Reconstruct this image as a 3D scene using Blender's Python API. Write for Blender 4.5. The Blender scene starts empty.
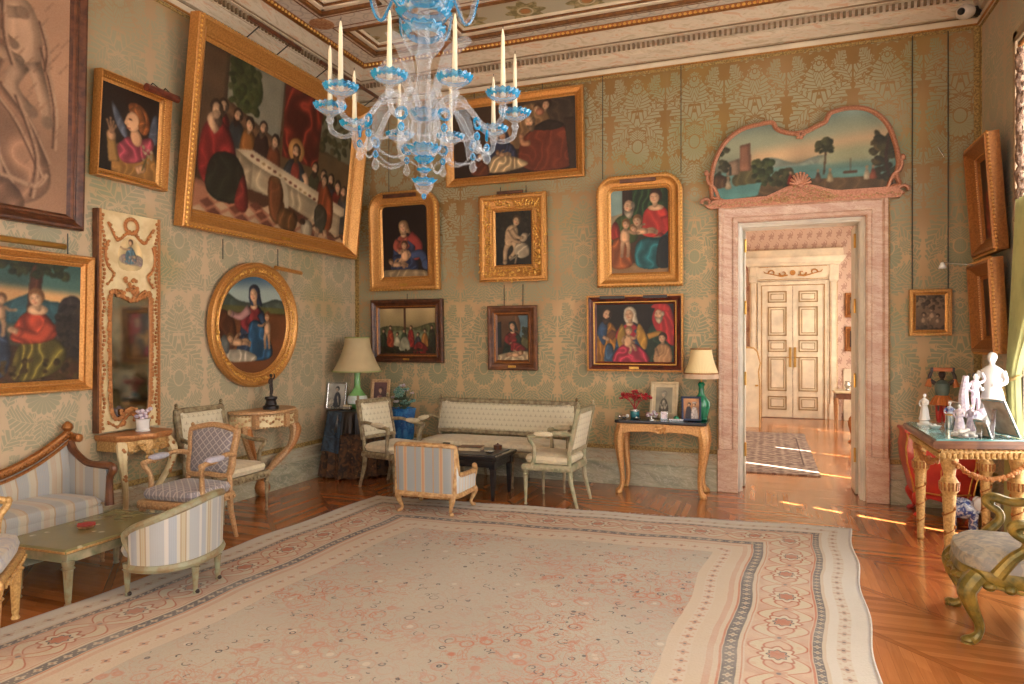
import bpy, math, random
import numpy as np
from mathutils import Vector, Matrix, Euler
PI = math.pi
rnd = random.Random(7)
SC = bpy.context.scene
COL = SC.collection
sin, cos, rad = math.sin, math.cos, math.radians

# ------------------------------------------------------------------ mesh building
class B:
    """collects geometry for ONE mesh object"""
    def __init__(s): s.v = []; s.f = []
    def add(s, vs, fs):
        o = len(s.v); s.v += [tuple(p) for p in vs]; s.f += [tuple(i + o for i in f) for f in fs]; return s
    def box(s, c, d, rz=0.0):
        x, y, z = d[0] / 2, d[1] / 2, d[2] / 2; ca, sa = cos(rz), sin(rz)
        vs = []
        for k in (-1, 1):
            for i, j in ((-1, -1), (1, -1), (1, 1), (-1, 1)):
                a, b = i * x, j * y
                vs.append((c[0] + a * ca - b * sa, c[1] + a * sa + b * ca, c[2] + k * z))
        return s.add(vs, [(3, 2, 1, 0), (4, 5, 6, 7), (0, 1, 5, 4), (1, 2, 6, 5), (2, 3, 7, 6), (3, 0, 4, 7)])
    def bx(s, x0, x1, y0, y1, z0, z1):
        return s.box(((x0 + x1) / 2, (y0 + y1) / 2, (z0 + z1) / 2), (abs(x1 - x0), abs(y1 - y0), abs(z1 - z0)))
    def loft(s, rings, caps=True, loop=False, closed=True):
        n = len(rings[0]); vs = [p for r in rings for p in r]; fs = []
        m = len(rings)
        for i in range(m if loop else m - 1):
            a, b = i * n, ((i + 1) % m) * n
            for j in range(n if closed else n - 1):
                k = (j + 1) % n
                fs.append((a + j, a + k, b + k, b + j))
        if caps and not loop and closed:
            fs.append(tuple(range(n - 1, -1, -1))); fs.append(tuple(range((m - 1) * n, m * n)))
        return s.add(vs, fs)
    def tube(s, pts, r, n=8, fl=1.0, up=None):
        """sweep a circle (or ellipse, fl = squash along the second axis) along pts"""
        P = [Vector(p) for p in pts]; R = r if isinstance(r, (list, tuple)) else [r] * len(P)
        if len(R) != len(P):
            R = [R[0] + (R[-1] - R[0]) * i / (len(P) - 1) for i in range(len(P))] if len(R) == 2 else [
                np.interp(i / (len(P) - 1), np.linspace(0, 1, len(R)), R) for i in range(len(P))]
        rings = []; u = None
        for i, p in enumerate(P):
            t = (P[min(i + 1, len(P) - 1)] - P[max(i - 1, 0)]).normalized()
            if u is None:
                u = Vector(up) if up else (Vector((0, 0, 1)) if abs(t.z) < .9 else Vector((1, 0, 0)))
            u = (u - t * u.dot(t)).normalized(); w = t.cross(u)
            rings.append([p + u * (R[i] * cos(2 * PI * k / n)) + w * (R[i] * fl * sin(2 * PI * k / n)) for k in range(n)])
        return s.loft(rings)
    def lathe(s, prof, c=(0, 0, 0), n=16, M=None):
        rings = [[(r * cos(2 * PI * k / n), r * sin(2 * PI * k / n), z) for k in range(n)] for r, z in prof]
        if M is None: rings = [[(x + c[0], y + c[1], z + c[2]) for x, y, z in q] for q in rings]
        else: rings = [[tuple(M @ Vector(p)) for p in q] for q in rings]
        return s.loft(rings)
    def ell(s, c, r, n=8, m=6, M=None):
        if not isinstance(r, (tuple, list)): r = (r, r, r)
        rings = []
        for i in range(m + 1):
            a = -PI / 2 + PI * i / m; ca = max(cos(a), .02)
            q = [Vector((r[0] * ca * cos(2 * PI * k / n), r[1] * ca * sin(2 * PI * k / n), r[2] * sin(a))) for k in range(n)]
            if M is not None: q = [M @ p for p in q]
            rings.append([(p.x + c[0], p.y + c[1], p.z + c[2]) for p in q])
        return s.loft(rings)
    def cushion(s, c, d, e=4.0, n=28, m=8, ex=6.0, M=None):
        """superellipsoid: puffed box"""
        sg = lambda v, p: math.copysign(abs(v) ** p, v)
        rings = []
        for i in range(m + 1):
            a = -PI / 2 + PI * i / m
            ra, za = max(sg(cos(a), 2 / e), .01), sg(sin(a), 2 / e)
            q = [Vector((d[0] / 2 * ra * sg(cos(2 * PI * k / n + .001), 2 / ex), d[1] / 2 * ra * sg(sin(2 * PI * k / n + .001), 2 / ex), d[2] / 2 * za)) for k in range(n)]
            if M is not None: q = [M @ p for p in q]
            rings.append([(p.x + c[0], p.y + c[1], p.z + c[2]) for p in q])
        return s.loft(rings)
    def prism(s, poly, d0, d1, plane='xz', f=None):
        """polygon (a,b) extruded; plane xz -> depth along y, xy -> along z, yz -> along x"""
        mp = {'xz': lambda a, b, d: (a, d, b), 'xy': lambda a, b, d: (a, b, d), 'yz': lambda a, b, d: (d, a, b)}[plane]
        r0 = [mp(a, b, d0) for a, b in poly]; r1 = [mp(a, b, d1) for a, b in poly]
        return s.loft([r0, r1])
    def xform(s, M):
        s.v = [tuple(M @ Vector(p)) for p in s.v]; return s

MATS = {}
def obj(name, b, m, parent=None, smooth=35, bevel=0.0, loc=None, rot=None, kind=None, label=None):
    me = bpy.data.meshes.new(name)
    me.from_pydata(b.v, [], b.f); me.update()
    bmfix = __import__('bmesh').new(); bmfix.from_mesh(me)
    __import__('bmesh').ops.recalc_face_normals(bmfix, faces=bmfix.faces); bmfix.to_mesh(me); bmfix.free()
    if smooth:
        me.polygons.foreach_set('use_smooth', [True] * len(me.polygons))
        me.set_sharp_from_angle(angle=rad(smooth))
    me.materials.append(MATS[m] if isinstance(m, str) else m)
    o = bpy.data.objects.new(name, me); COL.objects.link(o)
    if parent: o.parent = parent
    if loc: o.location = loc
    if rot: o.rotation_euler = rot
    if bevel:
        md = o.modifiers.new('bevel', 'BEVEL'); md.width = bevel; md.segments = 2; md.limit_method = 'ANGLE'; md.angle_limit = rad(50)
    if kind: o['kind'] = kind
    if label: o['label'] = label
    return o
def struct(name, b, m, parent=None, **k):
    o = obj(name, b, m, parent, **k)
    o['kind'] = 'structure'
    return o
def thing(name, label, cat, loc=(0, 0, 0), rz=0.0, group=None, tilt=0.0):
    o = bpy.data.objects.new(name, None); COL.objects.link(o)
    o.location = loc; o.rotation_euler = (tilt, 0, rz)
    o.empty_display_size = .05
    o['label'] = label; o['category'] = cat
    if group: o['group'] = group
    return o
def tag(o, label, cat, group=None):
    o['label'] = label; o['category'] = cat
    if group: o['group'] = group
    return o
def dup(root, label, loc, rz, group=None):
    r = root.copy(); COL.objects.link(r); r.location = loc; r.rotation_euler = (0, 0, rz); r['label'] = label
    if group: r['group'] = group
    for ch in list(root.children):
        c = ch.copy(); COL.objects.link(c); c.parent = r
        for g in ch.children:
            d = g.copy(); COL.objects.link(d); d.parent = c
    return r
def spl(pts, n=6, closed=False):
    """Catmull-Rom through pts (any dimension)"""
    P = [np.array(p, float) for p in pts]; L = len(P); out = []
    for i in range(L if closed else L - 1):
        if closed: a, b, c, d = P[(i - 1) % L], P[i], P[(i + 1) % L], P[(i + 2) % L]
        else: a, b, c, d = P[max(i - 1, 0)], P[i], P[i + 1], P[min(i + 2, L - 1)]
        for k in range(n):
            t = k / n
            out.append(tuple(.5 * (2 * b + (c - a) * t + (2 * a - 5 * b + 4 * c - d) * t * t + (3 * b - a - 3 * c + d) * t ** 3)))
    if not closed: out.append(tuple(P[-1]))
    return out

# ------------------------------------------------------------------ node expressions
def lin(v):
    v /= 255.0
    return v / 12.92 if v <= .04045 else ((v + .055) / 1.055) ** 2.4
def C(r, g, b): return (lin(r), lin(g), lin(b), 1)
class E:
    nt = None
    def __init__(s, sock): s.s = sock
    @staticmethod
    def m(op, *a, clamp=False):
        n = E.nt.nodes.new('ShaderNodeMath'); n.operation = op; n.use_clamp = clamp
        for i, x in enumerate(a):
            if isinstance(x, E): E.nt.links.new(x.s, n.inputs[i])
            else: n.inputs[i].default_value = x
        return E(n.outputs[0])
    def __add__(s, o): return E.m('ADD', s, o)
    __radd__ = __add__
    def __sub__(s, o): return E.m('SUBTRACT', s, o)
    def __rsub__(s, o): return E.m('SUBTRACT', o, s)
    def __mul__(s, o): return E.m('MULTIPLY', s, o)
    __rmul__ = __mul__
    def __truediv__(s, o): return E.m('DIVIDE', s, o)
    def __rtruediv__(s, o): return E.m('DIVIDE', o, s)
    def __neg__(s): return E.m('MULTIPLY', s, -1.0)
    def __gt__(s, o): return E.m('GREATER_THAN', s, o)
    def __lt__(s, o): return E.m('LESS_THAN', s, o)
def fr(x): return E.m('FRACT', x)
def flo(x): return E.m('FLOOR', x)
def ab(x): return E.m('ABSOLUTE', x)
def sn(x): return E.m('SINE', x)
def cs(x): return E.m('COSINE', x)
def mx(a, b): return E.m('MAXIMUM', a, b)
def mi(a, b): return E.m('MINIMUM', a, b)
def sq(x): return E.m('SQRT', x)
def at2(a, b): return E.m('ARCTAN2', a, b)
def step(x, w):
    """0 below 0, 1 above w, linear between (x may be a node)"""
    return E.m('DIVIDE', x, w, clamp=True)
def hyp(a, b): return sq(a * a + b * b)
def N(t, **k):
    n = E.nt.nodes.new(t)
    for a, b in k.items():
        if hasattr(n, a): setattr(n, a, b)
        else: n.inputs[a].default_value = b
    return n
def vec(x, y, z=0.0):
    n = N('ShaderNodeCombineXYZ')
    for i, q in enumerate((x, y, z)):
        if isinstance(q, E): E.nt.links.new(q.s, n.inputs[i])
        else: n.inputs[i].default_value = q
    return n.outputs[0]
def noise(scale, detail=3, v=None, rough=.55, dist=0.0):
    n = N('ShaderNodeTexNoise'); n.inputs['Scale'].default_value = scale; n.inputs['Detail'].default_value = detail
    n.inputs['Roughness'].default_value = rough; n.inputs['Distortion'].default_value = dist
    E.nt.links.new(v if v is not None else OBJ(), n.inputs['Vector'])
    return E(n.outputs['Fac'])
def voro(scale, v=None, feature='F1', rand=1.0):
    n = N('ShaderNodeTexVoronoi'); n.feature = feature; n.inputs['Scale'].default_value = scale
    n.inputs['Randomness'].default_value = rand
    E.nt.links.new(v if v is not None else OBJ(), n.inputs['Vector'])
    return n
def white(v):
    n = N('ShaderNodeTexWhiteNoise'); n.noise_dimensions = '2D'; E.nt.links.new(v, n.inputs['Vector']); return E(n.outputs['Value'])
def OBJ(): return N('ShaderNodeTexCoord').outputs['Object']
def POS(): return N('ShaderNodeNewGeometry').outputs['Position']
def xyz(s):
    n = N('ShaderNodeSeparateXYZ'); E.nt.links.new(s, n.inputs[0]); return tuple(E(o) for o in n.outputs)
def mixc(f, a, b):
    n = N('ShaderNodeMix'); n.data_type = 'RGBA'
    for sk, q in ((n.inputs[0], f), (n.inputs[6], a), (n.inputs[7], b)):
        if isinstance(q, E): E.nt.links.new(q.s, sk)
        elif isinstance(q, (tuple, float, int)): sk.default_value = q
        else: E.nt.links.new(q, sk)
    return n.outputs[2]
def mat(name, fn=None, col=(200, 200, 200), col2=None, ns=12, rough=.5, metal=0.0, bump=0.0, bs=60, spec=.5, coat=0.0, sheen=0.0, **kw):
    """principled material; fn() may return a colour socket, or (colour, height) sockets; else a noise mix of col and col2"""
    m = bpy.data.materials.new(name); m.use_nodes = True
    E.nt = nt = m.node_tree; p = nt.nodes['Principled BSDF']
    h = None
    if fn:
        r = fn()
        if isinstance(r, tuple): r, h = r
        nt.links.new(r, p.inputs['Base Color'])
    elif col2:
        f = step(noise(ns, 4) - .38, .24)
        nt.links.new(mixc(f, C(*col), C(*col2)), p.inputs['Base Color'])
    else:
        f = step(noise(ns, 3) - .3, .4)
        d = tuple(v * .86 for v in col)
        nt.links.new(mixc(f, C(*col), C(*d)), p.inputs['Base Color'])
    p.inputs['Roughness'].default_value = rough; p.inputs['Metallic'].default_value = metal
    p.inputs['Specular IOR Level'].default_value = spec; p.inputs['Coat Weight'].default_value = coat
    p.inputs['Coat Roughness'].default_value = .12
    p.inputs['Sheen Weight'].default_value = sheen
    if 'emit' in kw:
        p.inputs['Emission Color'].default_value = C(*kw['emit']); p.inputs['Emission Strength'].default_value = kw['power']
    if h is None and bump: h = noise(bs, 3)
    if h is not None and bump:
        bn = N('ShaderNodeBump'); bn.inputs['Strength'].default_value = bump; bn.inputs['Distance'].default_value = .01
        nt.links.new(h.s if isinstance(h, E) else h, bn.inputs['Height']); nt.links.new(bn.outputs[0], p.inputs['Normal'])
    MATS[name] = m
    return m
def glass(name, tint, fac, rough=.06):
    m = bpy.data.materials.new(name); m.use_nodes = True; E.nt = nt = m.node_tree
    p = nt.nodes['Principled BSDF']; out = nt.nodes['Material Output']
    p.inputs['Base Color'].default_value = C(*tint); p.inputs['Roughness'].default_value = rough
    p.inputs['Specular IOR Level'].default_value = 1.0; p.inputs['Coat Weight'].default_value = .6
    t = N('ShaderNodeBsdfTransparent'); t.inputs[0].default_value = C(*[min(255, v * .25 + 191) for v in tint])
    lw = N('ShaderNodeLayerWeight'); lw.inputs[0].default_value = .45
    f = E.m('MULTIPLY_ADD', E(lw.outputs['Facing']), fac * 1.5, fac * .35, clamp=True)
    mxs = N('ShaderNodeMixShader'); nt.links.new(f.s, mxs.inputs[0]); nt.links.new(t.outputs[0], mxs.inputs[1]); nt.links.new(p.outputs[0], mxs.inputs[2])
    nt.links.new(mxs.outputs[0], out.inputs['Surface'])
    MATS[name] = m

# ------------------------------------------------------------------ patterned materials
def leafmask(a, b, cx, cy, ang, L, W, curl=0.0, lob=5, lobd=.28, veins=7.0):
    """acanthus leaf: returns (distance to outline, inside tone with veins)"""
    ca, sa = cos(ang), sin(ang)
    x = a - cx; y = b - cy
    s = (x * ca + y * sa) * (1 / L); t = (y * ca - x * sa) * (1 / L)
    t = t - s * s * curl
    e = mx(s * (1.0 - s), -.05) * 4.0
    at = ab(t)
    w = e * (W / L) * (1 + lobd * cs(s * (2 * PI * lob)))
    d = (w - at) * L
    v = sn((s * veins - at * 6.0) * (2 * PI))
    v = 1 - mx(step(v - .5, .3), step(.014 - at, .006)) * .9
    return d, v
def damask(axis):
    """woven silk damask: an ogee repeat of acanthus, heart leaves and a seed-head palmette, mirrored about its axis"""
    def fn():
        x, y, z = xyz(POS()); u = (x if axis == 'x' else y)
        TW, TH = .575, 1.16
        wob = noise(5.0, 2, POS()) * .016
        a0 = fr((u + wob) * (1 / TW) + .5 + (.18 if axis == 'x' else .27)) - .5
        a = ab(a0) * TW
        b = fr((z + wob - 3.49 + .42) * (1 / TH)) * TH - .42
        val = None
        LV = [(.287, .42, rad(100), .27, .085, .5), (.12, .60, rad(25), .17, .07, .6), (.0, .57, rad(88), .165, .06, .1), (.02, .19, rad(30), .31, .085, .6),
              (.0, .20, rad(58), .36, .095, -.3), (.0, .40, rad(52), .24, .125, .55), (.287, -.40, rad(118), .24, .08, .4), (.0, -.40, rad(40), .25, .09, .5), (.0, -.20, rad(-62), .19, .07, -.5),
              (.0, .03, rad(90), .17, .10, .0), (.05, -.23, rad(2), .22, .095, .4), (.085, .24, rad(-28), .30, .115, -.75), (.255, -.12, rad(105), .26, .05, .4), (.075, .0, rad(18), .13, .065, .3)]
        for L in LV:
            d, v = leafmask(a, b, *L)
            inn = step(d, .005); out = step(d + .011, .004)
            v = inn * v
            val = v if val is None else val * (1 - out) + v
        for (cy, r0, nl, cr) in ((-.05, .128, 9.0, .5), (.62, .055, 5.0, .4)):
            bb = b - cy; R2 = hyp(a, bb); t2 = at2(a, bb)
            lob = r0 * (.86 + .14 * ab(cs(t2 * nl)))
            inn = step(lob - R2, .005); out = step(lob - R2 + .012, .004)
            rays = step(ab(cs(t2 * nl)) - .16, .15) * .6 + .4
            val = val * (1 - out) + inn * rays
            R3 = hyp(a * 1.25, bb - r0 * .55) ; k = r0 * cr
            seed = step(ab(sn(a * 190.0)) + ab(sn(bb * 190.0)) - .45, .4)
            val = val * (1 - step(k + .012 - R3, .004)) + step(k - R3, .005) * (seed * .5 + .5)
        # bare ground lozenges along the seam of each width
        for b0, hh in ((.20, .085), (-.125, .075), (.70, .05)):
            val = val * (1 - step(1.0 - ab(a - .2875) * (1 / .045) - ab(b - b0) * (1 / hh), .08))
        val = val * step(.2875 - a - .006, .004)
        big = step(noise(.55, 2, POS()) + (3.4 - z) * .13 - (.42 if axis == 'x' else .25), .3)  # silk sheen put into the colours, shifting with height and broad patches
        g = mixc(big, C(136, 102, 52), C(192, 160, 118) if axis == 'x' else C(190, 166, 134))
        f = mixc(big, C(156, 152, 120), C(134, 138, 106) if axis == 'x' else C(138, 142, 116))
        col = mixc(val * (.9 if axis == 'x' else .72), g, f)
        low = step(noise(.9, 2, vec(x, y, z * 1.4)) - .56, .14)
        col = mixc(low * .4, col, mixc(val, C(158, 130, 62), C(112, 128, 74)))
        streak = noise(1.0, 3, vec(u * 9, z * .5, 0.0))
        return mixc(step(streak - .55, .3) * .35, col, C(156, 142, 108))
    return fn
def marble(c1, c2, c3, sc=1.0):
    def fn():
        p = POS(); x, y, z = xyz(p)
        q = vec(x * sc + z * 1.3 * sc, y * sc + z * 1.3 * sc, z * 2.2 * sc)
        n1 = noise(2.2, 6, q, .65, 1.2); n2 = noise(5.0, 5, q, .6, 2.0)
        col = mixc(step(n1 - .38, .24), C(*c1), C(*c2))
        vein = step(.03 - ab(n2 - .5), .03)
        return mixc(vein * .7, col, C(*c3))
    return fn
def parquet():
    x, y, z = xyz(POS())
    # chevron strips at 45 degrees crossed by darker border friezes
    u = (x + y) * .7071; v = (y - x) * .7071
    S = .52; k = flo(u / S); fx = fr(u / S)
    par = fr(k * .5) * 2.0
    al = mixn(par, v + fx * S, v - fx * S)
    pw = .07; idp = flo(al / pw); fp = fr(al / pw)
    r = white(vec(idp, k))
    half = flo(fx * 2.0 + r * .5); r2 = white(vec(idp + half * 17.0, k + 31.0))
    gr = noise(1.0, 5, vec(al * 60.0, (v * .5 + u) * 5.0, r * 20.0), .6)
    tone = r * .45 + r2 * .2 + gr * .45
    col = mixc(step(tone - .2, .65), C(136, 78, 38), C(184, 116, 64))
    gap = mx(step(.035 - fp, .02), step(.012 - fx, .008))
    bord = step(.075 - fx, .004); bt = noise(1.0, 4, vec(u * 90.0, v * 3.0, 1.0))
    col = mixc(bord * .8, col, mixc(bt, C(132, 70, 32), C(164, 98, 50)))
    gap = mx(gap, step(.005 - ab(fx - .075), .004))
    col = mixc(gap * .5, col, C(88, 44, 18))
    return col, gr * .12 - gap * .6
def mixn(f, a, b): return a * (1 - f) + b * f
RUGW, RUGL = 4.12, 6.2
def rug():
    at_ = N('ShaderNodeAttribute'); at_.attribute_name = 'weave_position'
    x, y, z = xyz(at_.outputs['Vector'])
    wob = noise(5.0, 2) * .03 - .015
    ex = RUGW / 2 - ab(x); ey = RUGL / 2 - ab(y)
    e = mi(ex, ey) + wob * .6
    isx = ex < ey
    along = mixn(isx, x, y) + wob
    cream, rose, dark, grey = C(206, 190, 166), C(186, 138, 112), C(78, 76, 84), C(170, 166, 160)
    fade = noise(1.3, 4); n2 = noise(9.0, 5); fine = noise(70.0, 3)
    col = mixc(step(fade - .35, .3), C(184, 178, 164), C(168, 160, 148))
    # field: scattered palmettes, rosettes and dark hooked leaves on a faded ground
    v1 = voro(7.5); d1 = E(v1.outputs['Distance']); idc = xyz(v1.outputs['Color'])
    ringr = step(.05 - ab(d1 - .2 - n2 * .25), .04)
    v2 = voro(15.0); d2 = E(v2.outputs['Distance']); id2 = xyz(v2.outputs['Color'])
    hook = step(.06 - ab(d2 - .16 - n2 * .12), .03) * (id2[0] > .6) * (noise(22.0, 2) > .5)
    patch = step(noise(1.1, 3, vec(x + 7.0, y)) - .45, .12)
    vine = step(.03 - ab(noise(6.5, 3, dist=1.5) - .5), .03)
    net = step(.022 - ab(noise(11.0, 4, dist=2.2) - .5), .02)
    fld = mixc(mx(mx(ringr, vine), net * .8) * (patch * .75 + .3), col, C(184, 116, 92))
    fld = mixc(step(.16 - d1, .04) * (idc[1] > .5) * .6, fld, C(210, 202, 186))
    fld = mixc(step(.09 - d2, .03) * (id2[1] > .5) * .6, fld, C(186, 122, 100))
    v3 = voro(11.0, rand=.9); d3 = E(v3.outputs['Distance']); id3_ = xyz(v3.outputs['Color'])
    arc = step(.045 - ab(d3 - .2 - n2 * .15), .03) * (noise(16.0, 2) > .53) * (id3_[1] > .45)
    fld = mixc(arc * .9, fld, C(72, 72, 80))
    fld = mixc(hook * .95, fld, C(58, 60, 74))
    # main border: large palmettes and S-scrolls
    P = .40; ph = fr(along / P); id3 = fr(flo(along / P) * .5) * 2.0
    c0 = e - .415; aa = (ph - .5) * P
    pal = hyp(c0 * 1.1, aa); ta = at2(c0, aa)
    pr = .088 + .012 * cs(ta * 8.0)
    scr = mi(ab(c0 - .10 * sn(ph * (2 * PI))), ab(c0 + .10 * sn(ph * (2 * PI))))
    bcol = mixc(step(n2 - .4, .2), C(200, 172, 150), C(188, 156, 136))
    bcol = mixc(step(.034 - scr, .01), bcol, C(196, 184, 160)); bcol = mixc(step(.008 - ab(scr - .036), .006), bcol, C(172, 98, 74))
    bcol = mixc(step(pr - pal, .01), bcol, C(200, 188, 166)); bcol = mixc(step(.010 - ab(pr - pal), .006), bcol, C(160, 92, 70))
    bcol = mixc(step(pr * .55 - pal, .01), bcol, C(178, 112, 88)); bcol = mixc(step(.007 - ab(pr * .55 - pal), .005), bcol, C(84, 80, 88))
    r3 = hyp(ab(aa) - .2, ab(c0) - .0); t3 = at2(ab(aa) - .2, c0)
    bcol = mixc(step(.04 + .01 * cs(t3 * 5.0) - r3, .008) * .8, bcol, C(186, 140, 118)); bcol = mixc(step(.014 - r3, .006), bcol, C(110, 106, 110))
    bcol = mixc(step(.3 - E(voro(16.0).outputs['Distance']), .1) * .35, bcol, C(190, 140, 118))
    def guard(base, c1, c2, p, ctr):
        k = fr(along / p) - .5; cc = (e - ctr) / p
        d = hyp(k, cc); t_ = at2(k, cc)
        q = mixc(step(.27 + .07 * cs(t_ * 4.0) - d, .06), base, c1)
        q = mixc(step(.11 - d, .05), q, c2)
        return mixc(step(.07 - hyp(ab(k) - .5, ab(cc) - .2), .05), q, c1)
    darkband = guard(C(96, 94, 98), C(182, 170, 152), C(150, 110, 96), .075, .63)
    darkband2 = guard(C(104, 100, 102), C(182, 170, 152), C(150, 110, 96), .06, .238)
    light = guard(C(200, 190, 174), C(186, 162, 146), C(112, 98, 94), .10, .122)
    rose_b = guard(C(198, 184, 166), C(186, 148, 128), C(100, 92, 94), .095, .838)
    def band(col, lo, hi, c): return mixc(step(e - lo, .004) * step(hi - e, .004), col, c)
    out = fld
    out = mixc(step(.93 - e, .004), out, C(196, 180, 160))
    out = band(out, .80, .875, rose_b); out = band(out, .70, .735, C(190, 158, 138))
    out = band(out, .595, .665, darkband); out = band(out, .275, .565, bcol); out = band(out, .215, .26, darkband2)
    out = mixc(step(.20 - e, .004), out, C(204, 198, 188)); out = band(out, .09, .155, light)
    out = band(out, .665, .68, C(186, 120, 96)); out = band(out, .26, .275, C(186, 120, 96)); out = band(out, .57, .58, C(180, 120, 98))
    out = mixc(step(.02 - e, .01), out, C(176, 172, 172))
    wear = step(noise(2.6, 5, rough=.7) - .42, .26)
    out = mixc(wear * .3 + .08, out, C(196, 190, 178)); out = mixc(fine * .2, out, C(146, 136, 126))
    return out, fine
def hall_rug():
    x, y, z = xyz(OBJ())
    n = noise(14.0, 4); k = sn(x * 40.0) * sn(y * 36.0)
    v = E(voro(9.0, rand=.3).outputs['Distance'])
    c = mixc(step(n + v * .5 - .55, .3), C(112, 92, 84), C(168, 150, 134))
    e = mi(.75 - ab(x), 1.3 - ab(y))
    c = mixc(step(.015 - ab(e - .14), .01), c, C(84, 66, 62))
    return mixc(step(k - .45, .2) * .6, c, C(96, 70, 62))
def wall2():
    x, y, z = xyz(POS()); u = x + y
    a = fr(u / .17 + flo(z / .2) * .5) - .5; b = fr(z / .2) - .5
    R = hyp(a, b); t = at2(a, b)
    m = step(.26 + .07 * cs(t * 5.0) - R, .02) * step(ab(sn(R * 40.0 + t * 3.0)) - .3, .2)
    vine = step(.05 - ab(a - .25 * sn(b * 2 * PI)), .03)
    return mixc(mx(m, vine) * .8, C(204, 176, 156), C(158, 118, 106))
def stripes(axis, per, cols, brocade=True):
    """silk stripes; cols = [(end fraction, colour)]"""
    def fn():
        q = xyz(OBJ()); u = q[axis]; f = fr(u / per + .5)
        col = C(*cols[-1][1])
        for e, c in reversed(cols[:-1]): col = mixc((f < e), col, C(*c))
        fine = sn(u * (2 * PI / .011))
        col = mixc(step(fine, .5) * .2, col, C(176, 172, 160))
        if brocade:
            v = E(voro(38.0).outputs['Distance']); col = mixc(step(.22 - v, .1) * .35, col, C(184, 150, 120))
        return col, noise(300.0, 1)
    return fn
def sprig(base, dot, per=.055, axes=(0, 2)):
    def fn():
        q = xyz(OBJ()); a = q[axes[0]] / per; b = q[axes[1]] / per
        row = fr(flo(b) * .5); u = fr(a + row) - .5; v = fr(b) - .5
        d = mx(step(.17 - hyp(u * 1.6, v), .06) * step(ab(u) + ab(v) - .06, .05), step(.05 - ab(u), .03) * step(.3 - ab(v), .04))
        d = mx(d, step(.09 - hyp(ab(u) - .24, v + .1), .05))
        return mixc(d * .75, C(*base), C(*dot)), noise(260.0, 1)
    return fn
def lattice(base, line, per, axes):
    def fn():
        q = xyz(OBJ()); a = q[axes[0]] / per; b = q[axes[1]] / per
        if len(axes) == 3: a = a + q[axes[2]] / per
        u = ab(fr(a + b) - .5); v = ab(fr(a - b) - .5)
        l = mx(step(u - .38, .06), step(v - .38, .06)); dd = step(.09 - hyp(u, v), .05)
        return mixc(mx(l, dd) * .75, C(*base), C(*line)), noise(220.0, 1)
    return fn
def tapestry(c1, c2, c3, sc=9.0):
    def fn():
        n = noise(sc, 4, dist=1.0); v = E(voro(sc * 1.4).outputs['Distance']); m = noise(sc * 3, 3)
        col = mixc(step(n - .42, .16), C(*c1), C(*c2))
        return mixc(step(.2 - v, .08) * step(m - .4, .2) * .7, col, C(*c3)), noise(200.0, 1)
    return fn
def ceilband():
    p = POS(); x, y, z = xyz(p)
    v = voro(6.0, vec(x, y, 0.0), rand=.25); d = E(v.outputs['Distance'])
    n = noise(7.0, 3, p)
    ringp = step(.07 - ab(d - .32 - n * .2), .05)
    curl = step(.05 - ab(sn(x * 21.0 + cs(y * 19.0) * 1.6) * cs(y * 21.0 + sn(x * 19.0) * 1.6)), .05)
    c = mixc(step(noise(2.0, 3, p) - .4, .3), C(218, 206, 186), C(204, 192, 176))
    return mixc(mx(ringp, curl * .8) * .5, c, C(152, 140, 128))
def cofferpanel():
    x, y, z = xyz(POS()); p = POS()
    a = fr(x / .62 + .1) - .5; b = fr(y / .62 + .22) - .5
    R = hyp(a, b); t = at2(a, b)
    n = noise(16.0, 4, p)
    c = C(184, 176, 150)
    w = step(.3 + .05 * cs(t * 8.0) - R, .02)
    c2 = mixc(step(n - .42, .2), C(128, 118, 78), C(176, 160, 116))
    c = mixc(w, c, c2); c = mixc(step(.09 - R, .02), c, C(176, 122, 70)); return mixc(step(.02 - ab(R - .12), .01), c, C(198, 184, 150))
def striped_marble():
    p = POS(); x, y, z = xyz(p)
    q = vec((x + y) * 3.0 + z * 7.0, (x - y) * .8, z * 12.0)
    n = noise(2.0, 5, q, .65, .8)
    c = mixc(step(n - .36, .12), C(182, 164, 136), C(204, 188, 162))
    return mixc(step(n - .54, .08) * .75, c, C(196, 154, 122))

def gilt(name, hi, lo, metal=.5, rough=.4, bump=.2, ns=70):
    lo = tuple(a * .55 + b * .45 for a, b in zip(hi, lo))
    mat(name, col=hi, col2=lo, ns=ns, rough=rough, metal=metal, bump=bump, bs=70)
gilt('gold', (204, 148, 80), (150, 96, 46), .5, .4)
gilt('gold_dark', (168, 108, 54), (104, 62, 30))
gilt('gold_pale', (208, 168, 106), (130, 86, 46), .3, .45)
gilt('gold_red', (190, 132, 80), (140, 86, 50), .4, .42)
gilt('gold_beige', (196, 156, 110), (128, 88, 56), .1, .45)
gilt('gilt_table', (216, 164, 104), (150, 96, 52), .3, .4)
gilt('gold_pink', (194, 136, 106), (140, 86, 62), .25, .45)
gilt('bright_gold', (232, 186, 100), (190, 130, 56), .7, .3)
mat('frame_brown', col=(96, 56, 34), col2=(64, 36, 22), rough=.35, ns=18, bump=.15)
mat('frame_red', col=(112, 52, 34), col2=(78, 36, 26), rough=.4)
mat('frame_black', col=(44, 36, 32), rough=.35)
mat('walnut', col=(120, 74, 42), col2=(84, 48, 28), rough=.4, ns=9)
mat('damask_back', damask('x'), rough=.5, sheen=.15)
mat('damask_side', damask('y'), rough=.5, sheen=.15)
mat('parquet', parquet, rough=.17, bump=.1, coat=.35)
mat('rug', rug, rough=.95, bump=.35, spec=.1)
mat('rug_edge', col=(206, 200, 192), rough=.95, ns=80)
mat('hall_rug', hall_rug, rough=.95)
mat('marble_dado', marble((182, 176, 150), (140, 142, 122), (206, 196, 176)), rough=.25)
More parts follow.
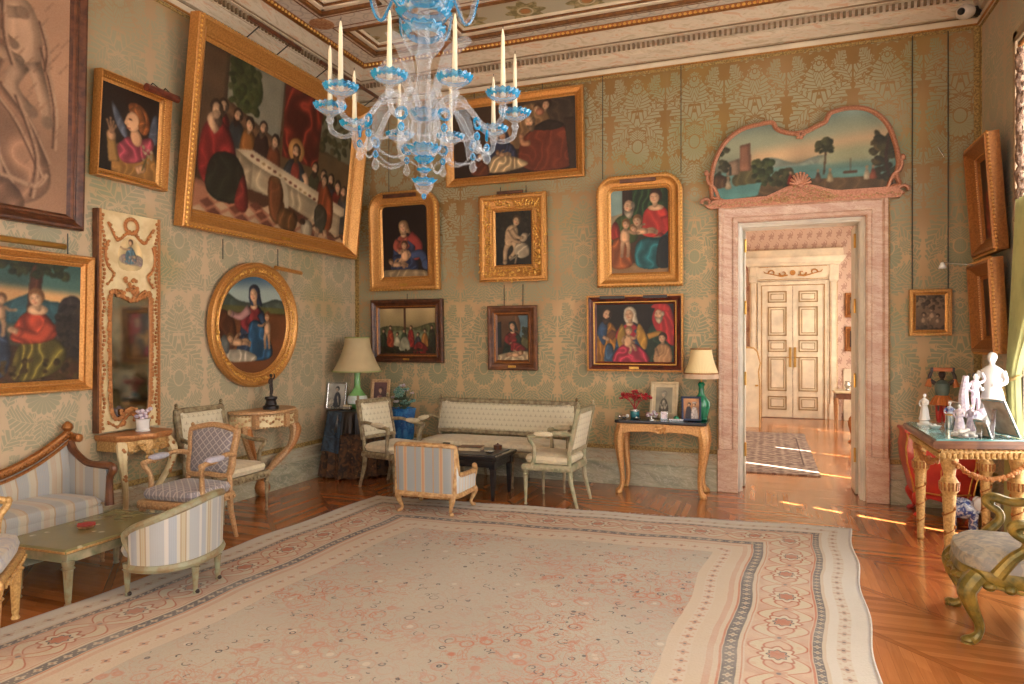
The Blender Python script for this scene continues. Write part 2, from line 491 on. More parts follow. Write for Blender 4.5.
mat('marble_dado_light', marble((198, 186, 160), (172, 168, 146), (160, 130, 100)), rough=.25)
mat('marble_pink', marble((216, 188, 164), (196, 158, 136), (176, 128, 106), 1.5), rough=.25)
mat('white_paint', col=(234, 228, 214), rough=.35, ns=4)
mat('cream_paint', col=(240, 226, 198), rough=.3, ns=4)
mat('casing_paint', col=(166, 138, 108), rough=.45, ns=5)
mat('jamb_paint', col=(206, 198, 178), rough=.35, ns=4)
mat('panel_line', col=(176, 146, 98), rough=.4)
mat('gimp', col=(176, 146, 86), col2=(120, 96, 52), ns=60, rough=.6)
mat('wall_hall', wall2, rough=.7)
mat('ceil_band', ceilband, rough=.8)
mat('ceil_panel', cofferpanel, rough=.8)
mat('ceil_white', col=(224, 210, 184), col2=(210, 194, 168), rough=.7, ns=3)
mat('ceil_brown', col=(134, 88, 42), col2=(104, 66, 34), rough=.5, ns=20)
mat('ceil_rosette', col=(186, 142, 100), col2=(150, 100, 66), rough=.7, ns=40)
mat('cornice_marble', striped_marble, rough=.5)
mat('cornice_dark', col=(140, 116, 86), rough=.6)
mat('glass_pane', col=(255, 250, 238), rough=.5, emit=(255, 252, 248), power=7.0)  # glowing sheets stand in for daylight through the windows
mat('hall_pane', col=(255, 250, 238), rough=.5, emit=(255, 246, 232), power=7.5)
mat('wire', col=(66, 62, 52), rough=.5)
mat('brass', col=(206, 160, 82), rough=.3, metal=.85)
mat('silver', col=(206, 204, 200), rough=.22, metal=.85)
mat('bronze', col=(38, 32, 32), col2=(58, 46, 40), rough=.35, metal=.4)
mat('black_lacquer', col=(40, 38, 40), rough=.2, coat=.4, ns=3)
mat('grey_lacquer', col=(84, 84, 84), rough=.3, ns=5)
mat('red_lacquer', col=(206, 62, 46), col2=(176, 40, 34), rough=.3, ns=6, coat=.3)
mat('porcelain', col=(236, 232, 228), rough=.15, coat=.6, ns=4)
mat('porcelain_blue', tapestry((66, 84, 150), (218, 220, 228), (46, 60, 128), 22.0), rough=.15, coat=.5)
mat('porcelain_lilac', tapestry((222, 210, 218), (190, 176, 196), (206, 150, 130), 30.0), rough=.2, coat=.5)
mat('jade', col=(134, 186, 112), col2=(112, 168, 96), rough=.2, coat=.5, ns=8)
mat('jade_flower', tapestry((206, 212, 210), (190, 206, 196), (206, 96, 120), 26.0), rough=.2, coat=.5)
mat('emerald', col=(28, 132, 92), col2=(18, 106, 76), rough=.15, coat=.6, ns=8)
mat('teal', col=(60, 140, 144), col2=(40, 104, 116), rough=.25, coat=.4, ns=20)
mat('coral', col=(188, 52, 56), col2=(146, 34, 44), rough=.35, ns=30)
mat('shade_beige', col=(196, 176, 134), rough=.8, ns=3)
mat('shade_cream', fn=lambda: mixc(step(sn(at2(xyz(OBJ())[0], xyz(OBJ())[1]) * 60.0), .8) * .35, C(242, 222, 172), C(206, 176, 118)), rough=.8)
mat('trim_green', col=(150, 158, 92), rough=.7)
mat('fringe', col=(224, 196, 168), rough=.9)
mat('candle', col=(236, 226, 196), rough=.45, ns=3)
mat('wick', col=(40, 34, 30), rough=.8)
glass('glass_clear', (224, 232, 240), .2)
glass('glass_blue', (16, 146, 200), .75, .08)
mat('mirror_glass', fn=lambda: mixc(step(noise(5.0, 5) - .45, .3), C(176, 176, 166), C(120, 124, 118)), rough=.06, metal=1.0)
mat('table_glass', col=(96, 150, 152), col2=(120, 170, 168), rough=.07, coat=.6, ns=6)
mat('aged_white', col=(224, 206, 162), col2=(204, 180, 134), rough=.5, ns=9)
mat('grey_green_wood', col=(158, 144, 112), col2=(116, 98, 72), rough=.45, ns=22, bump=.1)
mat('green_wood', col=(136, 138, 108), col2=(174, 160, 130), rough=.45, ns=16, bump=.1)
mat('pale_green_wood', col=(142, 142, 114), col2=(132, 112, 80), rough=.45, ns=18, bump=.1)
mat('yellow_green_gilt', col=(150, 122, 52), col2=(88, 80, 36), rough=.35, ns=16, metal=.25, bump=.2)
mat('table_top_green', fn=lambda: mixc(step(.2 - E(voro(9.0, rand=.8).outputs['Distance']), .08) * step(noise(30.0, 3) - .42, .1) * .7, mixc(noise(7.0, 3), C(116, 112, 72), C(136, 128, 88)), C(206, 196, 158)), rough=.22, coat=.2)
ST = [(.10, (180, 168, 146)), (.13, (164, 136, 108)), (.36, (154, 154, 152)), (.40, (174, 168, 152)), (.52, (180, 166, 142)), (.56, (168, 144, 116)), (.82, (152, 152, 152)), (.88, (174, 168, 152)), (1.0, (176, 156, 134))]
mat('silk_stripe_y', stripes(1, .30, ST), rough=.5, bump=.05, sheen=.2)
mat('silk_stripe_x', stripes(0, .30, ST), rough=.5, bump=.05, sheen=.2)
ST2 = [(.42, (152, 158, 160)), (.48, (190, 168, 136)), (.58, (196, 144, 104)), (.64, (190, 168, 136)), (.92, (150, 156, 158)), (1.0, (184, 150, 116))]
mat('grey_stripe', stripes(0, .17, ST2, False), rough=.6, sheen=.2)
mat('light_stripe', stripes(1, .11, [(.4, (196, 200, 202)), (.5, (212, 178, 140)), (.9, (204, 204, 198)), (1.0, (206, 176, 140))], False), rough=.6)
ST3 = [(.35, (160, 161, 160)), (.44, (184, 178, 162)), (.47, (152, 128, 94)), (.58, (174, 160, 130)), (.61, (152, 128, 94)), (.70, (184, 178, 162)), (.9, (154, 158, 162)), (1.0, (190, 184, 174))]
mat('tub_silk', fn=lambda: (mixc(0.0, C(200, 200, 200), C(200, 200, 200))), rough=.5)
mat('cream_sprig', sprig((214, 202, 172), (128, 110, 84), .06, (0, 2)), rough=.7, sheen=.2)
mat('cream_sprig_back', sprig((212, 202, 174), (132, 116, 90), .055, (0, 2)), rough=.7, sheen=.2)
mat('cream_seat', tapestry((218, 204, 172), (204, 190, 160), (186, 168, 140), 16.0), rough=.7, sheen=.2)
mat('lilac_lattice', lattice((128, 120, 124), (186, 176, 166), .06, (0, 2)), rough=.75, sheen=.2)
mat('lilac_seat', lattice((136, 128, 132), (196, 184, 172), .06, (0, 1)), rough=.75, sheen=.2)
mat('lilac_pad', tapestry((184, 178, 186), (166, 164, 178), (196, 186, 180), 30.0), rough=.75)
mat('blue_floral', tapestry((172, 172, 178), (196, 190, 180), (150, 120, 112), 16.0), rough=.75)
mat('tapestry_seat', tapestry((166, 152, 132), (132, 126, 120), (104, 96, 88), 18.0), rough=.8)
mat('shawl_brown', tapestry((104, 72, 46), (58, 46, 38), (170, 124, 72), 16.0), rough=.85, bump=.3)
mat('shawl_blue', tapestry((58, 76, 92), (44, 52, 64), (128, 108, 76), 14.0), rough=.85)
mat('blue_vase', tapestry((30, 76, 132), (52, 112, 160), (110, 150, 170), 15.0), rough=.25, coat=.4)
mat('curtain_green', col=(176, 172, 112), col2=(150, 148, 96), rough=.7, ns=5)
mat('lace_brown', fn=lambda: mixc(step(noise(26.0, 4) - .4, .2), C(96, 72, 58), C(140, 112, 92)), rough=.95, bump=.6, bs=40)
mat('skin_dark', col=(58, 40, 34), rough=.4)
mat('paint_teal', col=(96, 112, 104), rough=.4)
mat('paint_orange', col=(190, 104, 44), rough=.4)
mat('paint_red', col=(176, 40, 34), rough=.4)
mat('photo_paper', col=(200, 196, 188), rough=.35)
mat('plastic_white', col=(226, 220, 208), rough=.3)
mat('plastic_black', col=(24, 22, 22), rough=.3)
mat('flower_teal', col=(72, 122, 116), col2=(120, 150, 130), rough=.6, ns=30)
mat('flower_pale', col=(186, 186, 186), col2=(160, 120, 130), rough=.6, ns=40)
mat('leaf', col=(62, 74, 48), rough=.6)
mat('frame_grey', col=(176, 156, 134), col2=(146, 124, 104), rough=.4)
mat('photo_blue', col=(28, 44, 78), rough=.3)
mat('photo_cream', col=(214, 194, 156), rough=.4)
# ------------------------------------------------------------------ painted canvases (pigment stored per vertex)
def paintmat():
    m = bpy.data.materials.new('oil_paint'); m.use_nodes = True; E.nt = m.node_tree
    p = m.node_tree.nodes['Principled BSDF']
    a = N('ShaderNodeAttribute'); a.attribute_name = 'pigment'
    m.node_tree.links.new(a.outputs['Color'], p.inputs['Base Color'])
    p.inputs['Roughness'].default_value = .42; p.inputs['Specular IOR Level'].default_value = .35
    MATS['oil_paint'] = m
paintmat()
def blur(a, r):
    if r < 1: return a
    for ax in (0, 1):
        p = np.pad(a, [(r + 1, r) if i == ax else (0, 0) for i in (0, 1)], mode='edge')
        c = np.cumsum(p, axis=ax)
        n = a.shape[ax]
        a = (np.take(c, range(2 * r + 1, 2 * r + 1 + n), ax) - np.take(c, range(0, n), ax)) / (2 * r + 1)
    return a
class Pic:
    """little painter: x runs 0..W (W = width/height), y runs 0..1 upwards"""
    def __init__(s, w, h, cell=.006, seed=1):
        s.w, s.h = w, h; s.W = w / h; s.tone = .92
        s.nx, s.ny = max(24, int(w / cell)), max(24, int(h / cell))
        s.X, s.Y = np.meshgrid(np.linspace(0, s.W, s.nx), np.linspace(0, 1, s.ny))
        s.im = np.zeros((s.ny, s.nx, 3)); s.r = np.random.RandomState(seed)
        s.n1 = s.nz(4); s.n2 = s.nz(10)
    def nz(s, k):
        g = s.r.rand(k + 3, int(k * s.W) + 4)
        yy = s.Y * k; xx = s.X * k
        i, j = yy.astype(int), xx.astype(int); a, b = yy - i, xx - j
        a = a * a * (3 - 2 * a); b = b * b * (3 - 2 * b)
        return (g[i, j] * (1 - a) + g[i + 1, j] * a) * (1 - b) + (g[i, j + 1] * (1 - a) + g[i + 1, j + 1] * a) * b
    def bg(s, top, bot):
        t = s.Y[..., None]; s.im = np.array(bot) * (1 - t) + np.array(top) * t
        s.im = s.im * (.82 + .36 * s.n1[..., None]); return s
    def put(s, m, col, sh=.4, fold=0.0):
        m = blur(m.astype(float), 1)
        R = max(2, int(.035 * s.ny)); v = blur(m, R); v = np.clip((v - .35) / .65, 0, 1)
        # painted modelling: light from upper left, darker contour
        g = np.gradient(blur(m, R)); lgt = (-g[1] * .8 + g[0] * -.6) * R * 1.0
        k = (1 - sh) + sh * v - sh * .9 * lgt * -1.0 * -1.0
        if fold:
            th = s.r.uniform(-.5, .5); u = s.X * cos(th) + s.Y * sin(th)
            k = k * (1 + fold * .5 * (1 - 2 * np.abs(np.sin(u * 21 + s.n2 * 3.2 + (s.n1 - .5) * 7)) ** .6) * (.35 + .65 * v))
        k = k * (.9 + .2 * s.n2)
        s.im = s.im * (1 - m[..., None]) + m[..., None] * np.array(col) * np.clip(k, .15, 1.35)[..., None]
        return s
    def e(s, cx, cy, rx, ry, col, rot=0, sh=.35):
        c, q = cos(rad(rot)), sin(rad(rot)); dx, dy = s.X - cx, s.Y - cy
        return s.put(((dx * c + dy * q) / rx) ** 2 + ((dy * c - dx * q) / ry) ** 2 < 1, col, sh)
    def poly(s, pts):
        m = np.zeros(s.X.shape, bool); n = len(pts)
        for i in range(n):
            (x0, y0), (x1, y1) = pts[i], pts[(i + 1) % n]
            if y0 == y1: continue
            c = ((y0 > s.Y) != (y1 > s.Y)) & (s.X < (x1 - x0) * (s.Y - y0) / (y1 - y0) + x0); m ^= c
        return m
    def p(s, pts, col, sh=.3, fold=0.0): return s.put(s.poly(pts), col, sh, fold)
    def s_(s, pts, col, sh=.45, fold=.35): return s.put(s.poly(spl(pts, 6, True)), col, sh, fold)
    def g(s, pts, col, r=.06):
        m = blur(blur(s.poly(pts).astype(float), int(r * s.ny)), int(r * s.ny) // 2)[..., None]
        s.im = s.im * (1 - m) + m * np.array(col) * (.9 + .2 * s.n1[..., None]); return s
    def l(s, pts, w, col, sh=.1):
        m = np.zeros(s.X.shape, bool); q = spl(pts, 5) if len(pts) > 2 else pts
        for (x0, y0), (x1, y1) in zip(q, q[1:]):
            dx, dy = x1 - x0, y1 - y0; L = dx * dx + dy * dy + 1e-9
            t = np.clip(((s.X - x0) * dx + (s.Y - y0) * dy) / L, 0, 1)
            m |= (s.X - x0 - t * dx) ** 2 + (s.Y - y0 - t * dy) ** 2 < w * w
        return s.put(m, col, sh)
    def dots(s, n, box, r, cols, seed=3):
        q = random.Random(seed)
        for i in range(n):
            s.e(q.uniform(box[0], box[1]), q.uniform(box[2], box[3]), r * q.uniform(.5, 1.2), r * q.uniform(.5, 1.2), q.choice(cols), q.uniform(0, 90), .3)
        return s
    SK = (234, 190, 154)
    def head(s, x, y, r, tilt=0, hair=(96, 60, 36), veil=None, beard=None, skin=None, look=-1, bald=False):
        sk = skin or s.SK; t = rad(tilt)
        T = lambda a, b: (x + r * (a * cos(t) - b * sin(t)), y + r * (a * sin(t) + b * cos(t)))
        if veil: s.s_([T(*q) for q in ((-1.15, .1), (-.8, 1.25), (.3, 1.55), (1.2, .9), (1.35, -.6), (1.5, -1.9), (.6, -1.5), (-.6, -1.6), (-1.1, -1.0))], veil, .4, .2)
        elif not bald: s.e(*T(.1, .25), 1.02 * r, 1.15 * r, hair, tilt)
        s.e(*T(-.02, -1.1), .42 * r, .6 * r, tuple(v * .85 for v in sk), tilt)
        s.e(*T(.1 * look, -.05), .78 * r, 1.05 * r, sk, tilt, .3)
        d = tuple(v * .45 for v in sk)
        if r * s.ny > 5:
            for a in (-.32, .34): s.e(*T(a + .2 * look, .08), .16 * r, .07 * r, d, tilt, 0); s.l([T(a - .2 + .2 * look, .3), T(a + .2 + .2 * look, .3)], .03 * r, d)
            s.l([T(.22 * look, .1), T(.32 * look, -.28), T(.2 * look, -.3)], .05 * r, tuple(v * .72 for v in sk))
            s.l([T(-.18 + .2 * look, -.55), T(.2 + .2 * look, -.55)], .07 * r, (168, 84, 70))
            s.e(*T(-.35 + .1 * look, -.25), .2 * r, .16 * r, (226, 150, 120), tilt, 0)
        if bald or beard:
            s.e(*T(.75, .1), .3 * r, .55 * r, beard or hair, tilt)
        if beard: s.s_([T(*q) for q in ((-.75, -.4), (0, -.75), (.75, -.3), (.6, -1.3), (0, -1.9), (-.6, -1.3))], beard, .4, .3)
        elif not veil and not bald: s.s_([T(*q) for q in ((-.85, .3), (-.5, 1.1), (.4, 1.2), (1.0, .4), (.95, -.5), (.7, .2), (0, .72), (-.6, .6))], hair, .4, .2)
        return s
    def limb(s, pts, w0, w1, col):
        q = spl(pts, 6); n = len(q) - 1
        L = []; R = []
        for i, (x, y) in enumerate(q):
            x0, y0 = q[max(0, i - 1)]; x1, y1 = q[min(n, i + 1)]
            d = math.hypot(x1 - x0, y1 - y0) + 1e-9; w = w0 + (w1 - w0) * i / n
            L.append((x - (y1 - y0) / d * w, y + (x1 - x0) / d * w)); R.append((x + (y1 - y0) / d * w, y - (x1 - x0) / d * w))
        s.p(L + R[::-1], col, .4); s.e(*q[-1], w1 * 1.25, w1 * 1.25, col); return s
    def baby(s, x, y, k, pose='sit', flip=1, hair=(170, 120, 70), skin=None):
        sk = skin or (232, 184, 146); T = lambda a, b: (x + a * k * flip, y + b * k)
        if pose == 'sit':
            s.limb([T(.0, -.1), T(.35, -.25), T(.5, -.55)], .15 * k, .08 * k, sk); s.limb([T(-.05, -.15), T(.2, -.42), T(.1, -.75)], .15 * k, .08 * k, sk)
            s.s_([T(-.28, -.2), T(-.26, .3), T(0, .5), (T(.25, .3)), T(.27, -.15), T(0, -.36)], sk, .4, 0)
            s.limb([T(.15, .35), T(.4, .2), T(.55, .4)], .1 * k, .06 * k, sk); s.limb([T(-.2, .35), T(-.4, .1), T(-.3, -.1)], .1 * k, .06 * k, sk); s.head(*T(.02, .72), .24 * k, 0, hair, skin=sk, look=flip)
        elif pose == 'lie':
            s.limb([T(.2, 0), T(.6, .12), T(.95, -.06)], .15 * k, .07 * k, sk); s.limb([T(.2, -.05), T(.6, -.08), T(.9, -.2)], .15 * k, .07 * k, sk)
            s.s_([T(-.5, -.1), T(-.35, .2), T(.1, .2), T(.35, .05), T(.2, -.2), T(-.3, -.22)], sk, .4, 0)
            s.limb([T(-.3, .15), T(-.1, .4), T(.1, .45)], .1 * k, .06 * k, sk); s.head(*T(-.66, .2), .24 * k, 20 * flip, hair, skin=sk, look=flip)
        else:
            s.limb([T(-.08, -.1), T(-.16, -.6), T(-.2, -1.1)], .16 * k, .08 * k, sk); s.limb([T(.1, -.1), T(.2, -.55), T(.16, -1.1)], .16 * k, .08 * k, sk)
            s.s_([T(-.25, -.2), T(-.24, .3), T(0, .52), T(.25, .3), T(.25, -.2), T(0, -.32)], sk, .4, 0)
            s.limb([T(.18, .36), T(.5, .2), T(.8, .22)], .1 * k, .06 * k, sk); s.head(*T(.05, .74), .24 * k, 0, hair, skin=sk, look=flip)
        return s
    def lady(s, x, y, k, robe, mantle, veil, flip=1, tilt=0, hair=(110, 70, 40)):
        """seated woman, k = head radius; (x,y) = head centre"""
        T = lambda a, b: (x + a * k * flip, y + b * k)
        s.s_([T(*q) for q in ((-2.3, -3.2), (-1.2, -1.9), (0, -1.5), (1.3, -1.9), (2.4, -3.3), (3.0, -6.2), (3.4, -9.2), (0, -9.8), (-3.3, -9.2), (-2.8, -6.0))], mantle, .5, .4)
        s.s_([T(*q) for q in ((-1.5, -2.3), (0, -1.7), (1.4, -2.3), (1.5, -4.6), (.8, -6.0), (-.9, -6.0), (-1.6, -4.4))], robe, .4, .4)
        s.e(*T(0, -1.75), .75 * k, .5 * k, Pic.SK)
        s.limb([T(-1.4, -2.7), T(-2.1, -4.3), T(-.8, -5.2)], .75 * k, .5 * k, robe); s.limb([T(1.4, -2.7), T(2.2, -4.2), T(1.0, -5.4)], .75 * k, .5 * k, mantle)
        s.limb([T(-.9, -5.2), T(-.2, -5.1)], .32 * k, .25 * k, Pic.SK); s.limb([T(1.0, -5.4), T(.4, -5.3)], .32 * k, .25 * k, Pic.SK)
        s.s_([T(*q) for q in ((-2.6, -6.3), (0, -5.9), (2.6, -6.2), (3.2, -9.0), (0, -9.4), (-3.0, -9.0))], mantle, .5, .5)
        s.head(x, y, k, tilt, hair, veil, look=-flip); return s
    def mesh(s, name, parent, outline=None, y=-.012):
        v = np.zeros((s.ny, s.nx, 3)); v[..., 0] = s.X * s.h - s.w / 2; v[..., 1] = y; v[..., 2] = s.Y * s.h
        idx = np.arange(s.nx * s.ny).reshape(s.ny, s.nx)
        f = np.stack([idx[:-1, :-1], idx[:-1, 1:], idx[1:, 1:], idx[1:, :-1]], -1)
        if outline is not None:
            m = s.poly([((a + s.w / 2) / s.h, b / s.h) for a, b in outline]); f = f[m[:-1, :-1] & m[1:, 1:] & m[:-1, 1:] & m[1:, :-1]]
        f = f.reshape(-1, 4)
        me = bpy.data.meshes.new(name); me.vertices.add(s.nx * s.ny); me.vertices.foreach_set('co', v.ravel())
        me.loops.add(f.size); me.loops.foreach_set('vertex_index', f.ravel().astype(np.int32))
        me.polygons.add(len(f)); me.polygons.foreach_set('loop_start', np.arange(0, f.size, 4, dtype=np.int32))
        me.update(calc_edges=True); me.validate()
        gr = s.im.mean(-1, keepdims=True); s.im = (s.im * .86 + gr * .14) * s.tone * np.array((1.0, .95, .86))
        im = np.clip(s.im + (s.r.rand(s.ny, s.nx, 1) - .5) * 10, 0, 255) / 255
        im = np.where(im <= .04045, im / 12.92, ((im + .055) / 1.055) ** 2.4)
        a = me.color_attributes.new('pigment', 'FLOAT_COLOR', 'POINT')
        a.data.foreach_set('color', np.concatenate([im, np.ones((s.ny, s.nx, 1))], -1).ravel().astype(np.float32))
        me.materials.append(MATS['oil_paint'])
        o = bpy.data.objects.new(name, me); COL.objects.link(o); o.parent = parent; return o

# ------------------------------------------------------------------ frames
def outl(kind, w, h, u, r=.14):
    """outline of a picture opening grown by u; x centred, z from 0"""
    if kind == 'rect': return [(-w / 2 - u, -u), (w / 2 + u, -u), (w / 2 + u, h + u), (-w / 2 - u, h + u)]
    if kind == 'oval': return [((w / 2 + u) * cos(2 * PI * k / 72), h / 2 + (h / 2 + u) * sin(2 * PI * k / 72)) for k in range(72)]
    if kind == 'arch':
        R = r + u; o = [(-w / 2 - u, -u), (w / 2 + u, -u)]
        o += [(w / 2 - r + R * cos(a), h - r + R * sin(a)) for a in np.linspace(0, PI / 2, 9)]
        o += [(-w / 2 + r + R * cos(a), h - r + R * sin(a)) for a in np.linspace(PI / 2, PI, 9)]
        return o
def walk(pts, sp):
    """points spaced sp along a closed outline, with tangents"""
    out = []; n = len(pts)
    for i in range(n):
        a, b = np.array(pts[i]), np.array(pts[(i + 1) % n]); L = np.linalg.norm(b - a)
        if L < 1e-6: continue
        k = max(1, int(round(L / sp)))
        for j in range(k): out.append((tuple(a + (b - a) * (j + .5) / k), tuple((b - a) / L)))
    return out
def frame_mesh(kind, w, h, prof, beads=(), r=.14, carve=None, body=True):
    """prof = [(outward offset, depth off the wall)]; beads = [(offset, depth, spacing, size, elong)]"""
    b = B()
    if body: b.loft([[(x, -d, z) for x, z in outl(kind, w, h, u, r)] for u, d in prof], caps=False)
    for (u, d, sp, sz, el) in beads:
        for (x, z), (tx, tz) in walk(outl(kind, w, h, u, r), sp):
            M = Matrix(((tx, 0, -tz), (0, 1, 0), (tz, 0, tx)))
            b.ell((x, -d, z), (sz * el, sz, sz), 6, 4, M)
    if carve:
        u0, u1, d, n, sz = carve; q = random.Random(5)
        for (x, z), (tx, tz) in walk(outl(kind, w, h, (u0 + u1) / 2, r), n):
            for kk in range(4):
                o = q.uniform(-1, 1) * (u1 - u0) / 2; a = q.uniform(0, PI)
                M = Matrix(((cos(a), 0, -sin(a)), (0, 1, 0), (sin(a), 0, cos(a))))
                b.ell((x - tz * -o + q.uniform(-.01, .01), -d - q.uniform(-.006, .006), z + tx * -o + q.uniform(-.01, .01)), (sz * q.uniform(.9, 1.7), sz * .8, sz * q.uniform(.5, .9)), 6, 4, M)
    return b
P_GILT = lambda f, d: [(-.02, .012), (0, .03), (.08 * f, .03), (.12 * f, .045), (.2 * f, .05), (.32 * f, d * .62), (.55 * f, d * .78), (.7 * f, d), (.86 * f, d), (.93 * f, d * .8), (f, d * .75), (f, 0)]
P_FLAT = lambda f, d: [(-.02, .012), (0, .022), (.1 * f, .03), (.16 * f, .022), (.72 * f, d * .8), (.78 * f, d), (.95 * f, d), (f, d * .8), (f, 0)]
def picture(name, label, pic, W, H, fw, wall, pos, z, m='gold', kind='rect', prof=P_GILT, d=.06, beads=(), r=.14, carve=None, tilt=0.0, out=.0,
            wires=(), wtop=4.27, liner=None, plate=None, nails=None, rz=None):
    """W,H outer size; pos = coordinate of the centre along the wall; z = bottom edge"""
    w, h = W - 2 * fw, H - 2 * fw
    P = pic(w, h)
    loc, rot = {'back': ((pos, 7.10 - out, z), 0.0), 'left': ((-4.64 + out, pos, z), PI / 2), 'right': ((1.755 - out, pos, z), -PI / 2)}[wall]
    t = thing(name, label, 'painting', loc, rot if rz is None else rz, None, tilt)
    b = frame_mesh(kind, w, h, prof(fw, d), (), r); b.xform(Matrix.Translation((0, 0, fw)))
    obj('frame', b, m, t, smooth=30)
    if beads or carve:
        for nm_, bd, cv in [('beading', [q_], None) for q_ in beads] + ([('carved_ornament', (), carve)] if carve else []):  # lighter gold puts highlights into the colour against the darker cove
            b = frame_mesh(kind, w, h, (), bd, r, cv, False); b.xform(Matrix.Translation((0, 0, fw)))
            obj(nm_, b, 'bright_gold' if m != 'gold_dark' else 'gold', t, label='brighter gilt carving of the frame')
    c = P.mesh('canvas', t, None if kind == 'rect' else outl(kind, w, h, .012, r)); c.location = (0, 0, fw)
    if liner:
        lb = frame_mesh(kind, w, h, [(-.004, .03), (.004, .042), (.12 * fw, .042), (.12 * fw, .02)], (), r); lb.xform(Matrix.Translation((0, 0, fw)))
        obj('slip', lb, liner, t, label='bright inner slip of the frame')
    if plate: obj('name_plate', B().box((0, -d * .86, fw * .42), (plate, .012, fw * .3)), 'brass', t, bevel=.002)
    for x in wires:
        top = Vector((x, 0, H - .02)); wl = max(.03, wtop - (z + H * cos(tilt)))
        o = obj('hanging_wire', B().tube([(0, 0, 0), (0, 0, wl)], .0045, 5), 'wire', t)
        o.location = (x, 0.0, H - .01); o.rotation_euler = (-tilt, 0, 0)
    return t
def backing(t, W, H, dpt, m, r=0):
    """box-like wooden back of a deep frame"""
    b = B().bx(-W / 2, W / 2, -dpt, -.004, 0, H); return obj('stretcher_back', b, m, t)

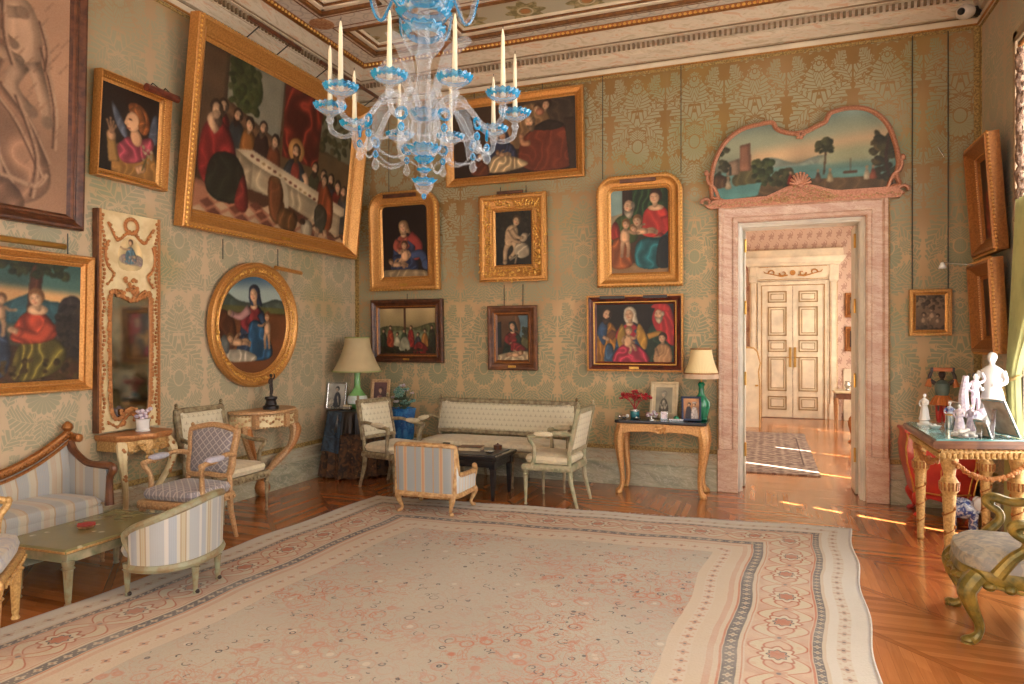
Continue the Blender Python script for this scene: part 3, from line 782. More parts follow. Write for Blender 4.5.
# ------------------------------------------------------------------ what is painted
SK = Pic.SK
def pic_banquet(w, h):
    P = Pic(w, h, .0075, 3).bg((70, 58, 44), (84, 52, 38)); W = P.W
    # column, sky with tree, wall
    P.p([(0, 1), (.14 * W, 1), (.14 * W, .3), (0, .3)], (88, 66, 48)); P.p([(.14 * W, 1), (.46 * W, 1), (.46 * W, .58), (.14 * W, .72)], (128, 130, 120), .1)
    P.s_([(.16 * W, .98), (.3 * W, .95), (.33 * W, .8), (.25 * W, .68), (.17 * W, .74)], (70, 84, 44), .3, .3)
    P.dots(60, (.15 * W, .31 * W, .7, .98), .03, [(82, 96, 50), (58, 72, 38), (100, 108, 66)])
    P.p([(.12 * W, .72), (.5 * W, .56), (.5 * W, .48), (.12 * W, .64)], (112, 82, 60)); P.p([(.46 * W, .66), (W, .66), (W, .4), (.46 * W, .4)], (92, 74, 50))
    P.p([(.73 * W, 1), (W, 1), (W, .62), (.73 * W, .66)], (112, 116, 100), .1); P.dots(50, (.74 * W, W, .64, .92), .03, [(84, 84, 50), (62, 68, 40), (110, 104, 70)], 8)
    P.p([(.47 * W, 1), (.745 * W, 1), (.735 * W, .5), (.48 * W, .5)], (124, 42, 30), .25, .8)
    # chequered floor
    P.p([(0, .2), (W, .02), (W, 0), (0, 0)], (170, 112, 88))
    for i in range(14):
        for j in range(3):
            x = (i + .5 * j) / 13 * W; y = .02 + j * .05
            P.p([(x, y), (x + .04 * W, y + .03), (x + .075 * W, y), (x + .04 * W, y - .03)], (118, 66, 52) if (i + j) % 2 else (204, 172, 142), .1)
    # far diners behind the table
    q = random.Random(4)
    robes = [(120, 36, 34), (58, 66, 74), (150, 96, 44), (60, 40, 36), (136, 70, 40), (74, 80, 60), (120, 44, 36), (52, 60, 84)]
    for i, (x, y) in enumerate([(.12, .66), (.2, .64), (.27, .62), (.35, .63), (.43, .58), (.72, .5), (.79, .47), (.85, .46), (.91, .43), (.96, .4)]):
        X = x * W; P.s_([(X - .07, y - .3), (X - .06, y - .08), (X, y - .03), (X + .06, y - .08), (X + .07, y - .3)], robes[i % 8], .4, .3)
        P.head(X, y, .038, q.uniform(-15, 15), (66, 46, 34), beard=(120, 100, 84) if i % 3 == 0 else (70, 48, 36) if i % 2 else None, look=1 if x < .5 else -1)
    X = .575 * W; P.e(X, .575, .085, .085, (190, 140, 80), 0, .3)
    P.s_([(X - .13, .34), (X - .09, .47), (X, .52), (X + .09, .47), (X + .14, .34)], (52, 62, 74), .4, .4); P.s_([(X - .04, .34), (X - .03, .47), (X + .03, .49), (X + .06, .34)], (150, 60, 50), .3, .3)
    P.head(X, .565, .042, 5, (88, 56, 34), beard=(110, 72, 46)); P.limb([(X + .1, .44), (X + .14, .37), (X + .06, .34)], .03, .018, SK)
    # table with a white cloth
    P.p([(.2 * W, .44), (.3 * W, .47), (.98 * W, .28), (.98 * W, .22), (.94 * W, .2), (.3 * W, .385)], (206, 192, 168), .15)
    P.p([(.3 * W, .39), (.95 * W, .21), (.95 * W, .05), (.88 * W, .07), (.5 * W, .2), (.3 * W, .22)], (190, 174, 148), .25, .35); P.p([(.2 * W, .44), (.305 * W, .39), (.305 * W, .22), (.24 * W, .2)], (166, 150, 126), .2, .3)
    for i in range(16): P.e(q.uniform(.32, .86) * W, 0, 0, 0.0001, (0, 0, 0)) if 0 else P.e((.3 + .036 * i) * W, .432 - .0125 * i, .018, .009, q.choice([(160, 110, 70), (190, 160, 110), (130, 60, 44), (214, 206, 190)]), 0, .2)
    # foreground servants and guests
    P.s_([(.02 * W, .26), (.03 * W, .5), (.1 * W, .58), (.18 * W, .5), (.21 * W, .3), (.1 * W, .16)], (146, 40, 40), .45, .4)
    P.s_([(.06 * W, .18), (.09 * W, .36), (.2 * W, .4), (.27 * W, .28), (.24 * W, .12), (.12 * W, .1)], (46, 48, 40), .4, .3); P.s_([(.22 * W, .12), (.26 * W, .3), (.3 * W, .12), (.27 * W, .06)], (140, 50, 46), .4, .4)
    P.head(.09 * W, .62, .05, 20, (70, 50, 40), beard=(110, 90, 76), look=1); P.limb([(.1 * W, .5), (.06 * W, .56), (.09 * W, .6)], .03, .02, SK)
    P.s_([(.41 * W, .32), (.42 * W, .16), (.45 * W, .06), (.5 * W, .06), (.51 * W, .28), (.46 * W, .35)], (120, 72, 44), .45, .3); P.e(.46 * W, .33, .05, .02, (150, 104, 62)); P.l([(.5 * W, .34), (.53 * W, .26), (.54 * W, .17)], .022, (196, 186, 166))
    P.s_([(.49 * W, .14), (.5 * W, .03), (.6 * W, .02), (.62 * W, .12), (.56 * W, .16)], (124, 84, 50), .4, .5)
    P.s_([(.76 * W, .3), (.78 * W, .42), (.82 * W, .42), (.88 * W, .3), (.88 * W, .1), (.8 * W, .08), (.77 * W, .2)], (150, 72, 40), .45, .4); P.s_([(.74 * W, .2), (.78 * W, .26), (.84 * W, .2), (.82 * W, .06), (.76 * W, .08)], (72, 74, 66), .4, .3)
    P.head(.8 * W, .44, .036, -10, (60, 44, 34)); P.limb([(.78 * W, .08), (.77 * W, .02)], .025, .018, SK); P.limb([(.83 * W, .08), (.85 * W, .01)], .025, .018, SK)
    P.s_([(.65 * W, .06), (.68 * W, .12), (.73 * W, .1), (.73 * W, .01), (.68 * W, .0)], (200, 188, 168), .4, .2); P.e(.66 * W, .1, .03, .022, (90, 66, 52))
    P.im *= .96
    return P
def pic_drawing(w, h):
    P = Pic(w, h, .006, 9).bg((186, 148, 126), (170, 132, 110)); W = P.W; dk = (104, 74, 62); md = (150, 112, 94); lt = (202, 168, 146)
    T = lambda x, y: ((.50 + .0062 * x) * W, (214 - y) / 214 * .84)
    S = lambda pts, c, f=.25: P.s_([T(*p) for p in pts], c, .3, f * .7)
    L = lambda pts, wd, c: P.l([T(*p) for p in pts], wd, c)
    S([(-70, 20), (-30, -10), (10, 0), (16, 60), (0, 110), (-40, 120), (-75, 80)], md); S([(-60, 100), (-10, 96), (30, 120), (52, 150), (60, 186), (40, 206), (0, 214), (-60, 214)], (164, 126, 106), .5)
    P.head(*T(22, 6), .055, -35, dk, skin=lt); P.head(*T(-34, -18), .06, 20, dk, skin=lt)
    S([(14, 26), (34, 22), (46, 40), (50, 66), (44, 84), (24, 86), (14, 62)], lt, .1); P.limb([T(-10, 34), T(8, 40), T(30, 34)], .026, .018, lt); P.limb([T(-30, 66), T(0, 74), T(26, 80)], .03, .02, lt)
    P.limb([T(40, 76), T(50, 100), T(56, 128)], .034, .018, lt); P.limb([T(30, 80), T(20, 104), T(40, 122)], .03, .018, lt); P.limb([T(-20, 62), T(6, 60), T(22, 66)], .02, .014, lt)
    for pts in ([(-40, 104), (-10, 140), (20, 190)], [(-20, 98), (20, 130), (50, 180)], [(-50, 130), (-30, 170), (-20, 210)], [(10, 104), (36, 130), (56, 164)], [(48, 60), (62, 110), (62, 150)], [(-6, 110), (6, 160), (10, 206)], [(24, 112), (44, 160), (40, 200)], [(-64, 60), (-50, 100), (-60, 150)], [(10, 24), (12, 60), (20, 84)], [(46, 36), (54, 60), (52, 80)]):
        L(pts, .0045, dk); L([(a + 3, b + 1) for a, b in pts], .005, lt)
    L([(-30, 200), (10, 186), (44, 190), (56, 178)], .008, lt); S([(-40, 200), (-10, 186), (24, 192), (30, 214), (-40, 214)], md, .5)
    for i in range(90):
        x, y = P.r.uniform(-50, 70), P.r.uniform(0, 210); L([(x, y), (x + 9, y - 12)], .0016, (150, 114, 96))
    return P
def pic_angel(w, h):
    P = Pic(w, h, .005, 2).bg((40, 26, 18), (34, 24, 18)); W = P.W
    P.s_([(.18 * W, .78), (.26 * W, .74), (.42 * W, .56), (.46 * W, .42), (.36 * W, .46), (.24 * W, .6)], (96, 110, 140), .4, .3); P.s_([(.8 * W, .5), (.86 * W, .76), (.95 * W, .78), (.96 * W, .5), (.86 * W, .42)], (84, 96, 124), .4, .3)
    P.s_([(.22 * W, .1), (.24 * W, .3), (.4 * W, .38), (.8 * W, .42), (.96 * W, .28), (.96 * W, 0), (.3 * W, 0)], (166, 120, 60), .45, .3)
    P.s_([(.28 * W, .3), (.46 * W, .46), (.6 * W, .44), (.84 * W, .52), (.9 * W, .4), (.7 * W, .22), (.44 * W, .16), (.32 * W, .22)], (176, 72, 96), .45, .55)
    P.e(.6 * W, .47, .075, .1, (220, 168, 130), 20); P.s_([(.44 * W, .8), (.58 * W, .86), (.76 * W, .8), (.82 * W, .62), (.72 * W, .52), (.58 * W, .62)], (156, 88, 42), .4, .5)
    P.e(.535 * W, .64, .095, .12, (230, 180, 142), -10); P.l([(.44 * W, .66), (.41 * W, .6), (.45 * W, .595)], .014, (230, 180, 142)); P.e(.49 * W, .655, .022, .008, (70, 40, 30)); P.l([(.44 * W, .55), (.49 * W, .55)], .009, (166, 78, 66)); P.s_([(.44 * W, .74), (.52 * W, .8), (.64 * W, .82), (.74 * W, .7), (.7 * W, .54), (.63 * W, .58), (.62 * W, .7), (.52 * W, .75)], (166, 98, 48), .4, .5)
    P.limb([(.26 * W, .14), (.22 * W, .3), (.2 * W, .42)], .07, .05, (170, 130, 72)); P.e(.2 * W, .42, .05, .06, (222, 170, 130))
    for dx, dy in ((-.06, .13), (-.02, .16), (.02, .13), (.05, .09)): P.limb([(.2 * W, .44), (.2 * W + dx, .44 + dy)], .016, .011, (224, 172, 132))
    P.limb([(.62 * W, .1), (.72 * W, .14)], .05, .04, (222, 170, 130)); P.dots(16, (.72 * W, .88 * W, .22, .42), .02, [(232, 220, 190), (206, 190, 150)]); P.l([(.72 * W, .12), (.8 * W, .3)], .008, (90, 96, 50))
    return P
def pic_landlady(w, h):
    P = Pic(w, h, .006, 5).bg((52, 106, 112), (88, 60, 42)); W = P.W
    P.g([(0, .8), (W, .74), (W, .6), (0, .66)], (206, 160, 108), .03); P.s_([(.3 * W, .62), (.5 * W, .7), (.6 * W, .74), (.7 * W, .68), (W, .64), (W, .5), (0, .5), (0, .64)], (44, 92, 112), .3, .2)
    X = lambda x: (.62 + (x - .43) * 1.32) * W; Q = lambda pts: [(X(x), y) for x, y in pts]
    P.p(Q([(.40, 1), (.48, 1), (.44, .6), (.37, .5)]), (92, 50, 34), .4, .3); P.dots(46, (X(.2), X(.62), .88, 1.0), .04, [(46, 60, 34), (62, 70, 40), (38, 48, 30)])
    P.s_(Q([(.55, .1), (.56, .6), (.62, .72), (.7, .7), (.76, .5), (.76, .08)]), (58, 52, 56), .3, .3); P.dots(150, (X(.56), W, .08, .64), .026, [(62, 58, 60), (44, 42, 46), (76, 66, 58)], 6)
    P.s_(Q([(-.1, .06), (-.1, .3), (.2, .34), (.76, .14), (.76, 0), (-.1, 0)]), (78, 52, 36), .2, .3)
    P.s_(Q([(.30, .06), (.33, .3), (.44, .4), (.56, .36), (.62, .24), (.56, .1), (.42, .04)]), (128, 120, 50), .5, .8)
    P.s_(Q([(.29, .36), (.34, .54), (.44, .6), (.53, .5), (.55, .38), (.42, .33)]), (182, 66, 44), .45, .7); P.limb(Q([(.52, .5), (.46, .38), (.33, .42)]), .055, .034, (186, 72, 48)); P.limb(Q([(.33, .42), (.29, .44)]), .026, .02, SK)
    P.e(X(.44), .6, .085, .045, SK); P.head(X(.43), .69, .062, 14, (176, 120, 70), look=-1)
    P.s_(Q([(.17, .1), (.18, .42), (.25, .46), (.29, .26), (.26, .08)]), (60, 78, 116), .4, .5); P.baby(X(.23), .56, .15, 'stand', 1); P.dots(70, (0, W, .02, .2), .024, [(92, 72, 40), (60, 48, 30), (110, 90, 50)], 9)
    return P
def pic_tondo(w, h):
    P = Pic(w, h, .006, 6).bg((52, 96, 140), (96, 56, 34)); W = P.W
    P.g([(0, .88), (W, .92), (W, .66), (0, .68)], (150, 176, 186), .06); P.s_([(0, .72), (.1 * W, .8), (.25 * W, .74), (.4 * W, .72), (.6 * W, .72), (.8 * W, .77), (W, .72), (W, .6), (0, .6)], (70, 86, 84), .2, .2)
    P.p([(0, .68), (W, .68), (W, .6), (0, .6)], (92, 96, 56), .1); P.p([(0, .62), (W, .62), (W, 0), (0, 0)], (116, 68, 40), .15); P.s_([(0, .62), (.2 * W, .56), (.24 * W, .3), (0, .2)], (92, 52, 34), .3, .3)
    P.lady(.48 * W, .80, .066, (150, 52, 62), (52, 74, 116), (44, 58, 92), 1, 10)
    P.limb([(.42 * W, .66), (.3 * W, .58), (.18 * W, .6)], .05, .025, (198, 150, 160)); P.e(.15 * W, .61, .025, .03, SK)
    P.s_([(.42 * W, .5), (.56 * W, .54), (.7 * W, .4), (.78 * W, .2), (.6 * W, .14), (.44 * W, .2)], (44, 96, 150), .5, .5)
    P.s_([(.04 * W, .24), (.3 * W, .26), (.52 * W, .2), (.5 * W, .14), (.1 * W, .15)], (206, 200, 190), .3, .5); P.s_([(.02 * W, .3), (.08 * W, .4), (.16 * W, .34), (.14 * W, .22)], (120, 130, 140), .4, .3)
    P.baby(.28 * W, .33, .17, 'lie', 1); P.baby(.69 * W, .46, .17, 'stand', -1, (180, 110, 60))
    return P
def pic_nativity(w, h):
    P = Pic(w, h, .006, 7).bg((72, 54, 40), (44, 30, 22)); W = P.W
    P.s_([(.28 * W, .5), (.5 * W, .86), (.7 * W, .94), (.8 * W, .7), (.66 * W, .4), (.44 * W, .36)], (150, 116, 80), .4, .4)
    P.s_([(.76 * W, 1.0), (.98 * W, .98), (1.0 * W, .5), (.9 * W, .55), (.8 * W, .7)], (70, 56, 46), .3, .3); P.head(.77 * W, .9, .06, -20, (66, 46, 34)); P.head(.7 * W, .86, .055, 10, (120, 80, 50)); P.e(.72 * W, .82, .06, .05, (186, 120, 92))
    P.s_([(.56 * W, .14), (.56 * W, .42), (.66 * W, .6), (.82 * W, .66), (.96 * W, .5), (.98 * W, .1), (.72 * W, .02)], (124, 54, 34), .5, .25); P.s_([(.66 * W, .6), (.78 * W, .7), (.9 * W, .62), (.82 * W, .56)], (48, 38, 34), .3, .2); P.p([(.9 * W, .7), (W, .7), (W, 0), (.94 * W, 0)], (60, 44, 34))
    P.head(.64 * W, .7, .075, 14, (100, 84, 70), beard=(130, 108, 88), bald=True); P.limb([(.64 * W, .42), (.58 * W, .42), (.57 * W, .52)], .04, .03, (206, 150, 112))
    P.s_([(.2 * W, .16), (.22 * W, .36), (.4 * W, .5), (.52 * W, .36), (.5 * W, .12)], (52, 62, 104), .45, .4); P.head(.42 * W, .56, .06, 20, (96, 64, 44), veil=(66, 60, 86)); P.s_([(.3 * W, .18), (.36 * W, .3), (.5 * W, .26), (.62 * W, .14), (.44 * W, .06), (.26 * W, .08)], (214, 190, 150), .4, .6)
    P.baby(.42 * W, .3, .12, 'lie', 1); P.head(.24 * W, .3, .05, 10, (120, 66, 40)); P.s_([(.16 * W, .06), (.18 * W, .24), (.28 * W, .22), (.3 * W, .04)], (110, 58, 36), .4, .3)
    return P
def pic_madonna_dark(w, h):
    P = Pic(w, h, .005, 8).bg((38, 26, 20), (28, 20, 18)); W = P.W
    P.lady(.48 * W, .69, .062, (170, 84, 70), (52, 66, 112), (176, 140, 100), 1, 12); P.limb([(.6 * W, .58), (.8 * W, .44), (.74 * W, .3)], .07, .05, (160, 62, 60))
    P.limb([(.62 * W, .3), (.84 * W, .32), (.95 * W, .18)], .05, .06, (62, 84, 140)); P.s_([(0, .1), (.3 * W, .12), (.9 * W, .1), (W, 0), (0, 0)], (170, 150, 120), .3, .4)
    P.baby(.5 * W, .3, .2, 'sit', -1, (120, 80, 50)); P.baby(.34 * W, .19, .16, 'lie', 1)
    return P
def pic_crucifixion(w, h):
    P = Pic(w, h, .005, 10).bg((196, 176, 132), (60, 60, 36)); W = P.W
    P.s_([(0, .52), (.3 * W, .6), (.6 * W, .56), (W, .64), (W, 0), (0, 0)], (94, 100, 64), .3, .4); P.s_([(.1 * W, .45), (.5 * W, .52), (.9 * W, .46), (.8 * W, .3), (.2 * W, .3)], (120, 136, 104), .2, .3)
    P.l([(.46 * W, 1.0), (.46 * W, .4)], .025, (84, 46, 30)); P.s_([(0, 0), (.1 * W, .3), (.6 * W, .18), (W, .24), (W, 0)], (54, 50, 34), .3, .4)
    q = random.Random(8)
    for i, c in enumerate([(52, 64, 44), (176, 72, 46), (200, 196, 170), (70, 90, 60), (160, 44, 40), (60, 66, 84), (176, 120, 60), (56, 60, 44)]):
        X = (.09 + .118 * i) * W; y = .5 + .08 * sin(i * 2.1); k = .05
        P.s_([(X - 1.6 * k, .2), (X - 1.2 * k, y - .1), (X, y - .03), (X + 1.2 * k, y - .1), (X + 1.6 * k, .18)], c, .45, .4); P.head(X, y, .032, q.uniform(-20, 20), (90, 60, 40))
    P.s_([(.36 * W, .1), (.4 * W, .34), (.5 * W, .36), (.54 * W, .12)], (196, 200, 176), .4, .5); P.s_([(.6 * W, .04), (.66 * W, .26), (.78 * W, .24), (.86 * W, .04)], (150, 40, 40), .4, .5); P.dots(40, (0, W, 0, .12), .03, [(60, 52, 34), (80, 70, 44), (44, 40, 30)])
    return P
def pic_child_lamb(w, h):
    P = Pic(w, h, .005, 11).bg((40, 38, 30), (32, 28, 22)); W = P.W; P.dots(60, (0, W, .3, 1), .05, [(44, 44, 34), (34, 32, 26), (54, 50, 38)])
    sk = (196, 168, 136)
    P.limb([(.42 * W, .45), (.3 * W, .3), (.28 * W, .08)], .06, .035, sk); P.s_([(.28 * W, .42), (.32 * W, .66), (.48 * W, .74), (.62 * W, .66), (.58 * W, .44), (.4 * W, .36)], sk, .45, .15); P.limb([(.5 * W, .46), (.56 * W, .3), (.42 * W, .16)], .06, .03, sk)
    P.s_([(.52 * W, .3), (.62 * W, .42), (.86 * W, .38), (.9 * W, .2), (.7 * W, .14), (.56 * W, .2)], (190, 180, 160), .45, .4); P.s_([(.66 * W, .46), (.74 * W, .58), (.88 * W, .56), (.84 * W, .46), (.76 * W, .42)], (186, 172, 150), .4, .2)
    P.limb([(.62 * W, .2), (.42 * W, .12)], .02, .014, (180, 168, 148)); P.limb([(.58 * W, .18), (.54 * W, .06)], .02, .014, (180, 168, 148)); P.limb([(.46 * W, .66), (.6 * W, .52), (.72 * W, .5)], .04, .025, sk); P.limb([(.34 * W, .64), (.48 * W, .48), (.66 * W, .42)], .04, .025, sk)
    P.head(.58 * W, .8, .08, -14, (104, 80, 56), skin=sk, look=1); P.limb([(.88 * W, .52), (.92 * W, .56)], .012, .01, (180, 168, 148))
    return P
def pic_adoring(w, h):
    P = Pic(w, h, .005, 12).bg((110, 76, 50), (50, 34, 26)); W = P.W
    P.p([(.66 * W, 1), (W, 1), (W, .36), (.66 * W, .4)], (86, 122, 146), .1); P.s_([(.66 * W, .44), (.8 * W, .52), (W, .46), (W, .3), (.66 * W, .3)], (96, 96, 60), .2, .3); P.dots(30, (.82 * W, W, .5, .72), .04, [(52, 60, 40), (70, 74, 48)]); P.s_([(.5 * W, .9), (.66 * W, .96), (.74 * W, .7), (.62 * W, .5)], (120, 84, 54), .3, .3)
    P.p([(0, .8), (.16 * W, .84), (.16 * W, .3), (0, .3)], (40, 50, 60)); P.lady(.5 * W, .74, .068, (140, 36, 40), (36, 58, 50), (40, 60, 62), 1, 14); P.s_([(.5 * W, .42), (.76 * W, .36), (.9 * W, .26), (.7 * W, .22), (.44 * W, .24)], (140, 36, 42), .4, .4)
    P.s_([(0, .12), (.4 * W, .2), (.96 * W, .22), (W, .06), (.5 * W, 0), (0, .02)], (206, 190, 160), .4, .5); P.baby(.56 * W, .15, .2, 'lie', -1)
    return P
def pic_family(w, h):
    P = Pic(w, h, .005, 13).bg((52, 40, 28), (70, 48, 34)); W = P.W
    P.p([(0, 1), (.24 * W, 1), (.24 * W, .5), (0, .5)], (128, 168, 178), .05); P.p([(0, .68), (.24 * W, .72), (.24 * W, .4), (0, .4)], (160, 150, 128), .1); P.p([(.38 * W, 1), (W, 1), (W, .3), (.38 * W, .5)], (44, 76, 40), .2, .7); P.p([(.22 * W, 1), (.38 * W, 1), (.38 * W, .6), (.22 * W, .6)], (58, 42, 32))
    P.p([(0, .14), (W, .14), (W, 0), (0, 0)], (150, 116, 80))
    P.s_([(.04 * W, .46), (.1 * W, .64), (.26 * W, .7), (.42 * W, .66), (.46 * W, .4), (.1 * W, .36)], (70, 96, 44), .4, .3); P.s_([(.02 * W, .44), (.06 * W, .6), (.14 * W, .6), (.2 * W, .4)], (180, 50, 40), .4, .3); P.s_([(.04 * W, .1), (.06 * W, .4), (.24 * W, .42), (.36 * W, .26), (.36 * W, .1)], (186, 96, 46), .45, .5); P.head(.32 * W, .79, .075, 6, (130, 110, 90), beard=(170, 160, 146), bald=True, look=1)
    P.s_([(.54 * W, .5), (.58 * W, .72), (.74 * W, .78), (.94 * W, .74), (1.0 * W, .5), (.8 * W, .42), (.6 * W, .44)], (206, 52, 44), .4, .3); P.e(.77 * W, .76, .09, .035, SK); P.head(.76 * W, .88, .07, 0, (90, 52, 30)); P.limb([(.94 * W, .66), (.98 * W, .5), (.84 * W, .42)], .07, .04, (196, 44, 40)); P.limb([(.84 * W, .42), (.76 * W, .4)], .028, .022, SK)
    P.s_([(.46 * W, .1), (.44 * W, .34), (.6 * W, .42), (.84 * W, .42), (1.0 * W, .5), (.94 * W, .3), (.84 * W, .08)], (30, 112, 132), .5, .6); P.s_([(.78 * W, .1), (.82 * W, .38), (.98 * W, .42), (1.0 * W, .1)], (34, 40, 44), .3, .3)
    P.baby(.56 * W, .5, .17, 'lie', 1, (190, 140, 80)); P.head(.47 * W, .62, .055, 10, (186, 130, 70), look=-1); P.baby(.26 * W, .44, .2, 'stand', 1, (176, 120, 64))
    return P
def pic_saints(w, h):
    P = Pic(w, h, .005, 14).bg((26, 22, 20), (34, 26, 22)); W = P.W
    P.s_([(.02 * W, .02), (.03 * W, .5), (.1 * W, .66), (.22 * W, .66), (.3 * W, .4), (.24 * W, .02)], (188, 126, 44), .45, .5); P.s_([(.03 * W, .5), (.08 * W, .68), (.16 * W, .66), (.12 * W, .3)], (44, 84, 140), .4, .3); P.s_([(.12 * W, .02), (.14 * W, .3), (.22 * W, .3), (.24 * W, .02)], (52, 92, 140), .4, .4)
    P.head(.15 * W, .8, .085, -6, (60, 42, 32), beard=(64, 46, 36), look=1); P.p([(.14 * W, .46), (.22 * W, .56), (.3 * W, .5), (.22 * W, .38)], (120, 70, 38)); P.limb([(.1 * W, .44), (.16 * W, .4)], .03, .025, SK)
    P.s_([(.62 * W, .02), (.66 * W, .5), (.74 * W, .66), (.92 * W, .64), (1.0 * W, .4), (.98 * W, .02)], (40, 66, 52), .4, .4); P.s_([(.74 * W, .6), (.72 * W, .8), (.82 * W, 1.0), (.94 * W, .9), (1.0 * W, .6), (.98 * W, .3), (.86 * W, .4)], (206, 44, 52), .45, .4); P.head(.8 * W, .8, .08, 0, (206, 48, 50), beard=(206, 190, 166), look=-1); P.s_([(.7 * W, .92), (.8 * W, 1.0), (.92 * W, .94), (.92 * W, .84), (.8 * W, .88)], (204, 40, 46), .3, .2)
    P.lady(.44 * W, .8, .085, (200, 44, 66), (40, 84, 140), (214, 206, 190), 1, 4); P.s_([(.34 * W, .66), (.28 * W, .4), (.34 * W, .2), (.4 * W, .44)], (190, 150, 60), .4, .3); P.s_([(.56 * W, .66), (.66 * W, .4), (.62 * W, .22), (.52 * W, .44)], (194, 146, 54), .4, .3)
    P.s_([(.24 * W, .02), (.3 * W, .26), (.46 * W, .34), (.62 * W, .22), (.66 * W, .02)], (206, 50, 88), .5, .6); P.baby(.42 * W, .36, .24, 'sit', 1, (200, 160, 110)); P.limb([(.66 * W, .44), (.8 * W, .5), (.84 * W, .46)], .05, .03, (190, 140, 56))
    P.s_([(.74 * W, .02), (.76 * W, .26), (.84 * W, .34), (.94 * W, .26), (.94 * W, .02)], (196, 150, 108), .4, .2); P.head(.84 * W, .42, .065, 4, (90, 60, 40), look=-1); P.limb([(.78 * W, .12), (.76 * W, .24)], .03, .02, (206, 160, 120))
    return P
def pic_overdoor(w, h):
    P = Pic(w, h, .006, 15).bg((118, 150, 152), (84, 66, 48)); W = P.W
    P.g([(0, .78), (W, .86), (W, .5), (0, .5)], (150, 164, 146), .08); P.g([(.25 * W, .6), (W, .74), (W, .48), (.2 * W, .44)], (206, 176, 142), .06)
    P.s_([(.2 * W, .4), (.34 * W, .52), (.48 * W, .44), (.6 * W, .5), (.8 * W, .46), (W, .56), (W, .3), (.1 * W, .3)], (140, 156, 150), .2, .2); P.g([(0, .4), (W, .42), (W, .2), (0, .1)], (92, 140, 144), .02)
    P.g([(.64 * W, .56), (W, .62), (W, .42), (.6 * W, .4)], (160, 170, 140), .05); P.s_([(.2 * W, .18), (.3 * W, .26), (.44 * W, .4), (.5 * W, .3), (.7 * W, .3), (W, .2), (W, 0), (.1 * W, 0)], (104, 82, 54), .3, .3); P.p([(.46 * W, .36), (.9 * W, .34), (.84 * W, .24), (.5 * W, .26)], (88, 142, 148), .05)
    P.s_([(.14 * W, .3), (.2 * W, .44), (.28 * W, .44), (.34 * W, .28), (.2 * W, .2)], (92, 88, 56), .3, .3); P.p([(.18 * W, .4), (.185 * W, .68), (.24 * W, .7), (.245 * W, .4)], (150, 104, 82), .3); P.p([(.11 * W, .36), (.11 * W, .5), (.18 * W, .54), (.18 * W, .36)], (156, 130, 110), .3); P.p([(.125 * W, .36), (.125 * W, .46), (.14 * W, .46), (.14 * W, .36)], (84, 86, 76))
    P.dots(40, (.26 * W, .36 * W, .24, .5), .035, [(74, 92, 52), (96, 108, 62), (58, 74, 44)]); P.dots(34, (.36 * W, .46 * W, .2, .36), .03, [(92, 96, 56), (66, 76, 44)], 5)
    P.l([(.62 * W, .3), (.63 * W, .56)], .008, (84, 60, 40)); P.dots(24, (.58 * W, .67 * W, .54, .66), .035, [(70, 78, 44), (92, 96, 58), (54, 62, 38)], 6)
    P.dots(60, (.86 * W, W, .2, .9), .05, [(74, 70, 42), (98, 84, 48), (56, 58, 36)], 7); P.dots(24, (.02 * W, .12 * W, .3, .7), .04, [(92, 92, 66), (70, 76, 52)], 8); P.l([(.96 * W, .1), (.92 * W, .4), (.95 * W, .8)], .012, (70, 46, 32))
    P.s_([(0, .3), (.1 * W, .36), (.12 * W, .1), (0, .06)], (96, 70, 48), .3, .3); P.p([(.03 * W, .22), (.3 * W, .26), (.28 * W, .12), (.05 * W, .06)], (84, 150, 158), .05)
    for x, c in ((.12, (200, 186, 160)), (.45, (170, 60, 50)), (.59, (120, 90, 70)), (.65, (190, 170, 130)), (.83, (214, 196, 170)), (.86, (180, 90, 60))): P.s_([(x * W - .03, .22), (x * W, .33), (x * W + .035, .22)], c, .3, .2); P.e(x * W, .34, .014, .018, SK)
    P.l([(.72 * W, .3), (.78 * W, .3)], .012, (92, 62, 44)); P.l([(.75 * W, .3), (.75 * W, .44)], .005, (92, 62, 44))
    return P
def pic_etching(w, h):
    P = Pic(w, h, .004, 16).bg((150, 126, 104), (112, 88, 72)); W = P.W
    for x, y, k in ((.3, .3, .2), (.55, .42, .22), (.72, .28, .18)): P.baby(x * W, y, k, 'sit', 1 if x < .5 else -1, (90, 66, 54), (196, 164, 140))
    P.dots(60, (0, W, .6, 1), .05, [(110, 92, 78), (86, 70, 60), (150, 130, 110)]); P.dots(30, (0, W, 0, .16), .05, [(90, 70, 58), (120, 98, 80)]); return P
def pic_dusk(w, h):
    P = Pic(w, h, .005, 17).bg((64, 46, 36), (52, 30, 24)); W = P.W
    P.s_([(.2 * W, 0), (.25 * W, .5), (.5 * W, .64), (.75 * W, .5), (.85 * W, 0)], (150, 46, 34), .4, .5); P.s_([(.4 * W, .1), (.44 * W, .6), (.56 * W, .6), (.6 * W, .1)], (176, 150, 110), .4, .4); P.head(.5 * W, .74, .08, 5, (80, 54, 40), look=1); return P
def pic_dusk_two(w, h):
    P = Pic(w, h, .005, 18).bg((40, 32, 40), (40, 26, 24)); W = P.W
    P.s_([(.25 * W, 0), (.3 * W, .45), (.5 * W, .56), (.75 * W, .44), (.85 * W, 0)], (120, 44, 34), .4, .5); P.head(.52 * W, .66, .085, -8, (60, 44, 36), beard=(110, 90, 76), look=-1); return P
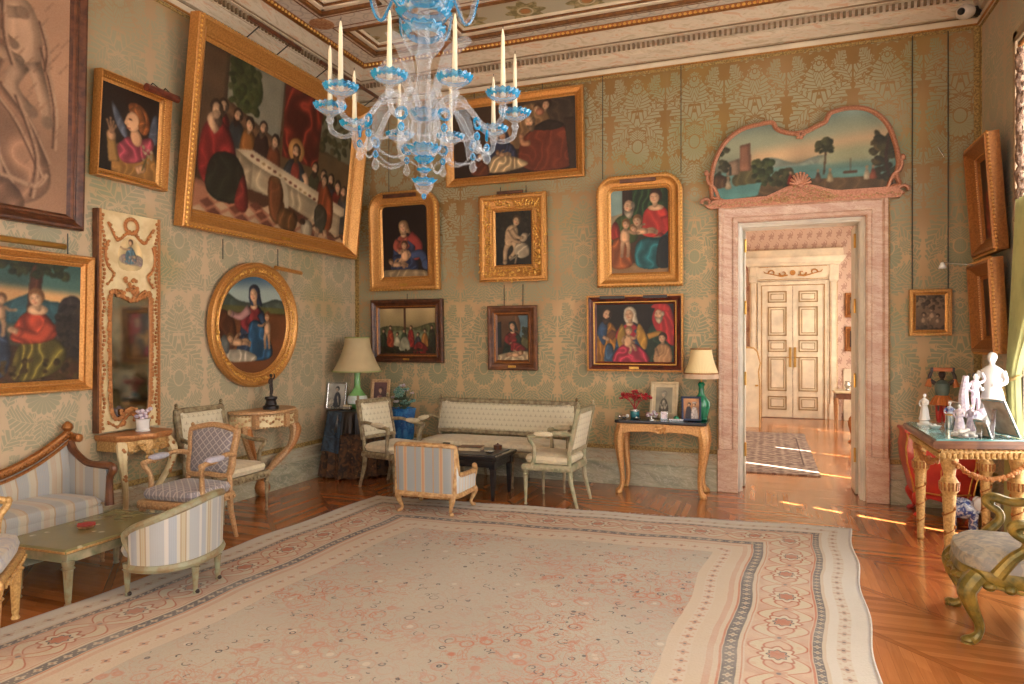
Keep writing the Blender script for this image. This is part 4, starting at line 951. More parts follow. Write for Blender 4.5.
# ================================================================== THE ROOM
XL, XR, YB, YF, HR = -4.65, 1.765, 7.11, -2.4, 4.28
DX0, DX1, DZ = -.28, .87, 2.665          # doorway in the back wall
YH, HX0, HX1, HC = 14.2, -1.3, 2.2, 4.4   # the room beyond
struct('floor', B().bx(-4.9, 2.6, YF, 14.4, -.1, 0), 'parquet')
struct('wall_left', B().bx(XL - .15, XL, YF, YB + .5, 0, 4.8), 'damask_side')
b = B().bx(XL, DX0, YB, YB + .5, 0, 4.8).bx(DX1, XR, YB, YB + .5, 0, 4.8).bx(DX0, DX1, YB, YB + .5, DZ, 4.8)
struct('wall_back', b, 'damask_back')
WIN = [(4.55, 6.04, .25, 3.7), (1.7, 3.2, .25, 3.7), (-1.5, 0.0, .25, 3.7)]  # first is in view; the nearer two are unseen, added as daylight sources
b = B(); ys = [YF] + [q for w in reversed(WIN) for q in w[:2]] + [YB + .5]
for i in range(0, len(ys), 2): b.bx(XR, XR + .3, ys[i], ys[i + 1], 0, 4.8)
for w in WIN: b.bx(XR, XR + .3, w[0], w[1], w[3], 4.8).bx(XR, XR + .3, w[0], w[1], 0, w[2])
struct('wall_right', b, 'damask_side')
for i, w in enumerate(WIN):
    t = thing('window_%d' % (i + 1), 'tall window in the right wall with a pale moulded surround', 'window', (0, 0, 0)); t['kind'] = 'structure'; del t['label']; del t['category']
    y0, y1, z0, z1 = w
    b = B()
    for x0, g, th in ((XR - .035, .10, .05), (XR - .05, .04, .03)):
        b.bx(x0, XR + .01, y0 - g, y0 - g + .1 * g / .1, 0, z1 + g).bx(x0, XR + .01, y1, y1 + g, 0, z1 + g).bx(x0, XR + .01, y0 - g, y1 + g, z1, z1 + g)
    struct('window_casing', b, 'casing_paint', t, bevel=.006)
    b = B()
    for y in (y0 + .03, (y0 + y1) / 2 - .1): b.bx(XR + .16, XR + .2, y - .03, y + .03, z0, z1)
    b.bx(XR + .16, XR + .2, y1 - .012, y1, z0, z1)
    for z in (.56, .86, 1.8, 2.7): b.bx(XR + .16, XR + .2, y0, y1, z - .025, z + .025)
    struct('window_frame', b, 'white_paint', t)
    b = B()
    if i == 0:      # glowing sheet notched low near its far edge to shape the sun streak
        b.bx(XR + .21, XR + .215, y0, 5.86, z0, z1).bx(XR + .21, XR + .215, 5.935, y1, z0, z1).bx(XR + .21, XR + .215, 5.86, 5.935, 1.25, z1)
    else: b.bx(XR + .21, XR + .215, y0, y1, z0, z1)
    struct('window_pane', b, 'glass_pane', t)
# ------------------------------------------------ dado, borders
def run(prof, m, name, x0=XL, x1=XR, yb=YB, gaps=True):
    """moulding profile [(off the wall, z)] along left, back (broken at the doorway) and right walls"""
    def sweep(path): return [[p(e, z) for e, z in prof] for p in path]
    b = B(); n = len(prof)
    segs = [[lambda e, z: (XL + e, YF, z), lambda e, z: (XL + e, YB - e, z), lambda e, z: (DX0 - .185, YB - e, z)],
            [lambda e, z: (DX1 + .185, YB - e, z), lambda e, z: (XR - e, YB - e, z), lambda e, z: (XR - e, WIN[0][1] + .1, z)]] if gaps else [
            [lambda e, z: (XL + e, YF, z), lambda e, z: (XL + e, YB - e, z), lambda e, z: (XR - e, YB - e, z), lambda e, z: (XR - e, YF, z)]]
    for sg in segs: b.loft(sweep(sg), closed=False)
    o = struct(name, b, m, smooth=30); return o
run([(0, .23), (.035, .23), (.05, .215), (.05, .0), (0, 0)], 'marble_dado', 'baseboard_lower')
run([(0, .36), (.018, .36), (.03, .345), (.02, .325), (.02, .25), (.035, .23), (0, .23)], 'marble_dado_light', 'baseboard_upper')
run([(0, .405), (.008, .405), (.008, .362), (0, .362)], 'gimp', 'trim_1')
run([(0, 4.283), (.008, 4.283), (.008, 4.25), (0, 4.25)], 'gimp', 'trim_2', gaps=False)
b = B().bx(XL, XL + .035, YB - .008, YB, .4, 4.25).bx(XL, XL + .008, YB - .035, YB, .4, 4.25).bx(XR - .05, XR, YB - .008, YB, .4, 4.25).bx(XR - .008, XR, YB - .05, YB, .4, 4.25)
for k in range(80):
    z = .42 + k * .048; b.box((XR - .025, YB - .01, z), (.03, .006, .02)); b.box((XL + .018, YB - .01, z), (.02, .006, .02))
struct('trim_3', b, 'gimp')
# ------------------------------------------------ cornice
run([(0, 4.275), (.022, 4.28), (.03, 4.3), (.03, 4.335), (.02, 4.345), (0, 4.345)], 'ceil_white', 'trim_4', gaps=False)
run([(.024, 4.272), (.036, 4.275), (.036, 4.288), (.024, 4.29)], 'gold', 'trim_5', gaps=False)
run([(0.0, 4.335), (.012, 4.34), (.012, 4.368), (0.0, 4.37)], 'cornice_dark', 'trim_6', gaps=False)
run([(.012, 4.36), (.05, 4.36), (.055, 4.44), (.07, 4.455), (.075, 4.475)], 'cornice_marble', 'trim_7', gaps=False)
run([(.075, 4.472), (.085, 4.475), (.10, 4.53), (.15, 4.535), (.155, 4.55)], 'cornice_marble', 'trim_8', gaps=False)
run([(.155, 4.55), (.17, 4.56), (.2, 4.6), (.26, 4.64), (.275, 4.655)], 'cornice_marble', 'trim_9', gaps=False)
run([(.262, 4.645), (.285, 4.635), (.315, 4.645), (.325, 4.67), (.32, 4.69), (.26, 4.69)], 'gold_dark', 'trim_10', gaps=False)
run([(.148, 4.542), (.163, 4.545), (.163, 4.556), (.15, 4.56)], 'cornice_dark', 'trim_11', gaps=False)
b = B(); g = B()
def dent(n, f):
    for i in range(n): f(i)
dent(124, lambda i: b.box((XL + .12 + i * .05, YB - .108, 4.505), (.022, .03, .05)))
dent(190, lambda i: b.box((XL + .108, YB - .12 - i * .05, 4.505), (.03, .022, .05)))
dent(80, lambda i: b.box((XR - .108, YB - .12 - i * .05, 4.505), (.03, .022, .05)))
struct('trim_12', b, 'cornice_dark')
dent(118, lambda i: g.ell((XL + .33 + i * .049, YB - .318, 4.655), (.018, .014, .016), 6, 4))
dent(160, lambda i: g.ell((XL + .318, YB - .33 - i * .049, 4.655), (.014, .018, .016), 6, 4))
struct('trim_13', g, 'bright_gold')
# ------------------------------------------------ coffered ceiling
cx = [XL + .3, -4.08, -3.42, -3.07, .19, .54, 1.2, XR - .3]; cy = [YB - .3, 6.61, 5.97, 5.62, .6, .25, -.4, YF]
b = B()
for i in range(7):
    for j in range(7):
        if i % 2 == 1 and j % 2 == 1: continue
        b.bx(cx[i], cx[i + 1], cy[j + 1], cy[j], 4.68, 4.69)
b.bx(XL, XR, YF, YB, 4.78, 4.8)
struct('ceiling', b, 'ceil_band')
bb, bw, bp, bl = B(), B(), B(), B()
for i in (1, 3, 5):
    for j in (1, 3, 5):
        x0, x1, y1, y0 = cx[i], cx[i + 1], cy[j], cy[j + 1]
        def ring(bd, a, c, z0, z1):
            bd.bx(x0 + a, x1 - a, y0 + a, y0 + c, z0, z1).bx(x0 + a, x1 - a, y1 - c, y1 - a, z0, z1).bx(x0 + a, x0 + c, y0 + a, y1 - a, z0, z1).bx(x1 - c, x1 - a, y0 + a, y1 - a, z0, z1)
        ring(bb, -.012, .03, 4.66, 4.74); ring(bw, .03, .085, 4.685, 4.75); ring(bl, .085, .1, 4.70, 4.755); ring(bw, .1, .125, 4.715, 4.76); ring(bb, -.075, -.06, 4.676, 4.682)
        bp.bx(x0 + .1, x1 - .1, y0 + .1, y1 - .1, 4.74, 4.775)
struct('ceiling_coffer_moulding', bb, 'ceil_brown', bevel=.008); struct('ceiling_coffer_edge', bw, 'ceil_white', bevel=.01); struct('ceiling_coffer_line', bl, 'ceil_brown'); struct('ceiling_coffer_panel', bp, 'ceil_panel')
for x in (-4.2, -3.245, .365, 1.32):
    for y in (6.71, 5.795, .42):
        if x in (-4.2, 1.32) and y == 6.71: continue
        struct('ceiling_rosette', B().lathe([(.0, 0), (.03, -.004), (.05, .0), (.09, -.008), (.12, -.003), (.13, .004), (.0, .01)], (x, y, 4.68), 20), 'ceil_rosette')
# ------------------------------------------------ doorway
def uframe(bd, x0, x1, zt, a, c, y0, y1, zb=0.0):
    """three-sided frame growing from a to c outside the opening"""
    bd.bx(x0 - c, x0 - a, y0, y1, zb, zt + c).bx(x1 + a, x1 + c, y0, y1, zb, zt + c).bx(x0 - a, x1 + a, y0, y1, zt + a, zt + c)
def casing(prof, m, name, zb=.42, x0=DX0, x1=DX1, zt=DZ):
    '''mitred surround; prof = [(outward offset, y)]'''
    return struct(name, B().loft([[(x0 - o, y, zb) for o, y in prof], [(x0 - o, y, zt + o) for o, y in prof], [(x1 + o, y, zt + o) for o, y in prof], [(x1 + o, y, zb) for o, y in prof]], closed=False), m, smooth=25)
casing([(-.012, YB + .02), (-.012, YB - .03), (.0, YB - .045), (.03, YB - .045), (.042, YB - .03), (.06, YB - .028), (.12, YB - .04), (.132, YB - .05), (.14, YB - .062), (.165, YB - .062), (.172, YB - .05), (.172, YB)], 'marble_pink', 'trim_14')
b = B().bx(DX0 - .18, DX0 + .012, YB - .07, YB + .02, 0, .42).bx(DX1 - .012, DX1 + .18, YB - .07, YB + .02, 0, .42)
struct('trim_15', b, 'marble_pink', bevel=.008)
casing([(.172, YB), (.172, YB - .03), (.178, YB - .036), (.186, YB - .03), (.186, YB)], 'gold_pale', 'trim_16')
casing([(-.012, YB + .02), (-.03, YB + .02), (-.03, YB + .05), (-.05, YB + .06), (-.05, YB + .13), (-.03, YB + .14), (-.03, YB + .18), (-.045, YB + .19), (-.045, YB + .25), (-.02, YB + .26), (-.02, YB + .52)], 'white_paint', 'trim_17', 0)
# folded-back leaves against the reveal
for s, x in ((1, DX0 + .05), (-1, DX1 - .05)):
    t = thing('door_%d' % (2 if s == 1 else 3), '', 'door', (x, YB + .5, 0)); t['kind'] = 'structure'; del t['label']; del t['category']
    struct('door_leaf', B().bx(-.02, .02, -.24, .1, .01, DZ - .05), 'jamb_paint', t, bevel=.004)
    for z in (.38, 1.1, 1.82, 2.45): struct('door_hinge', B().tube([(.024 * s, -.245, z - .06), (.024 * s, -.245, z + .06)], .011, 8).ell((.024 * s, -.245, z + .068), .012), 'brass', t)
# ------------------------------------------------ the room beyond
b = B().bx(HX0, HX1, YH, YH + .15, 0, HC); struct('wall_far', b, 'wall_hall')
struct('wall_hall_left', B().bx(HX0 - .15, HX0, YB + .5, YH, 0, HC), 'wall_hall')
HW = [(8.1, 9.25), (10.6, 11.9), (12.5, 13.4)]
b = B(); ys = [YB + .5, 8.1, 9.25, 10.6, 11.9, 12.5, 13.4, YH]
for i in range(0, 8, 2): b.bx(HX1, HX1 + .2, ys[i], ys[i + 1], 0, HC)
for a, c in HW: b.bx(HX1, HX1 + .2, a, c, 3.2, HC).bx(HX1, HX1 + .2, a, c, 0, .3)
struct('wall_hall_right', b, 'wall_hall')
struct('ceiling_hall', B().bx(HX0 - .1, HX1 + .2, YB + .5, YH + .1, HC, HC + .1), 'ceil_white')
for i, (a, c) in enumerate(HW):
    t = thing('window_%d' % (4 + i), '', 'window'); t['kind'] = 'structure'; del t['label']; del t['category']
    b = B(); xq = HX1 + .12
    if i < 2: b.bx(xq, xq + .005, a, c - .2, .3, 3.2).bx(xq, xq + .005, c - .14, c, .3, 3.2).bx(xq, xq + .005, c - .2, c - .14, 1.5, 3.2).bx(xq, xq + .005, c - .2, c - .14, .3, .62)  # sheets notched to shape the sun streaks on the hall floor
    else: b.bx(xq, xq + .005, a, c, .3, 3.2)
    struct('window_pane', b, 'hall_pane', t)
    b = B().bx(HX1 + .06, HX1 + .1, a, a + .06, .3, 3.2).bx(HX1 + .06, HX1 + .1, (a + c) / 2 - .03, (a + c) / 2 + .03, .3, 3.2)
    for z in (1.1, 1.9, 2.6): b.bx(HX1 + .06, HX1 + .1, a, c, z - .02, z + .02)
    struct('window_frame', b, 'white_paint', t)
b = B().bx(HX0, -.36, YH - .03, YH, 0, .95).bx(1.34, HX1, YH - .03, YH, 0, .95).bx(1.34, HX1, YH - .05, YH, .0, .2).bx(1.34, HX1, YH - .05, YH, .9, .96)
struct('trim_18', b, 'cream_paint', bevel=.005)
t = thing('door_1', '', 'door', (.46, YH, 0)); t['kind'] = 'structure'; del t['label']; del t['category']
for s in (-1, 1):
    b = B().bx(s * .004, s * .55, -.03, 0, .01, 2.55)
    lf = struct('door_leaf', b, 'cream_paint', t, bevel=.004)
    for z0, z1 in ((.16, .42), (.52, 1.18), (1.27, 1.5), (1.58, 2.14), (2.22, 2.44)):
        p = B(); xc = s * .275
        for a, d, e in ((.17, .012, 0), (.145, .0, .0)):
            pass
        x0, x1 = xc - .17, xc + .17
        for w_, o_, dd in ((.022, 0, .045), (.012, .05, .042)):
            p.bx(x0 + o_, x1 - o_, -dd, -.028, z0 + o_, z0 + o_ + w_).bx(x0 + o_, x1 - o_, -dd, -.028, z1 - o_ - w_, z1 - o_).bx(x0 + o_, x0 + o_ + w_, -dd, -.028, z0 + o_, z1 - o_).bx(x1 - o_ - w_, x1 - o_, -dd, -.028, z0 + o_, z1 - o_)
        struct('door_panel_moulding', p, 'panel_line', lf)
        struct('door_panel', B().bx(x0 + .062, x1 - .062, -.037, -.028, z0 + .062, z1 - .062), 'cream_paint', lf, bevel=.006)
    struct('door_plate', B().bx(s * .02, s * .065, -.045, -.03, .98, 1.36), 'brass', lf)
    struct('door_handle', B().tube([(s * .042, -.04, 1.17), (s * .042, -.08, 1.17), (s * .1, -.085, 1.165)], .009, 8), 'brass', lf)
b = B(); uframe(b, -.56, .56, 2.56, 0, .05, -.05, 0); uframe(b, -.56, .56, 2.56, .05, .07, -.06, 0)
struct('door_architrave', b, 'cream_paint', t, bevel=.006)
b = B()
for s in (-1, 1): b.bx(s * .64, s * .78, -.06, 0, 0, 2.92).bx(s * .67, s * .75, -.07, 0, .4, 2.6).bx(s * .63, s * .8, -.08, 0, 0, .3).bx(s * .63, s * .79, -.09, 0, 2.62, 2.72)
b.bx(-.8, .8, -.054, 0, 2.645, 2.915)
struct('door_pilaster', b, 'cream_paint', t, bevel=.008)
b = B().loft([[(-.82 - e, -.06 - e, z), (.82 + e, -.06 - e, z), (.82 + e, 0, z), (-.82 - e, 0, z)] for e, z in ((0, 2.92), (.02, 2.96), (.05, 2.98), (.09, 3.04), (.1, 3.08), (.06, 3.08), (.05, 3.22), (.0, 3.24))])
struct('door_cornice', b, 'cream_paint', t, smooth=0)
b = B(); uframe(b, -.56, .56, 2.55, -.008, .004, -.055, -.05); b.bx(-.6, .6, -.066, -.06, 2.66, 2.672).bx(-.6, .6, -.066, -.06, 2.9, 2.912)
for s in (-1, 1): b.bx(s * .645, s * .655, -.066, -.06, .3, 2.6).bx(s * .765, s * .775, -.066, -.06, .3, 2.6)
struct('door_gilt_line', b, 'gold_pale', t)
b = B(); b.lathe([(0, -.012), (.03, -.01), (.05, 0), (.052, .01)], n=16, M=Matrix.Translation((0, -.065, 2.785)) @ Matrix.Rotation(rad(90), 4, 'X'))
for s in (-1, 1):
    for k in (0, 1):
        q = [(s * (.1 + .2 * k + .07 * (1 - a / 12) * cos(a * .55) + .07), -.068, 2.785 + (.07 * (1 - a / 12)) * sin(a * .55) * (1 if k else -1)) for a in range(11)]
        b.tube(q, [.016, .007], 6)
    b.tube([(s * .09, -.066, 2.74), (s * .2, -.066, 2.72), (s * .35, -.066, 2.76), (s * .5, -.066, 2.8), (s * .52, -.066, 2.83)], [.014, .006], 6)
struct('door_scroll_ornament', b, 'gold', t)
rg = obj('hall_rug', B().box((0, 0, .006), (1.5, 3.6, .012)), 'hall_rug', smooth=0, loc=(-.2, 10.0, 0)); tag(rg, 'long grey-brown patterned carpet on the parquet of the room beyond the doorway', 'rug')
# ================================================================== THE CARPET
nx, ny = 90, 130; b = B(); q = random.Random(2)
RC = (-1.45, 5.84)                       # middle of its far end; the old carpet has stretched out of square
rugp = lambda x, y, z: (x * 1.0 - .056 * (RUGL / 2 - y), x * .0775 + (y - RUGL / 2), z)
rz_ = lambda x, y: .012 + .003 * sin(x * 2.3 + y) * cos(y * 1.7) + .0015 * sin(y * 9 + x * 3)
co = [(-RUGW / 2 + RUGW * i / nx, -RUGL / 2 + RUGL * j / ny) for j in range(ny + 1) for i in range(nx + 1)]
vs = [rugp(x + .012 * sin(y * 6.5), y + .01 * sin(x * 8.7), rz_(x, y)) for x, y in co]
b.add(vs, [(j * (nx + 1) + i, j * (nx + 1) + i + 1, (j + 1) * (nx + 1) + i + 1, (j + 1) * (nx + 1) + i) for j in range(ny) for i in range(nx)])
per = [j for j in range(nx + 1)] + [j * (nx + 1) + nx for j in range(1, ny + 1)] + [ny * (nx + 1) + i for i in range(nx - 1, -1, -1)] + [j * (nx + 1) for j in range(ny - 1, 0, -1)]
b.loft([[(vs[k][0], vs[k][1], .0) for k in per], [vs[k] for k in per]], caps=False)
cr = thing('carpet', 'huge faded rose and cream floral carpet covering the middle of the parquet floor', 'carpet', (RC[0], RC[1], 0))
pl = obj('pile', b, 'rug', cr); cc_ = co + [co[k] for k in per] * 2
at_ = pl.data.attributes.new('weave_position', 'FLOAT_VECTOR', 'POINT'); at_.data.foreach_set('vector', [v for x, y in cc_ for v in (x, y, 0.0)])
b = B()
for i in range(420):
    x = -RUGW / 2 + RUGW * (i + .5) / 420; l = q.uniform(.02, .06); dx = q.uniform(-.014, .014)
    b.add([rugp(x - .004, RUGL / 2 - .01, .014), rugp(x + .004, RUGL / 2 - .01, .014), rugp(x + .004 + dx, RUGL / 2 + l, .004), rugp(x - .003 + dx, RUGL / 2 + l, .004)], [(0, 1, 2, 3)])
fo = obj('fringe', b, 'rug_edge', cr, smooth=0); fo['kind'] = 'stuff'
obj('selvedge', B().tube([rugp(RUGW / 2 + .012 * sin(y * 6.5), y, .008) for y in np.linspace(-RUGL / 2, RUGL / 2, 80)], .008, 5), 'rug_edge', cr)

# ================================================================== PICTURES
bead = lambda u, d, sp=.022, s=.008: (u, d, sp, s, 1.1)
t = picture('oil_painting', 'narrow-framed dark painting of a kneeling old man in red, partly behind the chandelier', pic_nativity, 1.62, .95, .075, 'back', -2.62, 3.24, 'gold', prof=P_FLAT, d=.05, tilt=rad(4), wires=(-.45, .35), plate=.09)
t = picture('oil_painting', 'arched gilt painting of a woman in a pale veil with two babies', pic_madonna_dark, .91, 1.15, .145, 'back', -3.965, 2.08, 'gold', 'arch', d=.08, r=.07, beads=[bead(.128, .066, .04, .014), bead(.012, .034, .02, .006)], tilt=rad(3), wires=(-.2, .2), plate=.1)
obj('picture_light', B().box((0, -.11, 1.09), (.42, .03, .04)).tube([(0, -.05, 1.14), (0, -.1, 1.1)], .008, 6), 'frame_brown', t, label='dark picture light bar along the top')
t = picture('oil_painting', 'dark brown framed small painting of a crowd around a tall wooden cross', pic_crucifixion, .94, .735, .085, 'back', -3.94, 1.24, 'frame_brown', d=.06, tilt=rad(2), liner='gold_dark', plate=.08, wires=(0.0,), wtop=2.05)
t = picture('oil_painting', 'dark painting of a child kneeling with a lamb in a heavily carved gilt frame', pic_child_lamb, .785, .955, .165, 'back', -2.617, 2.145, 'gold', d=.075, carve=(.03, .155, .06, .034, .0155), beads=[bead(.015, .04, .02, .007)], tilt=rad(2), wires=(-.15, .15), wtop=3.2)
obj('picture_light', B().box((0, -.1, .965), (.3, .035, .03)).tube([(0, -.03, .95), (0, -.09, .965)], .008, 6), 'frame_brown', t, label='dark picture light bar along the top')
t = picture('oil_painting', 'small wood-framed painting of a woman adoring a naked baby on white cloth', pic_adoring, .575, .71, .09, 'back', -2.627, 1.17, 'walnut', d=.05, liner='gold_dark', plate=.09, tilt=rad(2), wires=(-.1, .12), wtop=2.12)
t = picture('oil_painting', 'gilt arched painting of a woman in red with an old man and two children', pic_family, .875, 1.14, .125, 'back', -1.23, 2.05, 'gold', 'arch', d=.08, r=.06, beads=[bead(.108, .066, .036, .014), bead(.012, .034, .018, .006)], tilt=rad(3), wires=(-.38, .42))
obj('picture_light', B().box((0, -.1, 1.075), (.36, .03, .035)), 'walnut', t, label='dark picture light bar along the top')
t = picture('oil_painting', 'painting of a veiled woman and baby between two bearded men, above the gilt side table', pic_saints, .985, .785, .075, 'back', -1.282, 1.18, 'frame_red', d=.055, liner='bright_gold', tilt=rad(2), wires=())
obj('gilt_edge', frame_mesh('rect', .985, .785, [(-.016, .05), (-.016, .062), (.002, .06), (.002, .0)], [bead(-.008, .06, .02, .006)]), 'gold', t, label='gilt outer edge of the dark red frame')
obj('picture_light', B().box((-.22, -.07, .765), (.26, .02, .03)).box((.22, -.07, .765), (.24, .02, .03)), 'frame_black', t, label='two dark picture light bars along the top')
obj('name_plate', B().box((0, -.06, .035), (.1, .01, .025)), 'brass', t)
t = picture('etching', 'small brown picture of reclining nude figures in a flat gilt frame, right of the doorway', pic_etching, .335, .42, .035, 'back', 1.376, 1.538, 'gold', prof=P_FLAT, d=.03, tilt=rad(1), wires=(-.14, .14), plate=.06); t['category'] = 'picture'
# left wall
t = picture('drawing', 'huge sepia chalk drawing of draped figures in a dark wooden frame, upper left corner', pic_drawing, 1.25, 2.0, .085, 'left', 2.905, 2.28, 'frame_brown', d=.07, tilt=rad(1.5), liner='walnut')
t = picture('oil_painting', 'gilt framed painting of a winged angel in a pink scarf', pic_angel, .63, .77, .045, 'left', 3.925, 2.71, 'gold', prof=P_FLAT, d=.08, tilt=rad(4), beads=[bead(.012, .036, .018, .005)])
l = obj('picture_light', B().tube([(.0, -.15, .735), (.30, -.15, .735)], .03, 10), 'frame_red', t, label='brown tubular picture light on a wire bracket'); obj('bracket', B().tube([(.1, -.03, .75), (.1, -.1, .80), (.12, -.15, .76)], .005, 5).tube([(.22, -.03, .75), (.22, -.1, .80), (.22, -.15, .76)], .005, 5), 'wire', l)
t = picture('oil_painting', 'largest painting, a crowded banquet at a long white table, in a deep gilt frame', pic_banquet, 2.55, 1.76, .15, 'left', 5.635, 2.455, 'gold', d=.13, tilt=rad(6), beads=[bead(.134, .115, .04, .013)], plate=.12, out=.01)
for x in (-.55, .45, .95):
    l = obj('picture_light', B().tube([(x - .34, -.26, 1.86), (x + .34, -.26, 1.86)], .02, 8), 'frame_brown', t, label='slim brown picture light bar on two arms'); obj('bracket', B().tube([(x - .2, -.1, 1.75), (x - .2, -.26, 1.86)], .006, 5).tube([(x + .2, -.1, 1.75), (x + .2, -.26, 1.86)], .006, 5), 'wire', l)
t = picture('oil_painting', 'gilt framed painting of a seated woman in red and green above the striped sofa', pic_landlady, 1.00, .96, .06, 'left', 3.10, 1.14, 'gold', d=.06, tilt=rad(1.5), beads=(), wires=(.33,), wtop=2.26); obj('picture_light', B().tube([(-.3, -.12, 1.0), (.22, -.12, 1.0)], .02, 8), 'brass', t, label='brass picture light bar on top')
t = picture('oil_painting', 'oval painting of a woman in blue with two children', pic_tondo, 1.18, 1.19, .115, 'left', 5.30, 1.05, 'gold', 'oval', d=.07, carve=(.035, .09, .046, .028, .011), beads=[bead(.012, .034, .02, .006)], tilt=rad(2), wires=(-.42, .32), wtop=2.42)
obj('picture_light', B().tube([(.14, -.12, 1.16), (.52, -.13, 1.14)], .02, 8), 'gold', t, label='gilt picture light bar at the top right')
# right wall, both leaning well off the wall
for z, H, lab, pc, o, tl in ((2.2, .92, 'upper of two deep gilt framed paintings seen edge-on beside the window', pic_dusk, .02, 4), (1.395, .75, 'lower of two deep gilt framed paintings seen edge-on, with a small white lamp', pic_dusk_two, .02, 3)):
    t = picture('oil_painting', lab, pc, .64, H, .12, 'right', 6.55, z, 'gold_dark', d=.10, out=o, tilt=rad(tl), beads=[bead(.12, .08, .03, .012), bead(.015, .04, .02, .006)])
    if z < 2:
        l = obj('picture_light', B().tube([(-.1, -.08, H - .02), (-.18, -.3, H + .03)], .004, 5), 'silver', t, label='small white lamp on a thin rod'); obj('lamp_shade', B().lathe([(.012, .03), (.035, -.02), (.03, -.02), (.008, .028)], (-.18, -.3, H + .0), 10), 'porcelain', l)
    else: obj('picture_light', B().tube([(-.2, -.26, H - .04), (-.2, -.3, H + .05)], .006, 5), 'silver', t)
# overdoor painting with a scalloped outline
OV = [(-.80, .12), (-.80, .32), (-.755, .50), (-.66, .65), (-.52, .745), (-.36, .775), (-.255, .78), (-.22, .725), (-.15, .68), (-.05, .655), (.06, .665), (.14, .70), (.22, .735), (.25, .79), (.28, .82), (.42, .84), (.57, .81), (.70, .70), (.77, .55), (.815, .34), (.80, .2), (.83, .12)]
OVB = spl([(.83, .12), (.6, .08), (.3, .10), (.14, .15), (0, .19), (-.14, .15), (-.3, .08), (-.6, .06), (-.80, .12)], 5)
t = thing('overdoor_painting', 'scalloped landscape painting with tower and lake in a carved frame above the doorway', 'painting', (.295, 7.095, 2.80), 0, None, rad(3))
ol = spl(OV, 4) + OVB[1:-1]
P = pic_overdoor(1.72, .88); c = P.mesh('canvas', t, ol, -.02)
def offs(pts, u):
    n = len(pts); o = []
    area = sum(pts[i][0] * pts[(i + 1) % n][1] - pts[(i + 1) % n][0] * pts[i][1] for i in range(n)); sgn = 1 if area > 0 else -1
    for i in range(n):
        a, c2 = np.array(pts[i - 1]), np.array(pts[(i + 1) % n]); d = (c2 - a) / (np.linalg.norm(c2 - a) + 1e-9); o.append((pts[i][0] + sgn * d[1] * u, pts[i][1] - sgn * d[0] * u))
    return o
b = B(); b.loft([[(x, -d, z) for x, z in offs(ol, u)] for u, d in ((-.012, .02), (-.008, .035), (.005, .045), (.02, .04), (.03, .03), (.034, 0))], caps=False)
obj('frame', b, 'gold_pink', t, smooth=50)
b = B().prism([(-.86, .02), (-.8, .08), (-.3, .09), (-.14, .155), (0, .195), (.14, .155), (.3, .10), (.8, .1), (.86, .05), (.84, 0), (.3, .0), (-.3, 0), (-.82, 0)], -.05, 0)
obj('carved_base', b, 'gold_pink', t); b = B(); q = random.Random(3)
for i in range(150):
    x = q.uniform(-.33, .33); zz = q.uniform(.02, max(.05, .19 - abs(x) * .42)); b.ell((x, -.054, zz), (q.uniform(.006, .016), .009, q.uniform(.005, .011)), 6, 4)
for i in range(56): b.ell((-.82 + i * .03, -.052, .035 + .012 * sin(i * 1.7)), (.012, .007, .01), 6, 4)
obj('carved_leaves', b, 'gold_beige', t, label='lighter carved leaves along the base')
b = B()
for k in range(9):
    a = rad(90 + (k - 4) * 20); b.tube([(0, -.06, .165), (.055 * cos(a), -.075, .165 + .065 * max(.25, sin(a))), (.095 * cos(a), -.066, .17 + .12 * max(.2, sin(a)))], [.006, .013, .012], 6)
b.ell((0, -.06, .165), (.03, .02, .025))
obj('shell_ornament', b, 'gold_pink', t, label='carved scallop shell at the middle of the base')
for s in (-1, 1):
    b = B(); e = .86
    b.tube([(s * (e + .05 * cos(a * .6) * (1 - a / 14)), -.03, .06 + .055 * sin(a * .6) * (1 - a / 14)) for a in range(10)], [.02, .008], 6)
    b.tube(spl([(s * .80, -.03, .36), (s * .85, -.03, .33), (s * .84, -.03, .26), (s * .78, -.03, .2), (s * .74, -.03, .1)], 4), [.008, .018, .016], 6); b.ell((s * .86, -.03, .36), (.022, .016, .03))
    obj('scroll_ornament', b, 'gold_pink', t)
b = B()
b.tube([(.02 * cos(a), -.05, .66 + .02 * sin(a) - a * .004) for a in range(8)], .013, 6)
for a in range(6): b.ell((.03 * cos(a), -.05, .64 + .03 * sin(a)), (.018, .014, .014), 6, 4)
obj('leaf_ornament', b, 'gold_pink', t)
